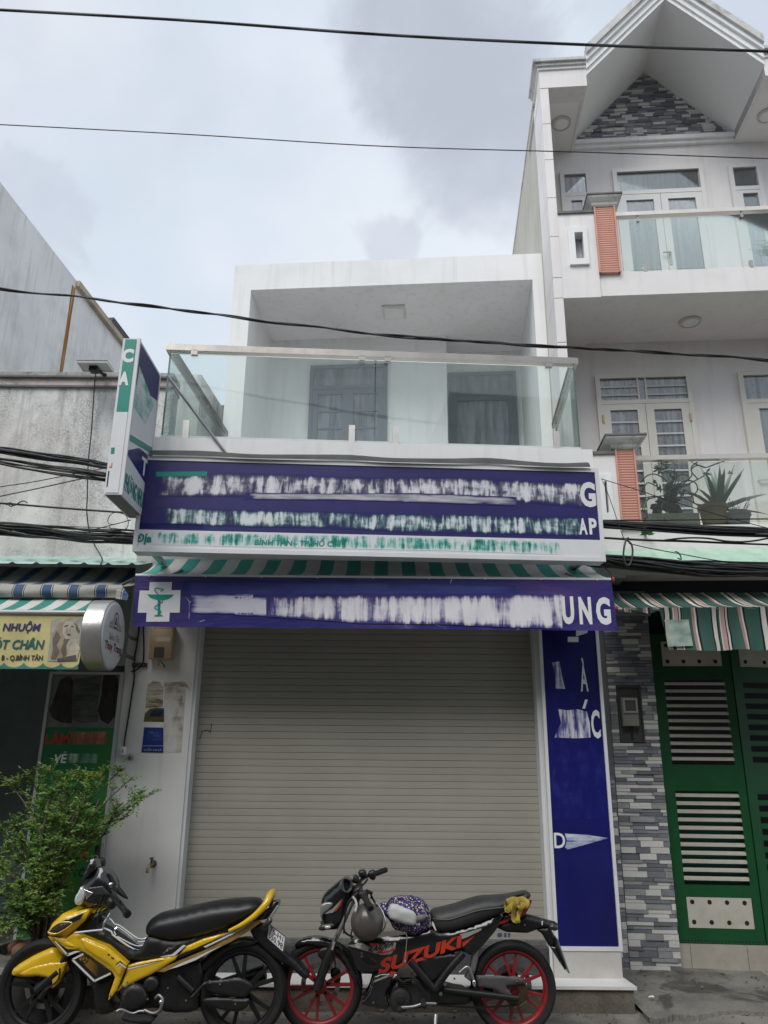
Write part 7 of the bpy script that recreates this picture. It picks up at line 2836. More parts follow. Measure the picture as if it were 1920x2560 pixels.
p0, p1 = KP(30, 1190), KP(700, 1260)
m_ = MB()
m_.box(p0.x, p1.x + 0.05, TV - 0.13, TV + 0.13, 0.0, p1.z - 0.05)
m_.build('body', mat('dark_concrete', (0.05, 0.05, 0.048), 0.9, var=0.3), tr_)
for (a, b_, c_, d) in ((p0.x - 0.02, p1.x + 0.07, TV - 0.15, TV - 0.11), (p0.x - 0.02, p1.x + 0.07, TV + 0.11, TV + 0.15), (p0.x - 0.02, p0.x + 0.03, TV - 0.109, TV + 0.109)):
    m_ = MB()
    m_.box(a, b_, c_, d, p1.z - 0.049, p1.z - 0.01)
    m_.build('rim', mat('pale_rim', (0.33, 0.30, 0.27), 0.85, dirt=0.4), tr_)
SPOT = mat('brown_stone', (0.22, 0.115, 0.075), 0.8, var=0.3, scale=6, bump=0.35, bscale=18, dirt=0.3, dirtcol=(0.10, 0.06, 0.045), dscale=5)
for i, (x, y, r_, lb) in enumerate(((180, 1110, 0.055, 'brown round stone half hidden at the back of the trough'), (235, 1150, 0.064, 'large brown round stone at the front of the trough'), (470, 1145, 0.060, 'brown round stone nearest the yellow motorbike'))):
    m_ = MB()
    m_.ball(KP(x, y, TV + (0.07 if i == 0 else -0.02)), (r_ * 1.15, r_, r_ * 0.85), 20, 12, 0.12, i * 3 + 1)
    o = m_.build('round_stone', SPOT, smooth=60, fix=False)
    tag(o, lb, 'stone', 'brown stones in the trough')
# rubble under the trough edge
m_ = MB()
m_.ball(KP(245, 1560, 5.98), (0.13, 0.06, 0.075), 16, 10, 0.5, 5)
o = m_.build('rubble_lump', mat('brown_rubble', (0.17, 0.10, 0.07), 0.95, var=0.4, scale=14, bump=0.8), smooth=60, fix=False)
tag(o, 'brown lump of rubble seen through the front wheel of the yellow motorbike', 'rubble')
m_ = MB()
pp_ = KP(90, 1720, 5.98)
m_.tube([KP(90, 1725, 5.98), KP(320, 1745, 5.98)], 0.04, 14)
o = m_.build('concrete_pipe', mat('pipe_grey', (0.24, 0.235, 0.22), 0.8, dirt=0.4), smooth=40)
tag(o, 'short pale pipe on the ground behind the yellow front wheel', 'pipe')

# grit and dead leaves along the wall foot and the step
rnd = random.Random(91)
m_ = MB()
for i in range(420):
    x = rnd.uniform(-3.2, 4.2)
    y = rnd.choice((rnd.gauss(6.28, 0.06), rnd.uniform(5.2, 6.3), rnd.gauss(7.1, 0.15) if x > 1.95 else rnd.uniform(5.0, 6.3)))
    z = 0.055 if (x > 1.95 and y > 6.5) else 0.004
    r_ = rnd.uniform(0.003, 0.011)
    m_.ball((x, y, z + r_ * 0.4), (r_ * rnd.uniform(0.8, 1.6), r_, r_ * 0.7), 6, 4, 0.5, i)
o = m_.build('gravel', mat('grit', (0.20, 0.185, 0.16), 0.9, var=0.6, scale=20), fix=False)
o['kind'] = 'stuff'
o['label'] = 'grit scattered on the concrete along the house fronts'
m_ = MB()
u_, v_ = FM.Z(b7(828, 848), 0.05)
m_.ball((u_, v_, 0.062), (0.022, 0.012, 0.008), 8, 5, 0.6, 3)
o = m_.build('paper_scrap', WPRINT, fix=False)
tag(o, 'crumpled scrap of white paper on the concrete before the stone pier', 'litter')


# ================================================================== MOTORBIKES
def cushion(mb, poly, v0, v1, bev, two=True, fine=1.0):
    """solid over an outline in (u, z): domed edges from a distance field, so thin places never fold"""
    from mathutils.geometry import delaunay_2d_cdt
    P_ = [Vector(p) for p in poly]
    per = sum((P_[i] - P_[i - 1]).length for i in range(len(P_)))
    step = max(bev * 0.55, per / 110) / fine
    bd_ = []
    for i in range(len(P_)):
        a, b_ = P_[i], P_[(i + 1) % len(P_)]
        k_ = max(1, int((b_ - a).length / (step * 1.4) + 0.5))
        bd_ += [a.lerp(b_, j / k_) for j in range(k_)]
    nb_ = len(bd_)
    seg = [(bd_[i], bd_[(i + 1) % nb_]) for i in range(nb_)]

    def dist(p):
        m = 1e9
        for a, b_ in seg:
            d = b_ - a
            L2 = d.length_squared
            t = 0 if L2 < 1e-14 else max(0, min(1, (p - a).dot(d) / L2))
            m = min(m, (a + d * t - p).length_squared)
        return math.sqrt(m)

    def inside(p):
        c_ = False
        for a, b_ in seg:
            if (a.y > p.y) != (b_.y > p.y) and p.x < (b_.x - a.x) * (p.y - a.y) / (b_.y - a.y) + a.x:
                c_ = not c_
        return c_
    x0, x1 = min(p.x for p in bd_), max(p.x for p in bd_)
    y0, y1 = min(p.y for p in bd_), max(p.y for p in bd_)
    pts = list(bd_)
    j = 0
    y = y0 + step * 0.5
    while y < y1:
        x = x0 + (0.5 if j % 2 else 0.0) * step
        while x < x1:
            q_ = Vector((x, y))
            if inside(q_) and dist(q_) > step * 0.42:
                pts.append(q_)
            x += step
        y += step * 0.87
        j += 1
    vv, ee, ff, *_ = delaunay_2d_cdt(pts, [(i, (i + 1) % nb_) for i in range(nb_)], [], 1, 1e-7)
    hs = abs(v1 - v0) / 2
    bv = min(bev, hs * (0.98 if two else 1.9))
    sg_ = 1 if v1 > v0 else -1
    fr_, bk_ = [], []
    ds_ = [dist(p) for p in vv]
    hs_ = [1.0 if d >= bev else math.sqrt(max(0, 1 - (1 - d / bev) ** 2)) for d in ds_]
    nbr = [set() for _ in vv]
    for f_ in ff:
        for a, b_ in zip(f_, list(f_[1:]) + [f_[0]]):
            nbr[a].add(b_)
            nbr[b_].add(a)
    for _k in range(4):
        hs_ = [h if ds_[i] < 1e-6 or not nbr[i] else 0.5 * h + 0.5 * sum(hs_[j] for j in nbr[i]) / len(nbr[i]) for i, h in enumerate(hs_)]
    for p, f_ in zip(vv, hs_):
        fr_.append((p.x, v0 + sg_ * bv * (1 - f_), p.y))
        bk_.append((p.x, v1 - sg_ * bv * (1 - f_) if two else v1, p.y))
    n = len(vv)
    cnt = {}
    for f_ in ff:
        for a, b_ in zip(f_, list(f_[1:]) + [f_[0]]):
            cnt[(a, b_)] = cnt.get((a, b_), 0) + 1
    fs_ = [tuple(f_) for f_ in ff] + [tuple(i + n for i in reversed(f_)) for f_ in ff]
    for (a, b_), c_ in cnt.items():
        if (b_, a) not in cnt:
            fs_.append((b_, a, a + n, b_ + n))
    mb.add(fr_ + bk_, fs_)


def refine(poly, k=3):
    """round an outline off a little (corner cutting)"""
    P_ = [Vector(p) for p in poly]
    for _ in range(k):
        out = []
        for i in range(len(P_)):
            a, b_ = P_[i], P_[(i + 1) % len(P_)]
            out += [a.lerp(b_, 0.25), a.lerp(b_, 0.75)]
        P_ = out
    return [tuple(p) for p in P_]


class Bike:
    def __init__(s, fr, root):
        s.fr, s.root = fr, root

    def pt(s, p, v):
        u_, z_ = s.fr.P(p, v)
        return (u_, v, z_)

    def poly(s, L, v):
        return [s.fr.P(p, v) for p in L]

    def body(s, name, L, w0, w1, bev, m, smooth=40, soft=1, parent=None, at=None, label=None, fine=1.0):
        """solid between v=w0 and v=w1 whose outline is read on plane `at`"""
        mb = MB(s.fr)
        P_ = s.poly(L, w0 if at is None else at)
        cushion(mb, refine(P_, soft) if soft else P_, w0, w1, bev, True, fine)
        return mb.build(name, m, parent or s.root, smooth=smooth, label=label)

    def panel(s, name, L, v, t, m, both=True, soft=1, bev=0.01, smooth=40, parent=None, label=None):
        """thin cover on the near side, and its twin on the far side"""
        P_ = s.poly(L, v)
        P_ = refine(P_, soft) if soft else P_
        o = None
        for sg_ in ((-1, 1) if both else (-1,)):
            mb = MB(s.fr)
            cushion(mb, P_, sg_ * abs(v), sg_ * (abs(v) - t), bev, False)
            o2 = mb.build(name, m, parent or s.root, smooth=smooth, label=label)
            o = o or o2
        return o

    def decal(s, name, L, v, m, soft=0, parent=None):
        P_ = s.poly(L, v)
        P_ = refine(P_, soft) if soft else P_
        mb = MB(s.fr)
        mb.face(P_, v)
        return mb.build(name, m, parent or s.root)

    def tube(s, name, L, r, m, n=8, smooth=50, sub=5, parent=None):
        """L: (picture position, v)"""
        P_ = [Vector(s.pt(p, v)) for p, v in L]
        mb = MB(s.fr)
        path = smooth_path(P_, sub)
        if isinstance(r, (list, tuple)):
            rr = [r[0] + (r[1] - r[0]) * i / max(1, len(path) - 1) for i in range(len(path))]
        else:
            rr = r
        mb.tube(path, rr, n)
        return mb.build(name, m, parent or s.root, smooth=smooth)

    def wheel(s, c, R, w_, rim_m, nsp, twin, disc=True, phase=0.0, spw=0.016):
        o = thing_part('wheel', s.root)
        cu, cz = c
        t = MB(s.fr)
        d = 0.062
        t.lathe([(R - d, -w_ * 0.55), (R - d * 0.75, -w_ * 0.95), (R - d * 0.4, -w_), (R - 0.010, -w_ * 0.62), (R - 0.001, -w_ * 0.25), (R, 0), (R - 0.001, w_ * 0.25), (R - 0.010, w_ * 0.62), (R - d * 0.4, w_), (R - d * 0.75, w_ * 0.95), (R - d, w_ * 0.55), (R - d, -w_ * 0.55)], (cu, 0, cz), (0, 1, 0), 56)
        # tread grooves
        t.build('tyre', RUBBER, o, smooth=50)
        r_ = MB(s.fr)
        q = R - d
        r_.lathe([(q + 0.006, -w_ * 0.62), (q - 0.002, -w_ * 0.66), (q - 0.012, -w_ * 0.55), (q - 0.022, -w_ * 0.3), (q - 0.022, w_ * 0.3), (q - 0.012, w_ * 0.55), (q - 0.002, w_ * 0.66), (q + 0.006, w_ * 0.62), (q + 0.006, -w_ * 0.62)], (cu, 0, cz), (0, 1, 0), 48)
        r_.build('rim', rim_m, o, smooth=50)
        for k_ in range(nsp):
            a = phase + 2 * math.pi * k_ / nsp
            sp = MB(s.fr)
            for off in ((-0.13, 0.13) if twin else (0,)):
                a1 = a + off * 1.6
                dr0, dr1 = Vector((math.cos(a), 0, math.sin(a))), Vector((math.cos(a1), 0, math.sin(a1)))
                A_, B_ = Vector((cu, 0, cz)) + dr0 * 0.03, Vector((cu, 0, cz)) + dr1 * (q - 0.014)
                dd = (B_ - A_).normalized()
                sd = Vector((-dd.z, 0, dd.x))
                ring = []
                for f_, ww in ((0, spw), (0.6, spw * 0.75), (1, spw * 0.7)):
                    c_ = A_.lerp(B_, f_)
                    ring.append([c_ - sd * ww - Vector((0, 0.011, 0)), c_ + sd * ww - Vector((0, 0.011, 0)), c_ + sd * ww + Vector((0, 0.011, 0)), c_ - sd * ww + Vector((0, 0.011, 0))])
                sp.loft(ring)
            sp.build('spoke', rim_m, o)
        h = MB(s.fr)
        h.lathe([(0, -0.055), (0.025, -0.055), (0.03, -0.04), (0.045, -0.03), (0.045, 0.03), (0.03, 0.04), (0.025, 0.055), (0, 0.055)], (cu, 0, cz), (0, 1, 0), 20)
        h.build('hub', rim_m, o, smooth=40)
        if disc:
            h = MB(s.fr)
            h.lathe([(0.10, 0.042), (0.132, 0.042), (0.132, 0.046), (0.10, 0.046), (0.10, 0.042)], (cu, 0, cz), (0, 1, 0), 36)
            h.build('brake_disc', STEELD, o, smooth=40)
        return o


def thing_part(name, parent):
    o = bpy.data.objects.new(name, None)
    o.empty_display_size = 0.1
    COL.objects.link(o)
    put(o, parent)
    return o


YELP = mat('yellow_bike_paint', (0.80, 0.50, 0.012), 0.22, var=0.05, scale=3, bump=0.0, coat=0.6, dirt=0.12, dirtcol=(0.28, 0.17, 0.03), dscale=5)
BLKP = mat('gloss_black_paint', (0.010, 0.010, 0.012), 0.18, var=0.3, scale=5, bump=0.0, coat=0.4, dirt=0.2, dirtcol=(0.05, 0.048, 0.045), dscale=6)
BLKM = mat('dusty_black', (0.010, 0.010, 0.011), 0.45, var=0.4, scale=9, bump=0.1, dirt=0.3, dirtcol=(0.036, 0.033, 0.03), dscale=7)
SEATM = mat('seat_vinyl', (0.013, 0.013, 0.015), 0.40, var=0.2, scale=5, bump=0.12, bscale=160)
SEATG = mat('dusty_seat_vinyl', (0.035, 0.035, 0.037), 0.52, var=0.3, scale=6, bump=0.12, bscale=140, dirt=0.35, dirtcol=(0.085, 0.082, 0.078), dscale=5)
CHROME = mat('chrome', (0.70, 0.70, 0.71), 0.14, 1.0, var=0.05, bump=0)
CLENS = mat('clear_lens', (0.70, 0.71, 0.72), 0.08, 0.3, var=0.12, scale=20, bump=0.05)
SMOKE = mat('smoked_lens', (0.05, 0.048, 0.03), 0.08, var=0.3, scale=12, bump=0)
ALLOY = mat('cast_alloy', (0.06, 0.06, 0.06), 0.42, 0.8, var=0.3, scale=10, bump=0.15, dirt=0.4, dirtcol=(0.05, 0.045, 0.04), dscale=8)
WDEC = mat('white_decal', (0.72, 0.71, 0.68), 0.35, var=0.08, bump=0)
BDEC = mat('black_decal', (0.012, 0.012, 0.012), 0.3, bump=0)
REDP = mat('red_rim_paint', (0.27, 0.016, 0.022), 0.4, var=0.25, scale=6, bump=0.03, dirt=0.35, dirtcol=(0.09, 0.03, 0.025), dscale=5)
REDD = mat('red_decal', (0.52, 0.045, 0.02), 0.35, var=0.15, scale=8, bump=0)
GDEC = mat('grey_decal', (0.33, 0.315, 0.28), 0.4, var=0.15, bump=0)
REDL = mat('red_lens', (0.22, 0.012, 0.016), 0.1, var=0.2, bump=0)

# ------------------------------------------------------------------ yellow motorbike
FY = Frame(0, 5.73, 0)
yb = thing('motorbike', 'yellow and black underbone motorbike with black seat, parked beside the bush', 'motorbike', (-1.62, 5.73, 0), 'motorbikes parked in front of the shutter')
Y = Bike(FY, yb)
RW = 0.288
cR = (FY.P((607.6, 2477), 0)[0], RW)
cF = (FY.P((104, 2485), 0)[0], RW)
Y.wheel(cF, RW, 0.040, BLKM, 5, True, True, 0.3)
Y.wheel(cR, RW, 0.045, BLKM, 5, True, False, 0.5)
K = lambda *L: [k1(*p) for p in L]
K2 = lambda *L: [k2(*p) for p in L]
# fork legs and front fender
for v_ in (-0.06, 0.06):
    Y.tube('fork_leg', [(k1(905, 760), v_), (k1(700, 1180), v_), (k1(420, 1640), v_)], 0.020, BLKM, 10)
    mb = MB(FY)
    a = Vector(Y.pt(k1(610, 1360), v_))
    mb.tube([a, Vector((cF[0] - 0.012, v_, cF[1]))], 0.027, 12)
    mb.build('fork_slider', BLKM, yb, smooth=50)
Y.body('front_fender', K((112, 1380), (150, 1318), (300, 1222), (430, 1160), (560, 1105), (640, 1170), (700, 1290), (665, 1360), (605, 1480), (545, 1542), (525, 1530), (528, 1485), (480, 1432), (400, 1415), (250, 1420), (140, 1412)), -0.075, 0.075, 0.03, YELP, soft=1, at=-0.05)
Y.panel('fender_facet', K((190, 1392), (330, 1318), (520, 1275), (690, 1268), (650, 1360), (600, 1470), (548, 1530), (535, 1480), (480, 1425), (400, 1408), (250, 1412)), -0.082, 0.012, YELP, soft=0, bev=0.008)
# leg shield
Y.body('steering_column_cover', K((760, 960), (905, 770), (1060, 735), (1062, 800), (1000, 900), (1100, 950), (1260, 1060), (1400, 1160), (1500, 1150), (1660, 1210), (1400, 1280), (1310, 1300), (1100, 1120), (860, 1010)), -0.085, 0.085, 0.03, BLKM, at=-0.085)
Y.body('lower_cowl', K((700, 1225), (860, 1330), (980, 1470), (1160, 1390), (1180, 1440), (1110, 1660), (1190, 1780), (1060, 1835), (950, 1800), (945, 1500), (760, 1330)), -0.09, 0.09, 0.03, BLKM, at=-0.09)
Y.panel('leg_shield', K((488, 1000), (680, 1012), (760, 958), (860, 1010), (1110, 1112), (1312, 1290), (1255, 1430), (1205, 1560), (1118, 1668), (1125, 1610), (1188, 1430), (1160, 1375), (1060, 1298), (870, 1168), (800, 1140), (740, 1182), (692, 1216), (630, 1170)), -0.15, 0.07, YELP, soft=0, bev=0.011)
Y.panel('shield_facet', K((800, 1000), (1100, 1128), (1296, 1300), (1236, 1425), (1150, 1320), (880, 1140)), -0.158, 0.012, YELP, soft=0, bev=0.009)
Y.panel('shield_facet', K((520, 1010), (660, 1025), (800, 1120), (690, 1110), (600, 1060)), -0.157, 0.012, YELP, soft=0, bev=0.008)
Y.body('nose_panel', K((478, 968), (530, 870), (640, 768), (912, 730), (916, 748), (870, 835), (745, 950), (680, 1012), (600, 1002), (500, 992)), -0.165, 0.165, 0.035, YELP, soft=0, at=-0.15)
Y.body('collar', K((905, 695), (1000, 718), (1082, 692), (1060, 742), (930, 778), (905, 745)), -0.09, 0.09, 0.03, YELP, at=-0.09)
Y.decal('nose_stripe', K((640, 845), (880, 745), (832, 822), (742, 862), (700, 850)), -0.1665, BDEC)
Y.decal('nose_stripe', K((690, 815), (885, 742), (880, 750), (700, 830)), -0.167, WDEC)
Y.body('turn_signal', K((498, 958), (560, 892), (640, 852), (740, 856), (735, 882), (660, 935), (580, 972)), -0.178, -0.15, 0.012, SMOKE, soft=1, at=-0.17)
mb = MB(FY)
L = [Vector(Y.pt(k1(*p), -0.178)) for p in ((498, 958), (560, 892), (640, 852), (740, 856), (735, 882), (660, 935), (580, 972), (498, 958))]
mb.tube(smooth_path(L, 4), 0.0035, 5)
mb.build('signal_rim', YELP, yb, smooth=50)
Y.decal('shield_graphic', K((540, 1035), (600, 1060), (700, 1130), (838, 1140), (700, 1212), (690, 1200)), -0.1515, BDEC)
Y.decal('shield_graphic', K((560, 1050), (580, 1050), (700, 1178), (780, 1150), (838, 1150), (702, 1205), (690, 1195)), -0.1525, WDEC)
Y.panel('side_insert', K((735, 1240), (870, 1168), (1160, 1378), (978, 1476)), -0.138, 0.02, BDEC, both=False, soft=0, bev=0.004)
mb = MB(FY)
L = [Vector(Y.pt(k1(*p), -0.141)) for p in ((862, 1182), (750, 1240), (978, 1462), (1148, 1382))]
for a, b_ in zip(L[:-1], L[1:]):
    d = (b_ - a).normalized()
    s_ = Vector((-d.z, 0, d.x)) * 0.006
    mb.quad(a - s_, b_ - s_, b_ + s_, a + s_)
mb.build('insert_outline', WDEC, yb, fix=False)
gold = NB('insert_fade')
_s = gold.node('ShaderNodeSeparateXYZ', {0: gold.coord()})
_u0 = Y.pt(k1(830, 1200), -0.14)[0]
gold.bsdf(gold.mix(gold.math('MULTIPLY', gold.math('SUBTRACT', _s.outputs[0], _u0), 7.5, True), (0.42, 0.22, 0.01, 1), (0.02, 0.015, 0.01, 1)), 0.3)
Y.decal('insert_panel', K((820, 1235), (870, 1190), (1130, 1375), (1010, 1430)), -0.1405, gold.m)
mb = MB(FY)
c_ = Vector(Y.pt(k1(880, 1240), -0.142))
mb.lathe([(0.018, 0), (0.024, 0), (0.024, 0.001)], c_, (0, 1, 0), 20)
for k_ in range(3):
    a = math.pi / 2 + k_ * 2.094
    e = c_ + Vector((math.cos(a), 0, math.sin(a))) * 0.02
    mb.tube([c_, e], 0.003, 4)
mb.build('emblem', BDEC, yb, fix=False)
for P4 in (K((1112, 1178), (1140, 1185), (1140, 1200), (1116, 1195)), K((1150, 1210), (1182, 1222), (1180, 1240), (1154, 1228))):
    Y.decal('vent', P4, -0.1595, BDEC)
Y.decal('nose_seam', K((478, 985), (600, 1003), (680, 1012), (760, 958), (762, 966), (682, 1022), (600, 1012), (480, 996)), -0.1665, BDEC)
Y.decal('shield_graphic', K((1200, 1290), (1245, 1250), (1310, 1310), (1300, 1335), (1240, 1285), (1210, 1312)), -0.1595, BDEC)
Y.decal('shield_graphic', K((1205, 1302), (1243, 1268), (1308, 1318), (1304, 1334), (1240, 1288), (1212, 1316)), -0.1605, WDEC)
# handlebar, headlight
Y.body('headlight_cowl', K((822, 480), (985, 345), (1010, 292), (1060, 300), (1155, 440), (1170, 520), (1140, 575), (1085, 690), (965, 722), (780, 690), (758, 625), (790, 555)), -0.11, 0.11, 0.045, BLKP, at=-0.09)
Y.panel('cowl_facet', K((870, 500), (1060, 478), (1135, 570), (1010, 575), (900, 540)), -0.114, 0.02, mat('satin_black', (0.035, 0.035, 0.037), 0.35), both=True, soft=0, bev=0.005)
Y.panel('headlight', K((832, 478), (860, 510), (882, 560), (872, 605), (836, 672), (790, 682), (764, 652), (770, 592), (806, 540)), -0.118, 0.05, CLENS, soft=1, bev=0.012)
Y.panel('reflector', K((862, 505), (972, 548), (890, 615), (880, 560)), -0.116, 0.02, CHROME, soft=0, bev=0.004)
SCR = glass('smoked_screen', (0.10, 0.105, 0.11), 1.3, 0.03, 0.02)
Y.body('windscreen', K((830, 468), (868, 335), (920, 212), (985, 190), (1012, 290), (985, 345)), -0.07, 0.07, 0.03, SCR, at=-0.04)
Y.body('instrument_panel', K((1003, 290), (1060, 298), (1150, 388), (1162, 440), (1112, 462), (1058, 425)), -0.07, 0.07, 0.015, mat('instrument_lens', (0.10, 0.115, 0.13), 0.1, var=0.6, scale=40, bump=0), at=-0.05)
gl_ = [(k1(1130, 560), -0.05), (k1(1190, 610), -0.2), (k1(1240, 665), -0.28), (k1(1320, 765), -0.36)]
Y.tube('handlebar', gl_[:3], 0.012, BLKM)
Y.tube('grip', [(k1(1205, 620), -0.23), (k1(1320, 765), -0.36)], 0.019, RUBBER, 12)
Y.tube('bar_end', [(k1(1305, 750), -0.345), (k1(1325, 772), -0.368)], 0.024, BLKM, 12)
Y.body('switch_block', K((1120, 590), (1190, 600), (1215, 640), (1190, 715), (1130, 720)), -0.24, -0.17, 0.015, BLKM, at=-0.2)
Y.tube('clutch_lever', [(k1(1160, 520), -0.22), (k1(1215, 600), -0.27), (k1(1250, 640), -0.33)], 0.007, BLKM)
Y.body('mirror', K((1210, 460), (1240, 480), (1330, 600), (1322, 618), (1180, 530)), -0.26, -0.225, 0.01, BLKM, at=-0.24)
Y.tube('grip', [(k1(1010, 185), 0.26), (k1(1012, 75), 0.37)], 0.019, RUBBER, 12)
Y.tube('handlebar', [(k1(1080, 480), 0.0), (k1(1040, 270), 0.18), (k1(1010, 185), 0.26)], 0.012, BLKM)
Y.body('switch_block', K((960, 190), (1060, 180), (1085, 220), (1070, 290), (980, 290), (920, 230)), 0.18, 0.25, 0.015, BLKM, at=0.2)
Y.tube('brake_lever', [(k1(905, 215), 0.26), (k1(890, 190), 0.3), (k1(862, 176), 0.34)], 0.006, CHROME)
Y.body('ignition_lock', K((1090, 470), (1150, 438), (1170, 455), (1140, 492)), -0.09, -0.05, 0.006, CHROME, at=-0.08)
# luggage rack of bent chrome rod
for L, r_ in (([(780, 962), (920, 945), (1065, 930)], 0.007), ([(1068, 925), (1078, 865), (1105, 820), (1142, 760)], 0.006), ([(1110, 815), (1145, 822), (1190, 872), (1245, 892), (1432, 1022), (1530, 1012)], 0.006), ([(1072, 912), (1150, 948), (1180, 992), (1385, 1132), (1480, 1126), (1522, 1016)], 0.0065),
              ([(1200, 985), (1182, 945), (1205, 915), (1240, 915), (1400, 1040), (1440, 1060), (1510, 1050)], 0.005), ([(1215, 1000), (1400, 1095), (1490, 1090)], 0.005), ([(1060, 790), (1105, 800)], 0.006)):
    Y.tube('rack_rod', [(k1(*p), -0.11 + 0.0002 * (p[0] - 1100)) for p in L], r_, CHROME, 6, sub=4)
# seat, side panels, tail
sd_ = K2((90, 545), (95, 480), (150, 402), (240, 357), (430, 322), (600, 282), (800, 237), (1000, 216), (1240, 200), (1302, 255), (1300, 330), (1180, 420), (1000, 500), (800, 572), (600, 622), (420, 662), (260, 645), (110, 590))
Y.body('seat', sd_, -0.135, 0.135, 0.085, SEATM, soft=2, at=-0.07, smooth=80, fine=3.0)
Y.body('seat_base', K2((60, 700), (105, 575), (420, 650), (800, 560), (1180, 410), (1280, 330), (1270, 430), (930, 560), (700, 640), (520, 700), (440, 790), (180, 840), (0, 850), (-80, 800)), -0.11, 0.11, 0.02, BLKM, soft=1, at=-0.11)
Y.panel('side_cover', K2((-92, 892), (20, 858), (180, 828), (432, 784), (400, 832), (150, 982), (-20, 1062), (-208, 1162), (-150, 1080), (-102, 960)), -0.128, 0.03, YELP, soft=0, bev=0.008)
Y.panel('side_cover', K2((452, 768), (520, 690), (700, 612), (935, 553), (800, 640), (600, 738)), -0.124, 0.03, YELP, soft=0, bev=0.008)
Y.panel('tail_cover', K2((195, 952), (300, 900), (400, 860), (700, 735), (1000, 580), (1250, 425), (1295, 438), (1180, 525), (980, 645), (700, 782), (420, 892), (290, 958)), -0.122, 0.03, mat('bronze_decal', (0.36, 0.22, 0.07), 0.3, var=0.35, scale=18, coat=0.4, bump=0), soft=0, bev=0.008)
Y.decal('tail_stripe', K2((250, 795), (375, 770), (490, 672), (520, 678), (400, 785), (260, 798)), -0.1295, WDEC)
Y.decal('tail_stripe', K2((330, 930), (470, 860), (620, 800), (900, 672), (620, 830), (440, 900)), -0.1235, WDEC)
Y.decal('tail_stripe', K2((420, 795), (700, 670), (960, 560), (1250, 400), (1300, 385), (1000, 565), (700, 700), (460, 810)), -0.1235, BDEC)
Y.decal('tail_stripe', K2((700, 690), (1000, 548), (1240, 420), (1000, 566), (720, 702)), -0.1245, WDEC)
Y.decal('side_stripe', K2((-85, 905), (180, 848), (310, 825), (180, 862), (-85, 925)), -0.1295, BDEC)
Y.decal('side_stripe', K2((-85, 912), (180, 856), (260, 843), (-85, 932)), -0.1305, WDEC)
mb = MB(FY)
A_, B_, C_, D_ = [Vector(Y.pt(k2(*p), -0.112)) for p in ((275, 770), (420, 690), (450, 655), (310, 715))]
lettering(mb, 'RC', [A_, B_, C_, D_], 0.0, 0.3)
mb.build('badge', GDEC, yb, fix=False)
# grab rail: a loop round the tail
pth = [(k2(965, 526), -0.125), (k2(1100, 462), -0.14), (k2(1240, 362), -0.135), (k2(1345, 250), -0.12), (k2(1390, 160), -0.07)]
P_ = [Vector(Y.pt(p, v)) for p, v in pth]
top_ = P_[-1]
P_ += [Vector((top_.x, 0.07, top_.z))] + [Vector((p.x, -p.y, p.z)) for p in reversed(P_[:-1])]
mb = MB(FY)
pp_ = smooth_path(P_, 6)
n = len(pp_)
mb.tube(pp_, [0.010 + 0.014 * math.sin(math.pi * min(1, max(0, (i / (n - 1) if i < n / 2 else 1 - i / (n - 1)) * 2.2)) * 0.5) for i in range(n)], 10)
mb.build('grab_rail', YELP, yb, smooth=60)
Y.body('tail', K2((1290, 270), (1470, 218), (1482, 250), (1430, 350), (1385, 400), (1250, 430), (1280, 350)), -0.08, 0.08, 0.03, BLKP, at=-0.06)
Y.panel('tail_lamp', K2((1345, 425), (1465, 262), (1472, 275), (1405, 400)), -0.085, 0.03, mat('pale_lens', (0.42, 0.45, 0.44), 0.1, bump=0), both=True, soft=0, bev=0.005)
Y.body('rear_signal', K2((1300, 470), (1380, 390), (1420, 400), (1400, 460), (1340, 490)), -0.14, -0.09, 0.012, SMOKE, at=-0.12)
Y.body('mudguard', K2((1200, 470), (1360, 470), (1420, 640), (1540, 740), (1700, 870), (1800, 1005), (1745, 1040), (1600, 900), (1450, 830), (1330, 720), (1180, 560)), -0.065, 0.065, 0.02, BLKM, at=-0.05)
q4 = [Vector(Y.pt(k2(1360, 600), -0.06)), Vector(Y.pt(k2(1525, 745), -0.14)), Vector(Y.pt(k2(1550, 590), -0.14)), Vector(Y.pt(k2(1378, 452), -0.06))]
nrm = (q4[1] - q4[0]).cross(q4[3] - q4[0]).normalized()
if nrm.y > 0:
    nrm = -nrm
mb = MB(FY)
mb.loft([[p for p in q4], [p - nrm * 0.004 for p in q4]])
pl_ = mb.build('number_plate', WPRINT, yb)
mb = MB(FY)
bi = lambda s_, t: (q4[0] * (1 - s_) + q4[1] * s_) * (1 - t) + (q4[3] * (1 - s_) + q4[2] * s_) * t + nrm * 0.0015
lettering(mb, '75-H1', [bi(.1, .55), bi(.9, .55), bi(.9, .9), bi(.1, .9)], 0.01)
lettering(mb, '550.98', [bi(.06, .1), bi(.94, .1), bi(.94, .48), bi(.06, .48)], 0.01)
mb.build('plate_number', BDEC, pl_, fix=False)
mb = MB(FY)
for a, b_ in ((0, 1), (1, 2), (2, 3), (3, 0)):
    mb.tube([q4[a] + nrm * 0.001, q4[b_] + nrm * 0.001], 0.0022, 5)
mb.build('plate_rim', BDEC, pl_, fix=False)
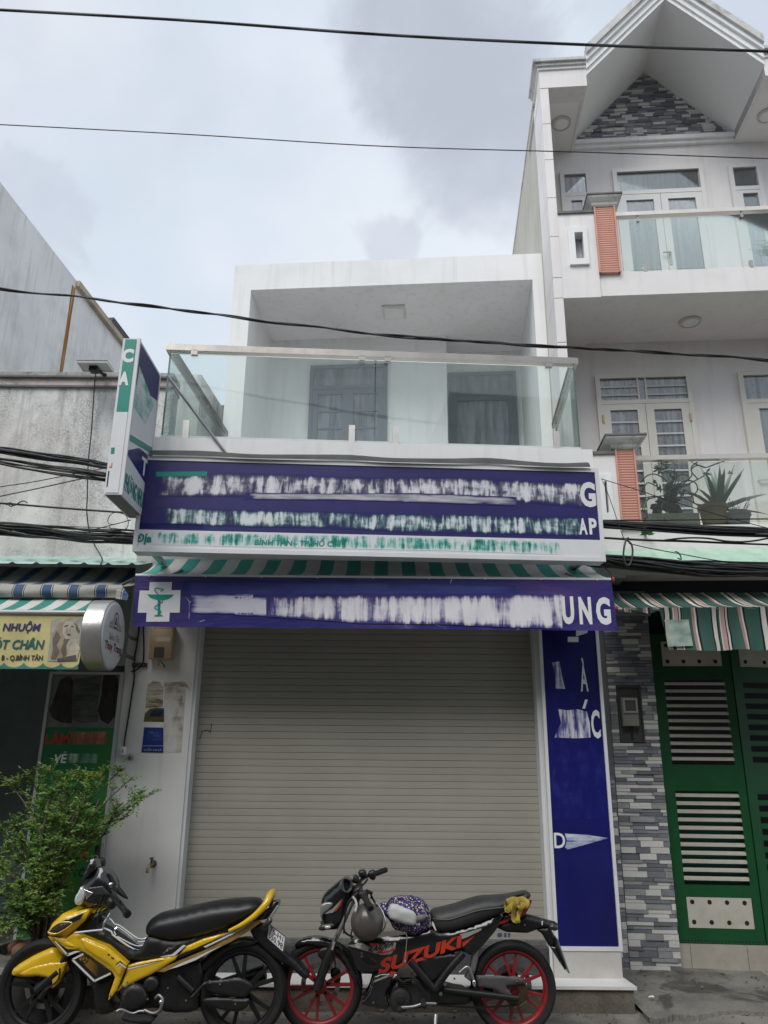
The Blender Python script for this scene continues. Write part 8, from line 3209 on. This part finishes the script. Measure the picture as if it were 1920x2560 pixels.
# hugger, swingarm, engine
Y.body('rear_hugger', K2((650, 870), (800, 740), (1000, 640), (1150, 610), (1240, 650), (1200, 690), (1000, 720), (880, 800), (760, 920), (690, 980)), -0.06, 0.06, 0.015, BLKM, at=-0.06)
Y.body('chain_case', K2((700, 1050), (900, 1035), (1060, 1010), (1160, 1050), (1215, 1095), (1190, 1160), (1100, 1240), (880, 1195), (740, 1170), (680, 1110)), -0.105, -0.075, 0.012, BLKM, at=-0.105)
Y.body('chain_case', K2((670, 1225), (900, 1225), (1100, 1240), (1185, 1235), (1145, 1345), (1000, 1382), (800, 1330), (680, 1295)), -0.100, -0.075, 0.012, BLKM, at=-0.105)
Y.tube('swing_arm', [(k2(560, 1230), 0.075), (k2(1110, 1160), 0.075)], 0.022, ALLOY)
Y.tube('shock', [(k2(430, 1000), -0.10), (k2(590, 1150), -0.10)], 0.020, ALLOY, 10)
Y.body('footrest_hanger', K2((560, 1215), (690, 1075), (760, 1050), (755, 1065), (700, 1100), (620, 1200), (585, 1235)), -0.14, -0.11, 0.008, ALLOY, at=-0.13, soft=0)
Y.body('frame_block', K2((-300, 1080), (-200, 1180), (100, 960), (650, 800), (700, 1000), (640, 1240), (640, 1380), (300, 1390), (240, 1330), (0, 1350), (-150, 1300)), -0.075, 0.075, 0.02, BLKM, at=-0.075)
mb = MB(FY)
for (x, y, r_, t) in ((1390, 1640, 0.085, -0.15), (1560, 1500, 0.05, -0.13), (1300, 1560, 0.04, -0.13)):
    c_ = Y.pt(k1(x, y), -0.12)
    mb.lathe([(0, t + 0.12), (r_ * 0.55, t + 0.12), (r_ * 0.85, t + 0.128), (r_, t + 0.145), (r_, 0.1)], c_, (0, 1, 0), 26)
mb.build('crankcase', ALLOY, yb, smooth=40, kind=None, fix=False)
for (x, y) in ((1385, 1480), (1535, 1645), (1440, 1770), (1300, 1590)):
    mb = MB(FY)
    mb.lathe([(0, -0.008), (0.007, -0.008), (0.008, 0)], Y.pt(k1(x, y), -0.155), (0, 1, 0), 8)
    mb.build('bolt', STEEL, yb)
Y.tube('gear_lever', [(k1(1208, 1780), -0.19), (k1(1260, 1760), -0.18), (k1(1370, 1800), -0.17), (k1(1460, 1775), -0.16), (k1(1560, 1790), -0.17), (k1(1660, 1780), -0.19)], 0.009, mat('worn_lever', (0.30, 0.29, 0.27), 0.4, 0.8), 8)
Y.tube('gear_lever', [(k2(205, 1225), -0.17), (k2(235, 1195), -0.18), (k2(275, 1235), -0.19), (k2(265, 1300), -0.2), (k2(245, 1350), -0.2), (k2(180, 1385), -0.2), (k2(90, 1350), -0.18)], 0.010, MATS['worn_lever'], 8)
mb = MB(FY)
mb.ball(Y.pt(k2(258, 1265), -0.2), 0.014, 10, 7)
mb.build('lever_tip', CHROME, yb, smooth=60)
Y.body('footrest', K((1290, 1790), (1400, 1830), (1560, 1810), (1620, 1850), (1560, 1890), (1380, 1870), (1280, 1840)), -0.26, -0.12, 0.012, RUBBER, at=-0.2)
zc = Y.pt(k1(1560, 1800), -0.1)
mb = MB(FY)
mb.tube([(zc[0], -0.10, 0.16), (zc[0] + 0.02, -0.20, 0.006)], 0.012, 8)
mb.build('side_stand', BLKM, yb, smooth=50)
mb = MB(FY)
mb.tube([(cR[0] - 0.55, 0.13, 0.22), (cR[0] - 0.2, 0.14, 0.26), (cR[0] + 0.12, 0.14, 0.36)], [0.025, 0.045, 0.045], 14)
mb.build('exhaust', mat('exhaust_black', (0.02, 0.02, 0.02), 0.4, 0.5), yb, smooth=50)

# ------------------------------------------------------------------ black motorbike with red wheels
FB = Frame(0, 5.85, 0)
rb_ = thing('motorbike', 'black motorbike with red wheels and large red lettering, parked before the shutter', 'motorbike', (0.25, 5.85, 0), 'motorbikes parked in front of the shutter')
Rb = Bike(FB, rb_)
RW2 = 0.285
cF2 = (FB.P((800, 2470), 0)[0], RW2)
cR2 = (FB.P((1283, 2470), 0)[0], RW2)
wf = Rb.wheel(cF2, RW2, 0.036, REDP, 6, True, True, 0.25, 0.012)
wr = Rb.wheel(cR2, RW2, 0.048, REDP, 6, True, True, 0.6, 0.012)
B3 = lambda *L: [k3(*p) for p in L]
B4 = lambda *L: [k4(*p) for p in L]
for v_ in (-0.09, 0.09):
    Rb.tube('fork_leg', [(k3(790, 440), v_), (k3(700, 640), v_), (k3(590, 880), v_)], 0.016, STEELD, 10)
    mb = MB(FB)
    mb.tube([Vector(Rb.pt(k3(598, 870), v_)), Vector(Rb.pt(k3(540, 1000), v_)), Vector((cF2[0] - 0.015, v_, cF2[1] + 0.0))], [0.024, 0.029, 0.029], 12)
    mb.build('fork_slider', BLKM, rb_, smooth=50)
Rb.decal('fork_sticker', B3((595, 850), (615, 850), (590, 935), (568, 930)), -0.121, GDEC)
Rb.body('front_fender', B3((192, 905), (205, 855), (300, 815), (420, 800), (560, 828), (650, 875), (725, 950), (790, 1050), (835, 1180), (875, 1345), (832, 1345), (785, 1210), (710, 1070), (610, 960), (490, 905), (320, 885), (215, 910)), -0.055, 0.055, 0.02, BLKP, at=-0.04)
Rb.panel('fender_stay', B3((430, 930), (540, 900), (620, 960), (560, 1040), (440, 1030)), -0.07, 0.02, BLKM, soft=1)
Rb.body('brake_caliper', B3((580, 1110), (660, 1120), (680, 1220), (640, 1300), (590, 1260), (560, 1180)), 0.03, 0.075, 0.01, ALLOY, at=0.05)
# head
Rb.body('headlight_cowl', B3((463, 435), (500, 360), (600, 275), (690, 202), (752, 195), (805, 250), (790, 420), (745, 600), (690, 700), (640, 725), (500, 735), (470, 620), (460, 560)), -0.10, 0.10, 0.045, BLKP, at=-0.08)
Rb.panel('headlight', B3((468, 448), (610, 430), (570, 510), (490, 560), (462, 610), (455, 520)), -0.104, 0.05, mat('grey_lens', (0.26, 0.265, 0.26), 0.12, 0.2, var=0.25, scale=14, bump=0), soft=1, bev=0.01)
Rb.decal('cowl_stripe', B3((500, 560), (590, 500), (690, 400), (640, 480), (590, 545)), -0.1055, GDEC)
Rb.decal('cowl_stripe', B3((602, 535), (650, 470), (690, 415), (672, 468), (625, 528)), -0.106, REDD)
Rb.panel('front_signal', B3((435, 712), (470, 672), (600, 660), (612, 690), (500, 738), (450, 735)), -0.112, 0.03, SMOKE, soft=1)
Rb.panel('signal_lens', B3((500, 690), (560, 682), (570, 710), (510, 716)), -0.116, 0.01, CLENS, both=False, soft=1, bev=0.003)
Rb.body('instrument_hood', B3((640, 270), (690, 205), (750, 200), (770, 260), (740, 330), (700, 340), (655, 310)), -0.09, 0.05, 0.02, BLKM, at=-0.06)
mb = MB(FB)
mb.lathe([(0, -0.012), (0.036, -0.010), (0.042, 0.0), (0.042, 0.03)], Rb.pt(k3(712, 275), -0.10), (0.5, -0.8, 0.3), 20)
mb.build('instrument_dial', mat('dial_glass', (0.09, 0.105, 0.105), 0.12, var=0.4, scale=30, bump=0), rb_, smooth=40)
Rb.body('triple_clamp', B3((770, 330), (860, 260), (900, 300), (880, 420), (800, 470)), -0.10, 0.10, 0.015, BLKM, at=-0.09)
Rb.tube('handlebar', [(k3(880, 340), -0.16), (k3(850, 300), -0.05), (k3(880, 210), 0.12), (k3(960, 160), 0.24)], 0.012, BLKM)
Rb.tube('grip', [(k3(895, 345), -0.22), (k3(985, 505), -0.36)], 0.020, RUBBER, 12)
Rb.body('switch_block', B3((850, 330), (930, 310), (965, 360), (930, 420), (870, 390)), -0.25, -0.19, 0.012, BLKM, at=-0.22)
Rb.tube('grip', [(k3(1010, 150), 0.26), (k3(1140, 102), 0.37)], 0.019, RUBBER, 12)
Rb.body('switch_block', B3((950, 120), (1020, 95), (1045, 150), (1020, 215), (965, 190)), 0.20, 0.26, 0.012, BLKM, at=0.23)
Rb.body('brake_reservoir', B3((845, 110), (930, 95), (945, 180), (870, 190)), 0.12, 0.19, 0.012, BLKM, at=0.15)
Rb.body('mirror_mount', B3((795, 190), (810, 142), (865, 175), (860, 240), (800, 240)), 0.02, 0.08, 0.012, BLKM, at=0.05)
Rb.tube('clutch_lever', [(k3(798, 385), -0.24), (k3(825, 420), -0.28), (k3(836, 480), -0.32), (k3(818, 540), -0.36)], 0.008, mat('white_lever', (0.62, 0.62, 0.60), 0.35, 0.4), 8)
Rb.tube('mirror_stub', [(k3(940, 320), -0.2), (k3(990, 345), -0.24)], 0.012, BLKM)
Rb.tube('brake_hose', [(k3(980, 380), -0.1), (k3(1020, 430), -0.1), (k3(1050, 520), -0.08), (k3(980, 780), -0.06)], 0.007, CABLE)
Rb.tube('throttle_cable', [(k3(950, 200), 0.16), (k3(900, 260), 0.05), (k3(800, 330), -0.05), (k3(700, 700), -0.05), (k3(800, 800), -0.03)], 0.007, CABLE)
# body
Rb.body('main_body', B3((735, 885), (800, 830), (1060, 805), (1350, 785)) + B4((200, 690), (360, 745), (740, 640), (985, 555), (925, 650), (900, 715), (800, 830), (740, 900), (650, 985), (560, 925), (430, 950), (150, 990), (40, 1030)) + B3((1300, 1100), (1240, 1190), (1060, 1225), (1010, 1190), (860, 1180), (800, 1050), (760, 960)), -0.105, 0.105, 0.025, BLKP, soft=1, at=-0.105)
Rb.panel('engine_cowl', B3((1020, 1180), (1240, 1165), (1190, 1290), (1140, 1390), (1150, 1440), (1190, 1560), (1050, 1545), (900, 1515), (872, 1480), (950, 1410), (990, 1290)), -0.125, 0.05, BLKP, soft=1, bev=0.015)
Rb.body('fairing_insert', B3((850, 950), (940, 955), (1000, 1010), (1060, 1060), (1040, 1110), (940, 1090), (880, 1030)), -0.115, 0.115, 0.015, BLKM, at=-0.115)
# decals
VD2 = -0.1065
Rb.decal('side_decal', B3((735, 882), (800, 878), (850, 855), (905, 862), (960, 902), (1230, 838), (1246, 868), (1232, 925), (1190, 975), (1090, 985), (940, 945), (800, 905)), VD2, GDEC)
Rb.decal('side_decal', B3((970, 862), (1060, 866), (1080, 880), (990, 905)), VD2 - 0.0008, REDD)
Rb.decal('side_decal', B3((1040, 960), (1090, 925), (1245, 915), (1215, 945), (1150, 960), (1060, 975)), VD2 - 0.0008, REDD)
for body, q_, mm, bo in (('RAIDER', B3((945, 968), (1215, 890), (1244, 832), (968, 902)), BDEC, 0.03), ('150', B3((1110, 952), (1190, 935), (1200, 908), (1120, 925)), WDEC, 0.02), ('SUZUKI', [k3(1058, 1192), k4(555, 880), k4(545, 758), k3(1075, 1030)], REDD, 0.045)):
    mb = MB(FB)
    vv = VD2 - 0.0016
    lettering(mb, body, [Rb.pt(p, vv) for p in q_], bo, 0.12)
    mb.build('lettering', mm, rb_, fix=False)
Rb.decal('side_decal', B4((550, 835), (680, 765), (745, 690), (700, 745), (590, 850), (555, 880)), VD2 - 0.0012, REDD)
Rb.decal('side_decal', B4((525, 752), (745, 690), (740, 710), (600, 780), (545, 800)), VD2 - 0.0008, GDEC)
Rb.decal('side_decal', B3((1190, 1150), (1245, 1160), (1200, 1210), (1160, 1212)), -0.1265, REDD)
Rb.decal('side_decal', B3((1025, 1245), (1160, 1190), (1158, 1215), (1015, 1270)), -0.1265, GDEC)
Rb.decal('emblem', B3((818, 882), (850, 858), (900, 870), (870, 890), (888, 905), (860, 918), (830, 905)), VD2 - 0.001, WDEC)
# seat and tail
st_ = B4((228, 530), (330, 505), (480, 470), (640, 412), (740, 386), (880, 380), (1060, 366), (1240, 322), (1246, 385), (1180, 425), (1000, 480), (980, 540), (800, 612), (600, 692), (360, 757), (235, 690), (240, 600))
Rb.body('seat', st_, -0.125, 0.125, 0.07, SEATG, soft=2, at=-0.07, smooth=80, fine=3.0)
Rb.tube('seat_seam', [(k4(250, 590), -0.127), (k4(400, 605), -0.128), (k4(560, 560), -0.128), (k4(720, 510), -0.128), (k4(980, 478), -0.127)], 0.003, mat('seam_grey', (0.10, 0.10, 0.10), 0.6), 5)
Rb.decal('seat_worn_print', B4((245, 620), (262, 640), (290, 715), (275, 712), (258, 680), (240, 650)), -0.1275, WDEC)
Rb.decal('seat_slot', B4((1070, 362), (1180, 335), (1165, 358), (1110, 372)), -0.116, BDEC)
Rb.body('tail', B4((960, 560), (1060, 520), (1180, 470), (1240, 400), (1200, 560), (1120, 620), (980, 640), (920, 640)), -0.08, 0.08, 0.025, BLKP, at=-0.07)
Rb.panel('tail_lamp', B4((1130, 582), (1200, 490), (1255, 405), (1252, 440), (1195, 548), (1145, 588)), -0.085, 0.05, REDL, soft=1)
Rb.decal('tail_stripe', B4((925, 630), (985, 600), (1050, 590), (990, 635), (930, 650)), -0.0815, REDL)
Rb.body('tail_fender', B4((900, 690), (960, 650), (1190, 562), (1310, 592), (1420, 625), (1520, 652), (1512, 715), (1430, 700), (1360, 690), (1215, 745), (1000, 735)), -0.06, 0.06, 0.02, BLKM, at=-0.06, soft=0)
Rb.body('tail_fender', B4((1290, 700), (1440, 680), (1490, 780), (1500, 860), (1440, 880), (1370, 760)), -0.05, 0.05, 0.015, BLKM, at=-0.05, soft=0)
Rb.body('rear_signal', B4((1430, 640), (1515, 655), (1508, 715), (1425, 700)), -0.12, -0.062, 0.012, SMOKE, at=-0.09)
Rb.decal('tail_sticker', B4((1352, 615), (1366, 617), (1362, 660), (1350, 656)), -0.0615, WDEC)
mb = MB(FB)
A_ = Vector(Rb.pt(k4(1482, 770), 0.0))
B_ = Vector(Rb.pt(k4(1600, 1110), 0.0))
d = (B_ - A_).normalized()
nn_ = Vector((d.z, 0, -d.x)) * 0.004
mb.loft([[A_ + Vector((0, -0.09, 0)) - nn_, A_ + Vector((0, 0.09, 0)) - nn_, A_ + Vector((0, 0.09, 0)) + nn_, A_ + Vector((0, -0.09, 0)) + nn_], [B_ + Vector((0, -0.09, 0)) - nn_, B_ + Vector((0, 0.09, 0)) - nn_, B_ + Vector((0, 0.09, 0)) + nn_, B_ + Vector((0, -0.09, 0)) + nn_]])
mb.build('number_plate', mat('plate_edge', (0.12, 0.17, 0.17), 0.3), rb_)
Rb.body('plate_holder', B4((1445, 880), (1500, 870), (1600, 1100), (1585, 1112)), -0.05, 0.05, 0.01, BLKP, at=-0.04, soft=0)
# frame spars, swingarm, chain side, engine
Rb.tube('frame_spar', [(k4(20, 1020), -0.11), (k4(140, 1160), -0.115), (k4(265, 1310), -0.115)], 0.024, BLKM, 10)
Rb.tube('frame_spar', [(k4(270, 1310), -0.115), (k4(410, 1110), -0.115), (k4(560, 940), -0.11)], 0.024, BLKM, 10)
Rb.panel('side_cover', B4((80, 1000), (540, 940), (480, 1020), (390, 1120), (260, 1245), (210, 1230), (120, 1100)), -0.10, 0.03, BLKM, soft=1)
Rb.body('engine', B3((1190, 1290), (1400, 1220), (1560, 1290), (1620, 1420), (1600, 1530), (1400, 1560), (1220, 1540), (1160, 1440)), -0.09, 0.09, 0.02, ALLOY, at=-0.09)
mb = MB(FB)
mb.lathe([(0, -0.03), (0.045, -0.03), (0.065, -0.022), (0.072, -0.005), (0.072, 0.03)], Rb.pt(k3(1290, 1448), -0.10), (0, 1, 0), 28)
mb.build('engine_cover', mat('cover_dark', (0.05, 0.05, 0.05), 0.5, 0.6, var=0.3), rb_, smooth=40)
mb = MB(FB)
mb.lathe([(0, -0.006), (0.022, -0.006), (0.026, 0)], Rb.pt(k3(1290, 1448), -0.131), (0, 1, 0), 20)
mb.build('filler_cap', ALLOY, rb_, smooth=40)
Rb.body('gearbox', B4((0, 1180), (180, 1200), (420, 1300), (620, 1330), (640, 1470), (400, 1480), (250, 1490), (0, 1440)), -0.08, 0.08, 0.02, BLKM, at=-0.08)
Rb.tube('swing_arm', [(k4(360, 1310), -0.085), (k4(700, 1350), -0.09), (k4(1115, 1400), -0.09)], 0.019, BLKM, 10)
Rb.body('chain_guard', B4((690, 1170), (900, 1172), (1100, 1190), (1182, 1205), (1182, 1250), (1000, 1278), (1000, 1300), (1075, 1385), (960, 1370), (880, 1310), (720, 1285)), -0.10, -0.08, 0.008, mat('guard_grey', (0.075, 0.075, 0.075), 0.45, var=0.2), at=-0.10, soft=0)
mb = MB(FB)
mb.lathe([(0.03, -0.004), (0.08, -0.004), (0.085, 0), (0.08, 0.004), (0.03, 0.004), (0.03, -0.004)], (cR2[0], -0.072, cR2[1]), (0, 1, 0), 36)
mb.build('sprocket', mat('rusty_sprocket', (0.12, 0.08, 0.05), 0.6, 0.7, var=0.4), rb_, smooth=30)
mb = MB(FB)
a = Vector(Rb.pt(k4(330, 1470), -0.075))
b_ = Vector((cR2[0], -0.075, cR2[1] - 0.083))
for i in range(46):
    t = i / 45
    p = a.lerp(b_, t) + Vector((0, 0, -0.012 * math.sin(math.pi * t)))
    mb.box(p.x - 0.006, p.x + 0.006, -0.079, -0.071, p.z - 0.0045, p.z + 0.0045)
mb.build('chain', mat('chain_steel', (0.05, 0.04, 0.03), 0.5, 0.8), rb_, kind='stuff')
Rb.tube('shock', [(k4(690, 900), -0.05), (k4(650, 1100), -0.05), (k4(600, 1200), -0.05)], 0.026, STEELD, 10)
Rb.tube('footrest_bracket', [(k4(520, 1140), -0.12), (k4(600, 1080), -0.12), (k4(640, 1150), -0.12), (k4(670, 1250), -0.12)], 0.010, STEELD, 8)
Rb.body('heel_plate', B4((645, 1230), (680, 1210), (690, 1270), (665, 1290)), -0.135, -0.12, 0.005, CHROME, at=-0.13)
Rb.tube('gear_lever', [(k3(1285, 1530), -0.16), (k3(1420, 1520), -0.15), (k3(1530, 1490), -0.14), (k3(1660, 1490), -0.13)], 0.009, STEELD, 8)
Rb.body('gear_pedal', B3((1255, 1530), (1300, 1510), (1310, 1570), (1265, 1580)), -0.20, -0.14, 0.008, RUBBER, at=-0.17)
Rb.body('footrest', B4((120, 1430), (170, 1410), (190, 1470), (150, 1480)), -0.25, -0.12, 0.012, RUBBER, at=-0.18)
Rb.body('linkage', B3((1490, 1475), (1530, 1445), (1555, 1500), (1530, 1530)), -0.15, -0.12, 0.008, STEEL, at=-0.14)
for p in ((330, 1352), (160, 1445), (375, 1252)):
    mb = MB(FB)
    mb.lathe([(0, -0.008), (0.011, -0.008), (0.012, 0)], Rb.pt(k4(*p), -0.14), (0, 1, 0), 10)
    mb.build('bolt', STEEL, rb_)
a = Rb.pt(k4(280, 1480), -0.12)
mb = MB(FB)
mb.tube([(a[0], -0.11, 0.15), (a[0] - 0.01, -0.16, 0.08), (a[0] - 0.025, -0.22, 0.006)], [0.016, 0.013, 0.013], 8)
mb.build('side_stand', STEELD, rb_, smooth=50)
mb = MB(FB)
mb.tube([(cF2[0] + 0.45, 0.02, 0.26), (cF2[0] + 0.6, 0.10, 0.17), (cR2[0] - 0.3, 0.14, 0.2), (cR2[0] + 0.05, 0.15, 0.33)], [0.02, 0.025, 0.045, 0.045], 14)
mb.build('exhaust', MATS['exhaust_black'], rb_, smooth=50)

# engine fins, hoses and bolts of both machines
for bk, root, fr_, pts_ in ((Y, yb, FY, [k1(1290, 1500 + i * 22) for i in range(6)]), (Rb, rb_, FB, [k3(1330, 1215 + i * 20) for i in range(5)])):
    for p in pts_:
        c_ = bk.pt(p, -0.10)
        mb = MB(fr_)
        mb.box(c_[0] - 0.045, c_[0] + 0.05, -0.105, 0.105, c_[2] - 0.0022, c_[2] + 0.0022)
        mb.build('cooling_fin', ALLOY, root)
for bk, root, cr, rows in ((Y, yb, k1, (((1180, 640, -0.2), (1120, 690, -0.14), (1040, 730, -0.1), (1000, 900, -0.095)), ((1060, 560, -0.12), (1020, 700, -0.11), (960, 800, -0.1)), ((620, 1330, -0.085), (600, 1450, -0.09), (470, 1560, -0.08)))),
                           (Rb, rb_, k3, (((860, 420, -0.15), (840, 560, -0.13), (780, 760, -0.11), (800, 860, -0.108)), ((900, 300, -0.1), (760, 420, -0.13), (720, 560, -0.12), (700, 760, -0.1)), ((640, 760, -0.1), (600, 900, -0.11), (620, 1130, -0.06)), ((1250, 1200, -0.12), (1310, 1260, -0.13), (1420, 1240, -0.12), (1500, 1330, -0.11))))):
    for L in rows:
        bk.tube('hose', [(cr(x, y), v) for x, y, v in L], 0.0055, CABLE, 6)
for bk, root, fr_, L in ((Y, yb, FY, [(k1(1145, 1620), -0.152), (k1(1262, 1506), -0.152), (k1(1320, 1478), -0.152), (k1(700, 1180), -0.152), (k2(330, 1120), -0.078), (k2(520, 1250), -0.078), (k2(1030, 1285), -0.107), (k2(870, 1080), -0.107)]),
                         (Rb, rb_, FB, [(k3(1010, 1480), -0.127), (k3(1200, 1200), -0.127), (k3(890, 1000), -0.117), (k4(470, 1200), -0.125), (k4(720, 1195), -0.102), (k4(1100, 1225), -0.102), (k3(1230, 1400), -0.12), (k3(1360, 1500), -0.12), (k4(1180, 655), -0.062)])):
    for p, v in L:
        mb = MB(fr_)
        mb.lathe([(0, -0.004), (0.006, -0.004), (0.0075, 0)], bk.pt(p, v), (0, 1, 0), 8)
        mb.build('bolt', STEELD, root)

# ------------------------------------------------------------------ things left on the black motorbike
he = thing('helmet', 'scuffed grey half helmet hanging from the handlebar of the black motorbike', 'helmet', Rb.fr.M @ Vector(Rb.pt(k3(945, 800), -0.22)))
hc = Vector(Rb.pt(k3(945, 640), -0.22))
HELM = mat('helmet_grey', (0.085, 0.076, 0.066), 0.36, var=0.15, scale=6, bump=0.03, coat=0.25, dirt=0.25, dirtcol=(0.14, 0.13, 0.11), dscale=7)
mb = MB(FB)
mb.ball(hc, (0.108, 0.105, 0.112), 32, 20)
mb.build('shell', HELM, he, smooth=60)
mb = MB(FB)
P_ = [Vector(Rb.pt(k3(*p), -0.22)) for p in ((1030, 440), (1090, 510), (1128, 610), (1132, 680), (1100, 740), (1050, 790))]
mb.tube(smooth_path(P_, 6), 0.006, 6)
mb.build('edge_trim', CHROME, he, smooth=60)
mb = MB(FB)
mb.tube(smooth_path([Vector(Rb.pt(k3(*p), -0.2)) for p in ((985, 360), (1020, 430), (1052, 480))], 4), 0.007, 6)
mb.build('strap', BLACK, he, smooth=60)


def floral():
    b = NB('floral_cloth')
    v1 = b.node('ShaderNodeTexVoronoi', {0: b.coord(), 'Scale': 70.0})
    n = b.noise(b.coord(), 22, 3)
    base = b.ramp(n, [(0.4, (0.018, 0.016, 0.065)), (0.6, (0.06, 0.05, 0.16))])
    spot = b.ramp(v1.outputs['Distance'], [(0.30, (1, 1, 1)), (0.46, (0, 0, 0))])
    hue = b.ramp(b.node('ShaderNodeSeparateXYZ', {0: v1.outputs['Color']}).outputs[0], [(0.0, (0.66, 0.63, 0.6)), (0.3, (0.5, 0.28, 0.36)), (0.55, (0.40, 0.35, 0.18)), (0.82, (0.10, 0.10, 0.22))], 'CONSTANT')
    cc = b.mix(spot, base, hue)
    b.bsdf(cc, 0.85, 0, 0.15, b.noise(b.coord(), 30, 3), 0.3, 0.01)
    return b.m


FLO = floral()
hat = thing('cloth_hat', 'folded purple floral cloth hat with white brim on the black motorbike', 'hat', Rb.fr.M @ Vector(Rb.pt(k3(1380, 780), -0.1)))
HP = B3((1060, 485), (1120, 455), (1165, 470), (1215, 395), (1330, 390), (1470, 400), (1560, 470), (1608, 560), (1602, 680), (1540, 765), (1440, 805), (1370, 790), (1300, 742), (1210, 730), (1180, 640), (1110, 570))
P_ = refine(Rb.poly(HP, -0.12), 1)
mb = MB(FB)
cushion(mb, P_, -0.16, 0.06, 0.075, True, 2.2)
mb.v = [(p[0] + 0.008 * mnoise.noise(Vector(p) * 25), p[1] + 0.02 * mnoise.noise(Vector(p) * 18), p[2] + 0.008 * mnoise.noise(Vector(p) * 22 + Vector((4, 0, 0)))) for p in mb.v]
mb.build('crown_cloth', FLO, hat, smooth=60)
LIN = mat('white_lining', (0.55, 0.57, 0.55), 0.8, var=0.1, scale=10, bump=0.2)
for L, mm, nm in ((((1160, 470), (1250, 462), (1300, 495), (1410, 525), (1462, 580), (1455, 680), (1380, 682), (1235, 640), (1160, 600)), LIN, 'lining'), (((1195, 600), (1330, 605), (1440, 590), (1450, 668), (1330, 675), (1260, 650)), mat('grey_lining', (0.30, 0.30, 0.29), 0.8), 'lining_fold'), (((1450, 575), (1560, 575), (1570, 600), (1520, 650), (1450, 660)), mat('beige_lining', (0.20, 0.18, 0.16), 0.85), 'inner_cloth')):
    P_ = refine(Rb.poly(B3(*L), -0.19), 1)
    mb = MB(FB)
    cushion(mb, P_, -0.192 if nm == 'lining' else -0.187, -0.13, 0.02)
    mb.v = [(p[0], p[1] + 0.012 * mnoise.noise(Vector(p) * 14), p[2]) for p in mb.v]
    mb.build(nm, mm, hat, smooth=60)
mb = MB(FB)
P3_ = [Vector(Rb.pt(k3(1150, 475), -0.18)), Vector(Rb.pt(k3(1170, 430), -0.18)), Vector(Rb.pt(k3(1205, 390), -0.18))]
mb.tube(smooth_path(P3_, 4), 0.005, 6)
mb.build('brim_wire', BLACK, hat, smooth=60)
cord = thing('hat_cord', 'thin cord hanging from the floral hat down the motorbike side', 'cord', Rb.fr.M @ Vector(Rb.pt(k3(1340, 1060), -0.13)))
Rb.tube('string', [(k3(1330, 745), -0.15), (k3(1356, 790), -0.15), (k3(1348, 930), -0.14), (k3(1338, 1050), -0.13)], 0.0028, GDEC, 5, parent=cord)
mb = MB(FB)
mb.ball(Rb.pt(k3(1338, 1055), -0.135), (0.006, 0.006, 0.011), 8, 6)
mb.build('toggle', GDEC, cord, smooth=60)
GLV = mat('yellow_cloth', (0.42, 0.31, 0.05), 0.8, var=0.2, scale=8, bump=0.3, bscale=40)
gv = thing('yellow_cloth_strap', 'knotted yellow cloth strap tied round the tail of the black motorbike', 'cloth', Rb.fr.M @ Vector(Rb.pt(k4(1090, 640), -0.12)))


def ribbon(L, w_, v):
    mb = MB(FB)
    P_ = smooth_path([Vector(Rb.pt(k4(*p), v + 0.02 * math.sin(i * 1.7))) for i, p in enumerate(L)], 6)
    ring = []
    for i, p in enumerate(P_):
        t = (P_[min(i + 1, len(P_) - 1)] - P_[max(0, i - 1)]).normalized()
        s_ = Vector((-t.z, 0.15, t.x)) * w_
        n_ = Vector((0, 0.004, 0))
        ring.append([p - s_ - n_, p - n_ * 2, p + s_ - n_, p + s_ + n_, p + n_, p - s_ + n_])
    mb.loft(ring)
    mb.build('strap_loop', GLV, gv, smooth=50)


ribbon([(1000, 420), (1060, 400), (1115, 400), (1085, 450), (1065, 540), (1075, 610), (1108, 632)], 0.017, -0.15)
ribbon([(1115, 400), (1160, 395), (1210, 420), (1190, 470), (1150, 490), (1120, 540), (1112, 600), (1108, 632)], 0.017, -0.16)
ribbon([(1005, 415), (995, 470), (1000, 520), (1040, 470), (1080, 420)], 0.018, -0.135)
ribbon([(1080, 420), (1120, 450), (1180, 440), (1140, 480), (1100, 460)], 0.015, -0.17)
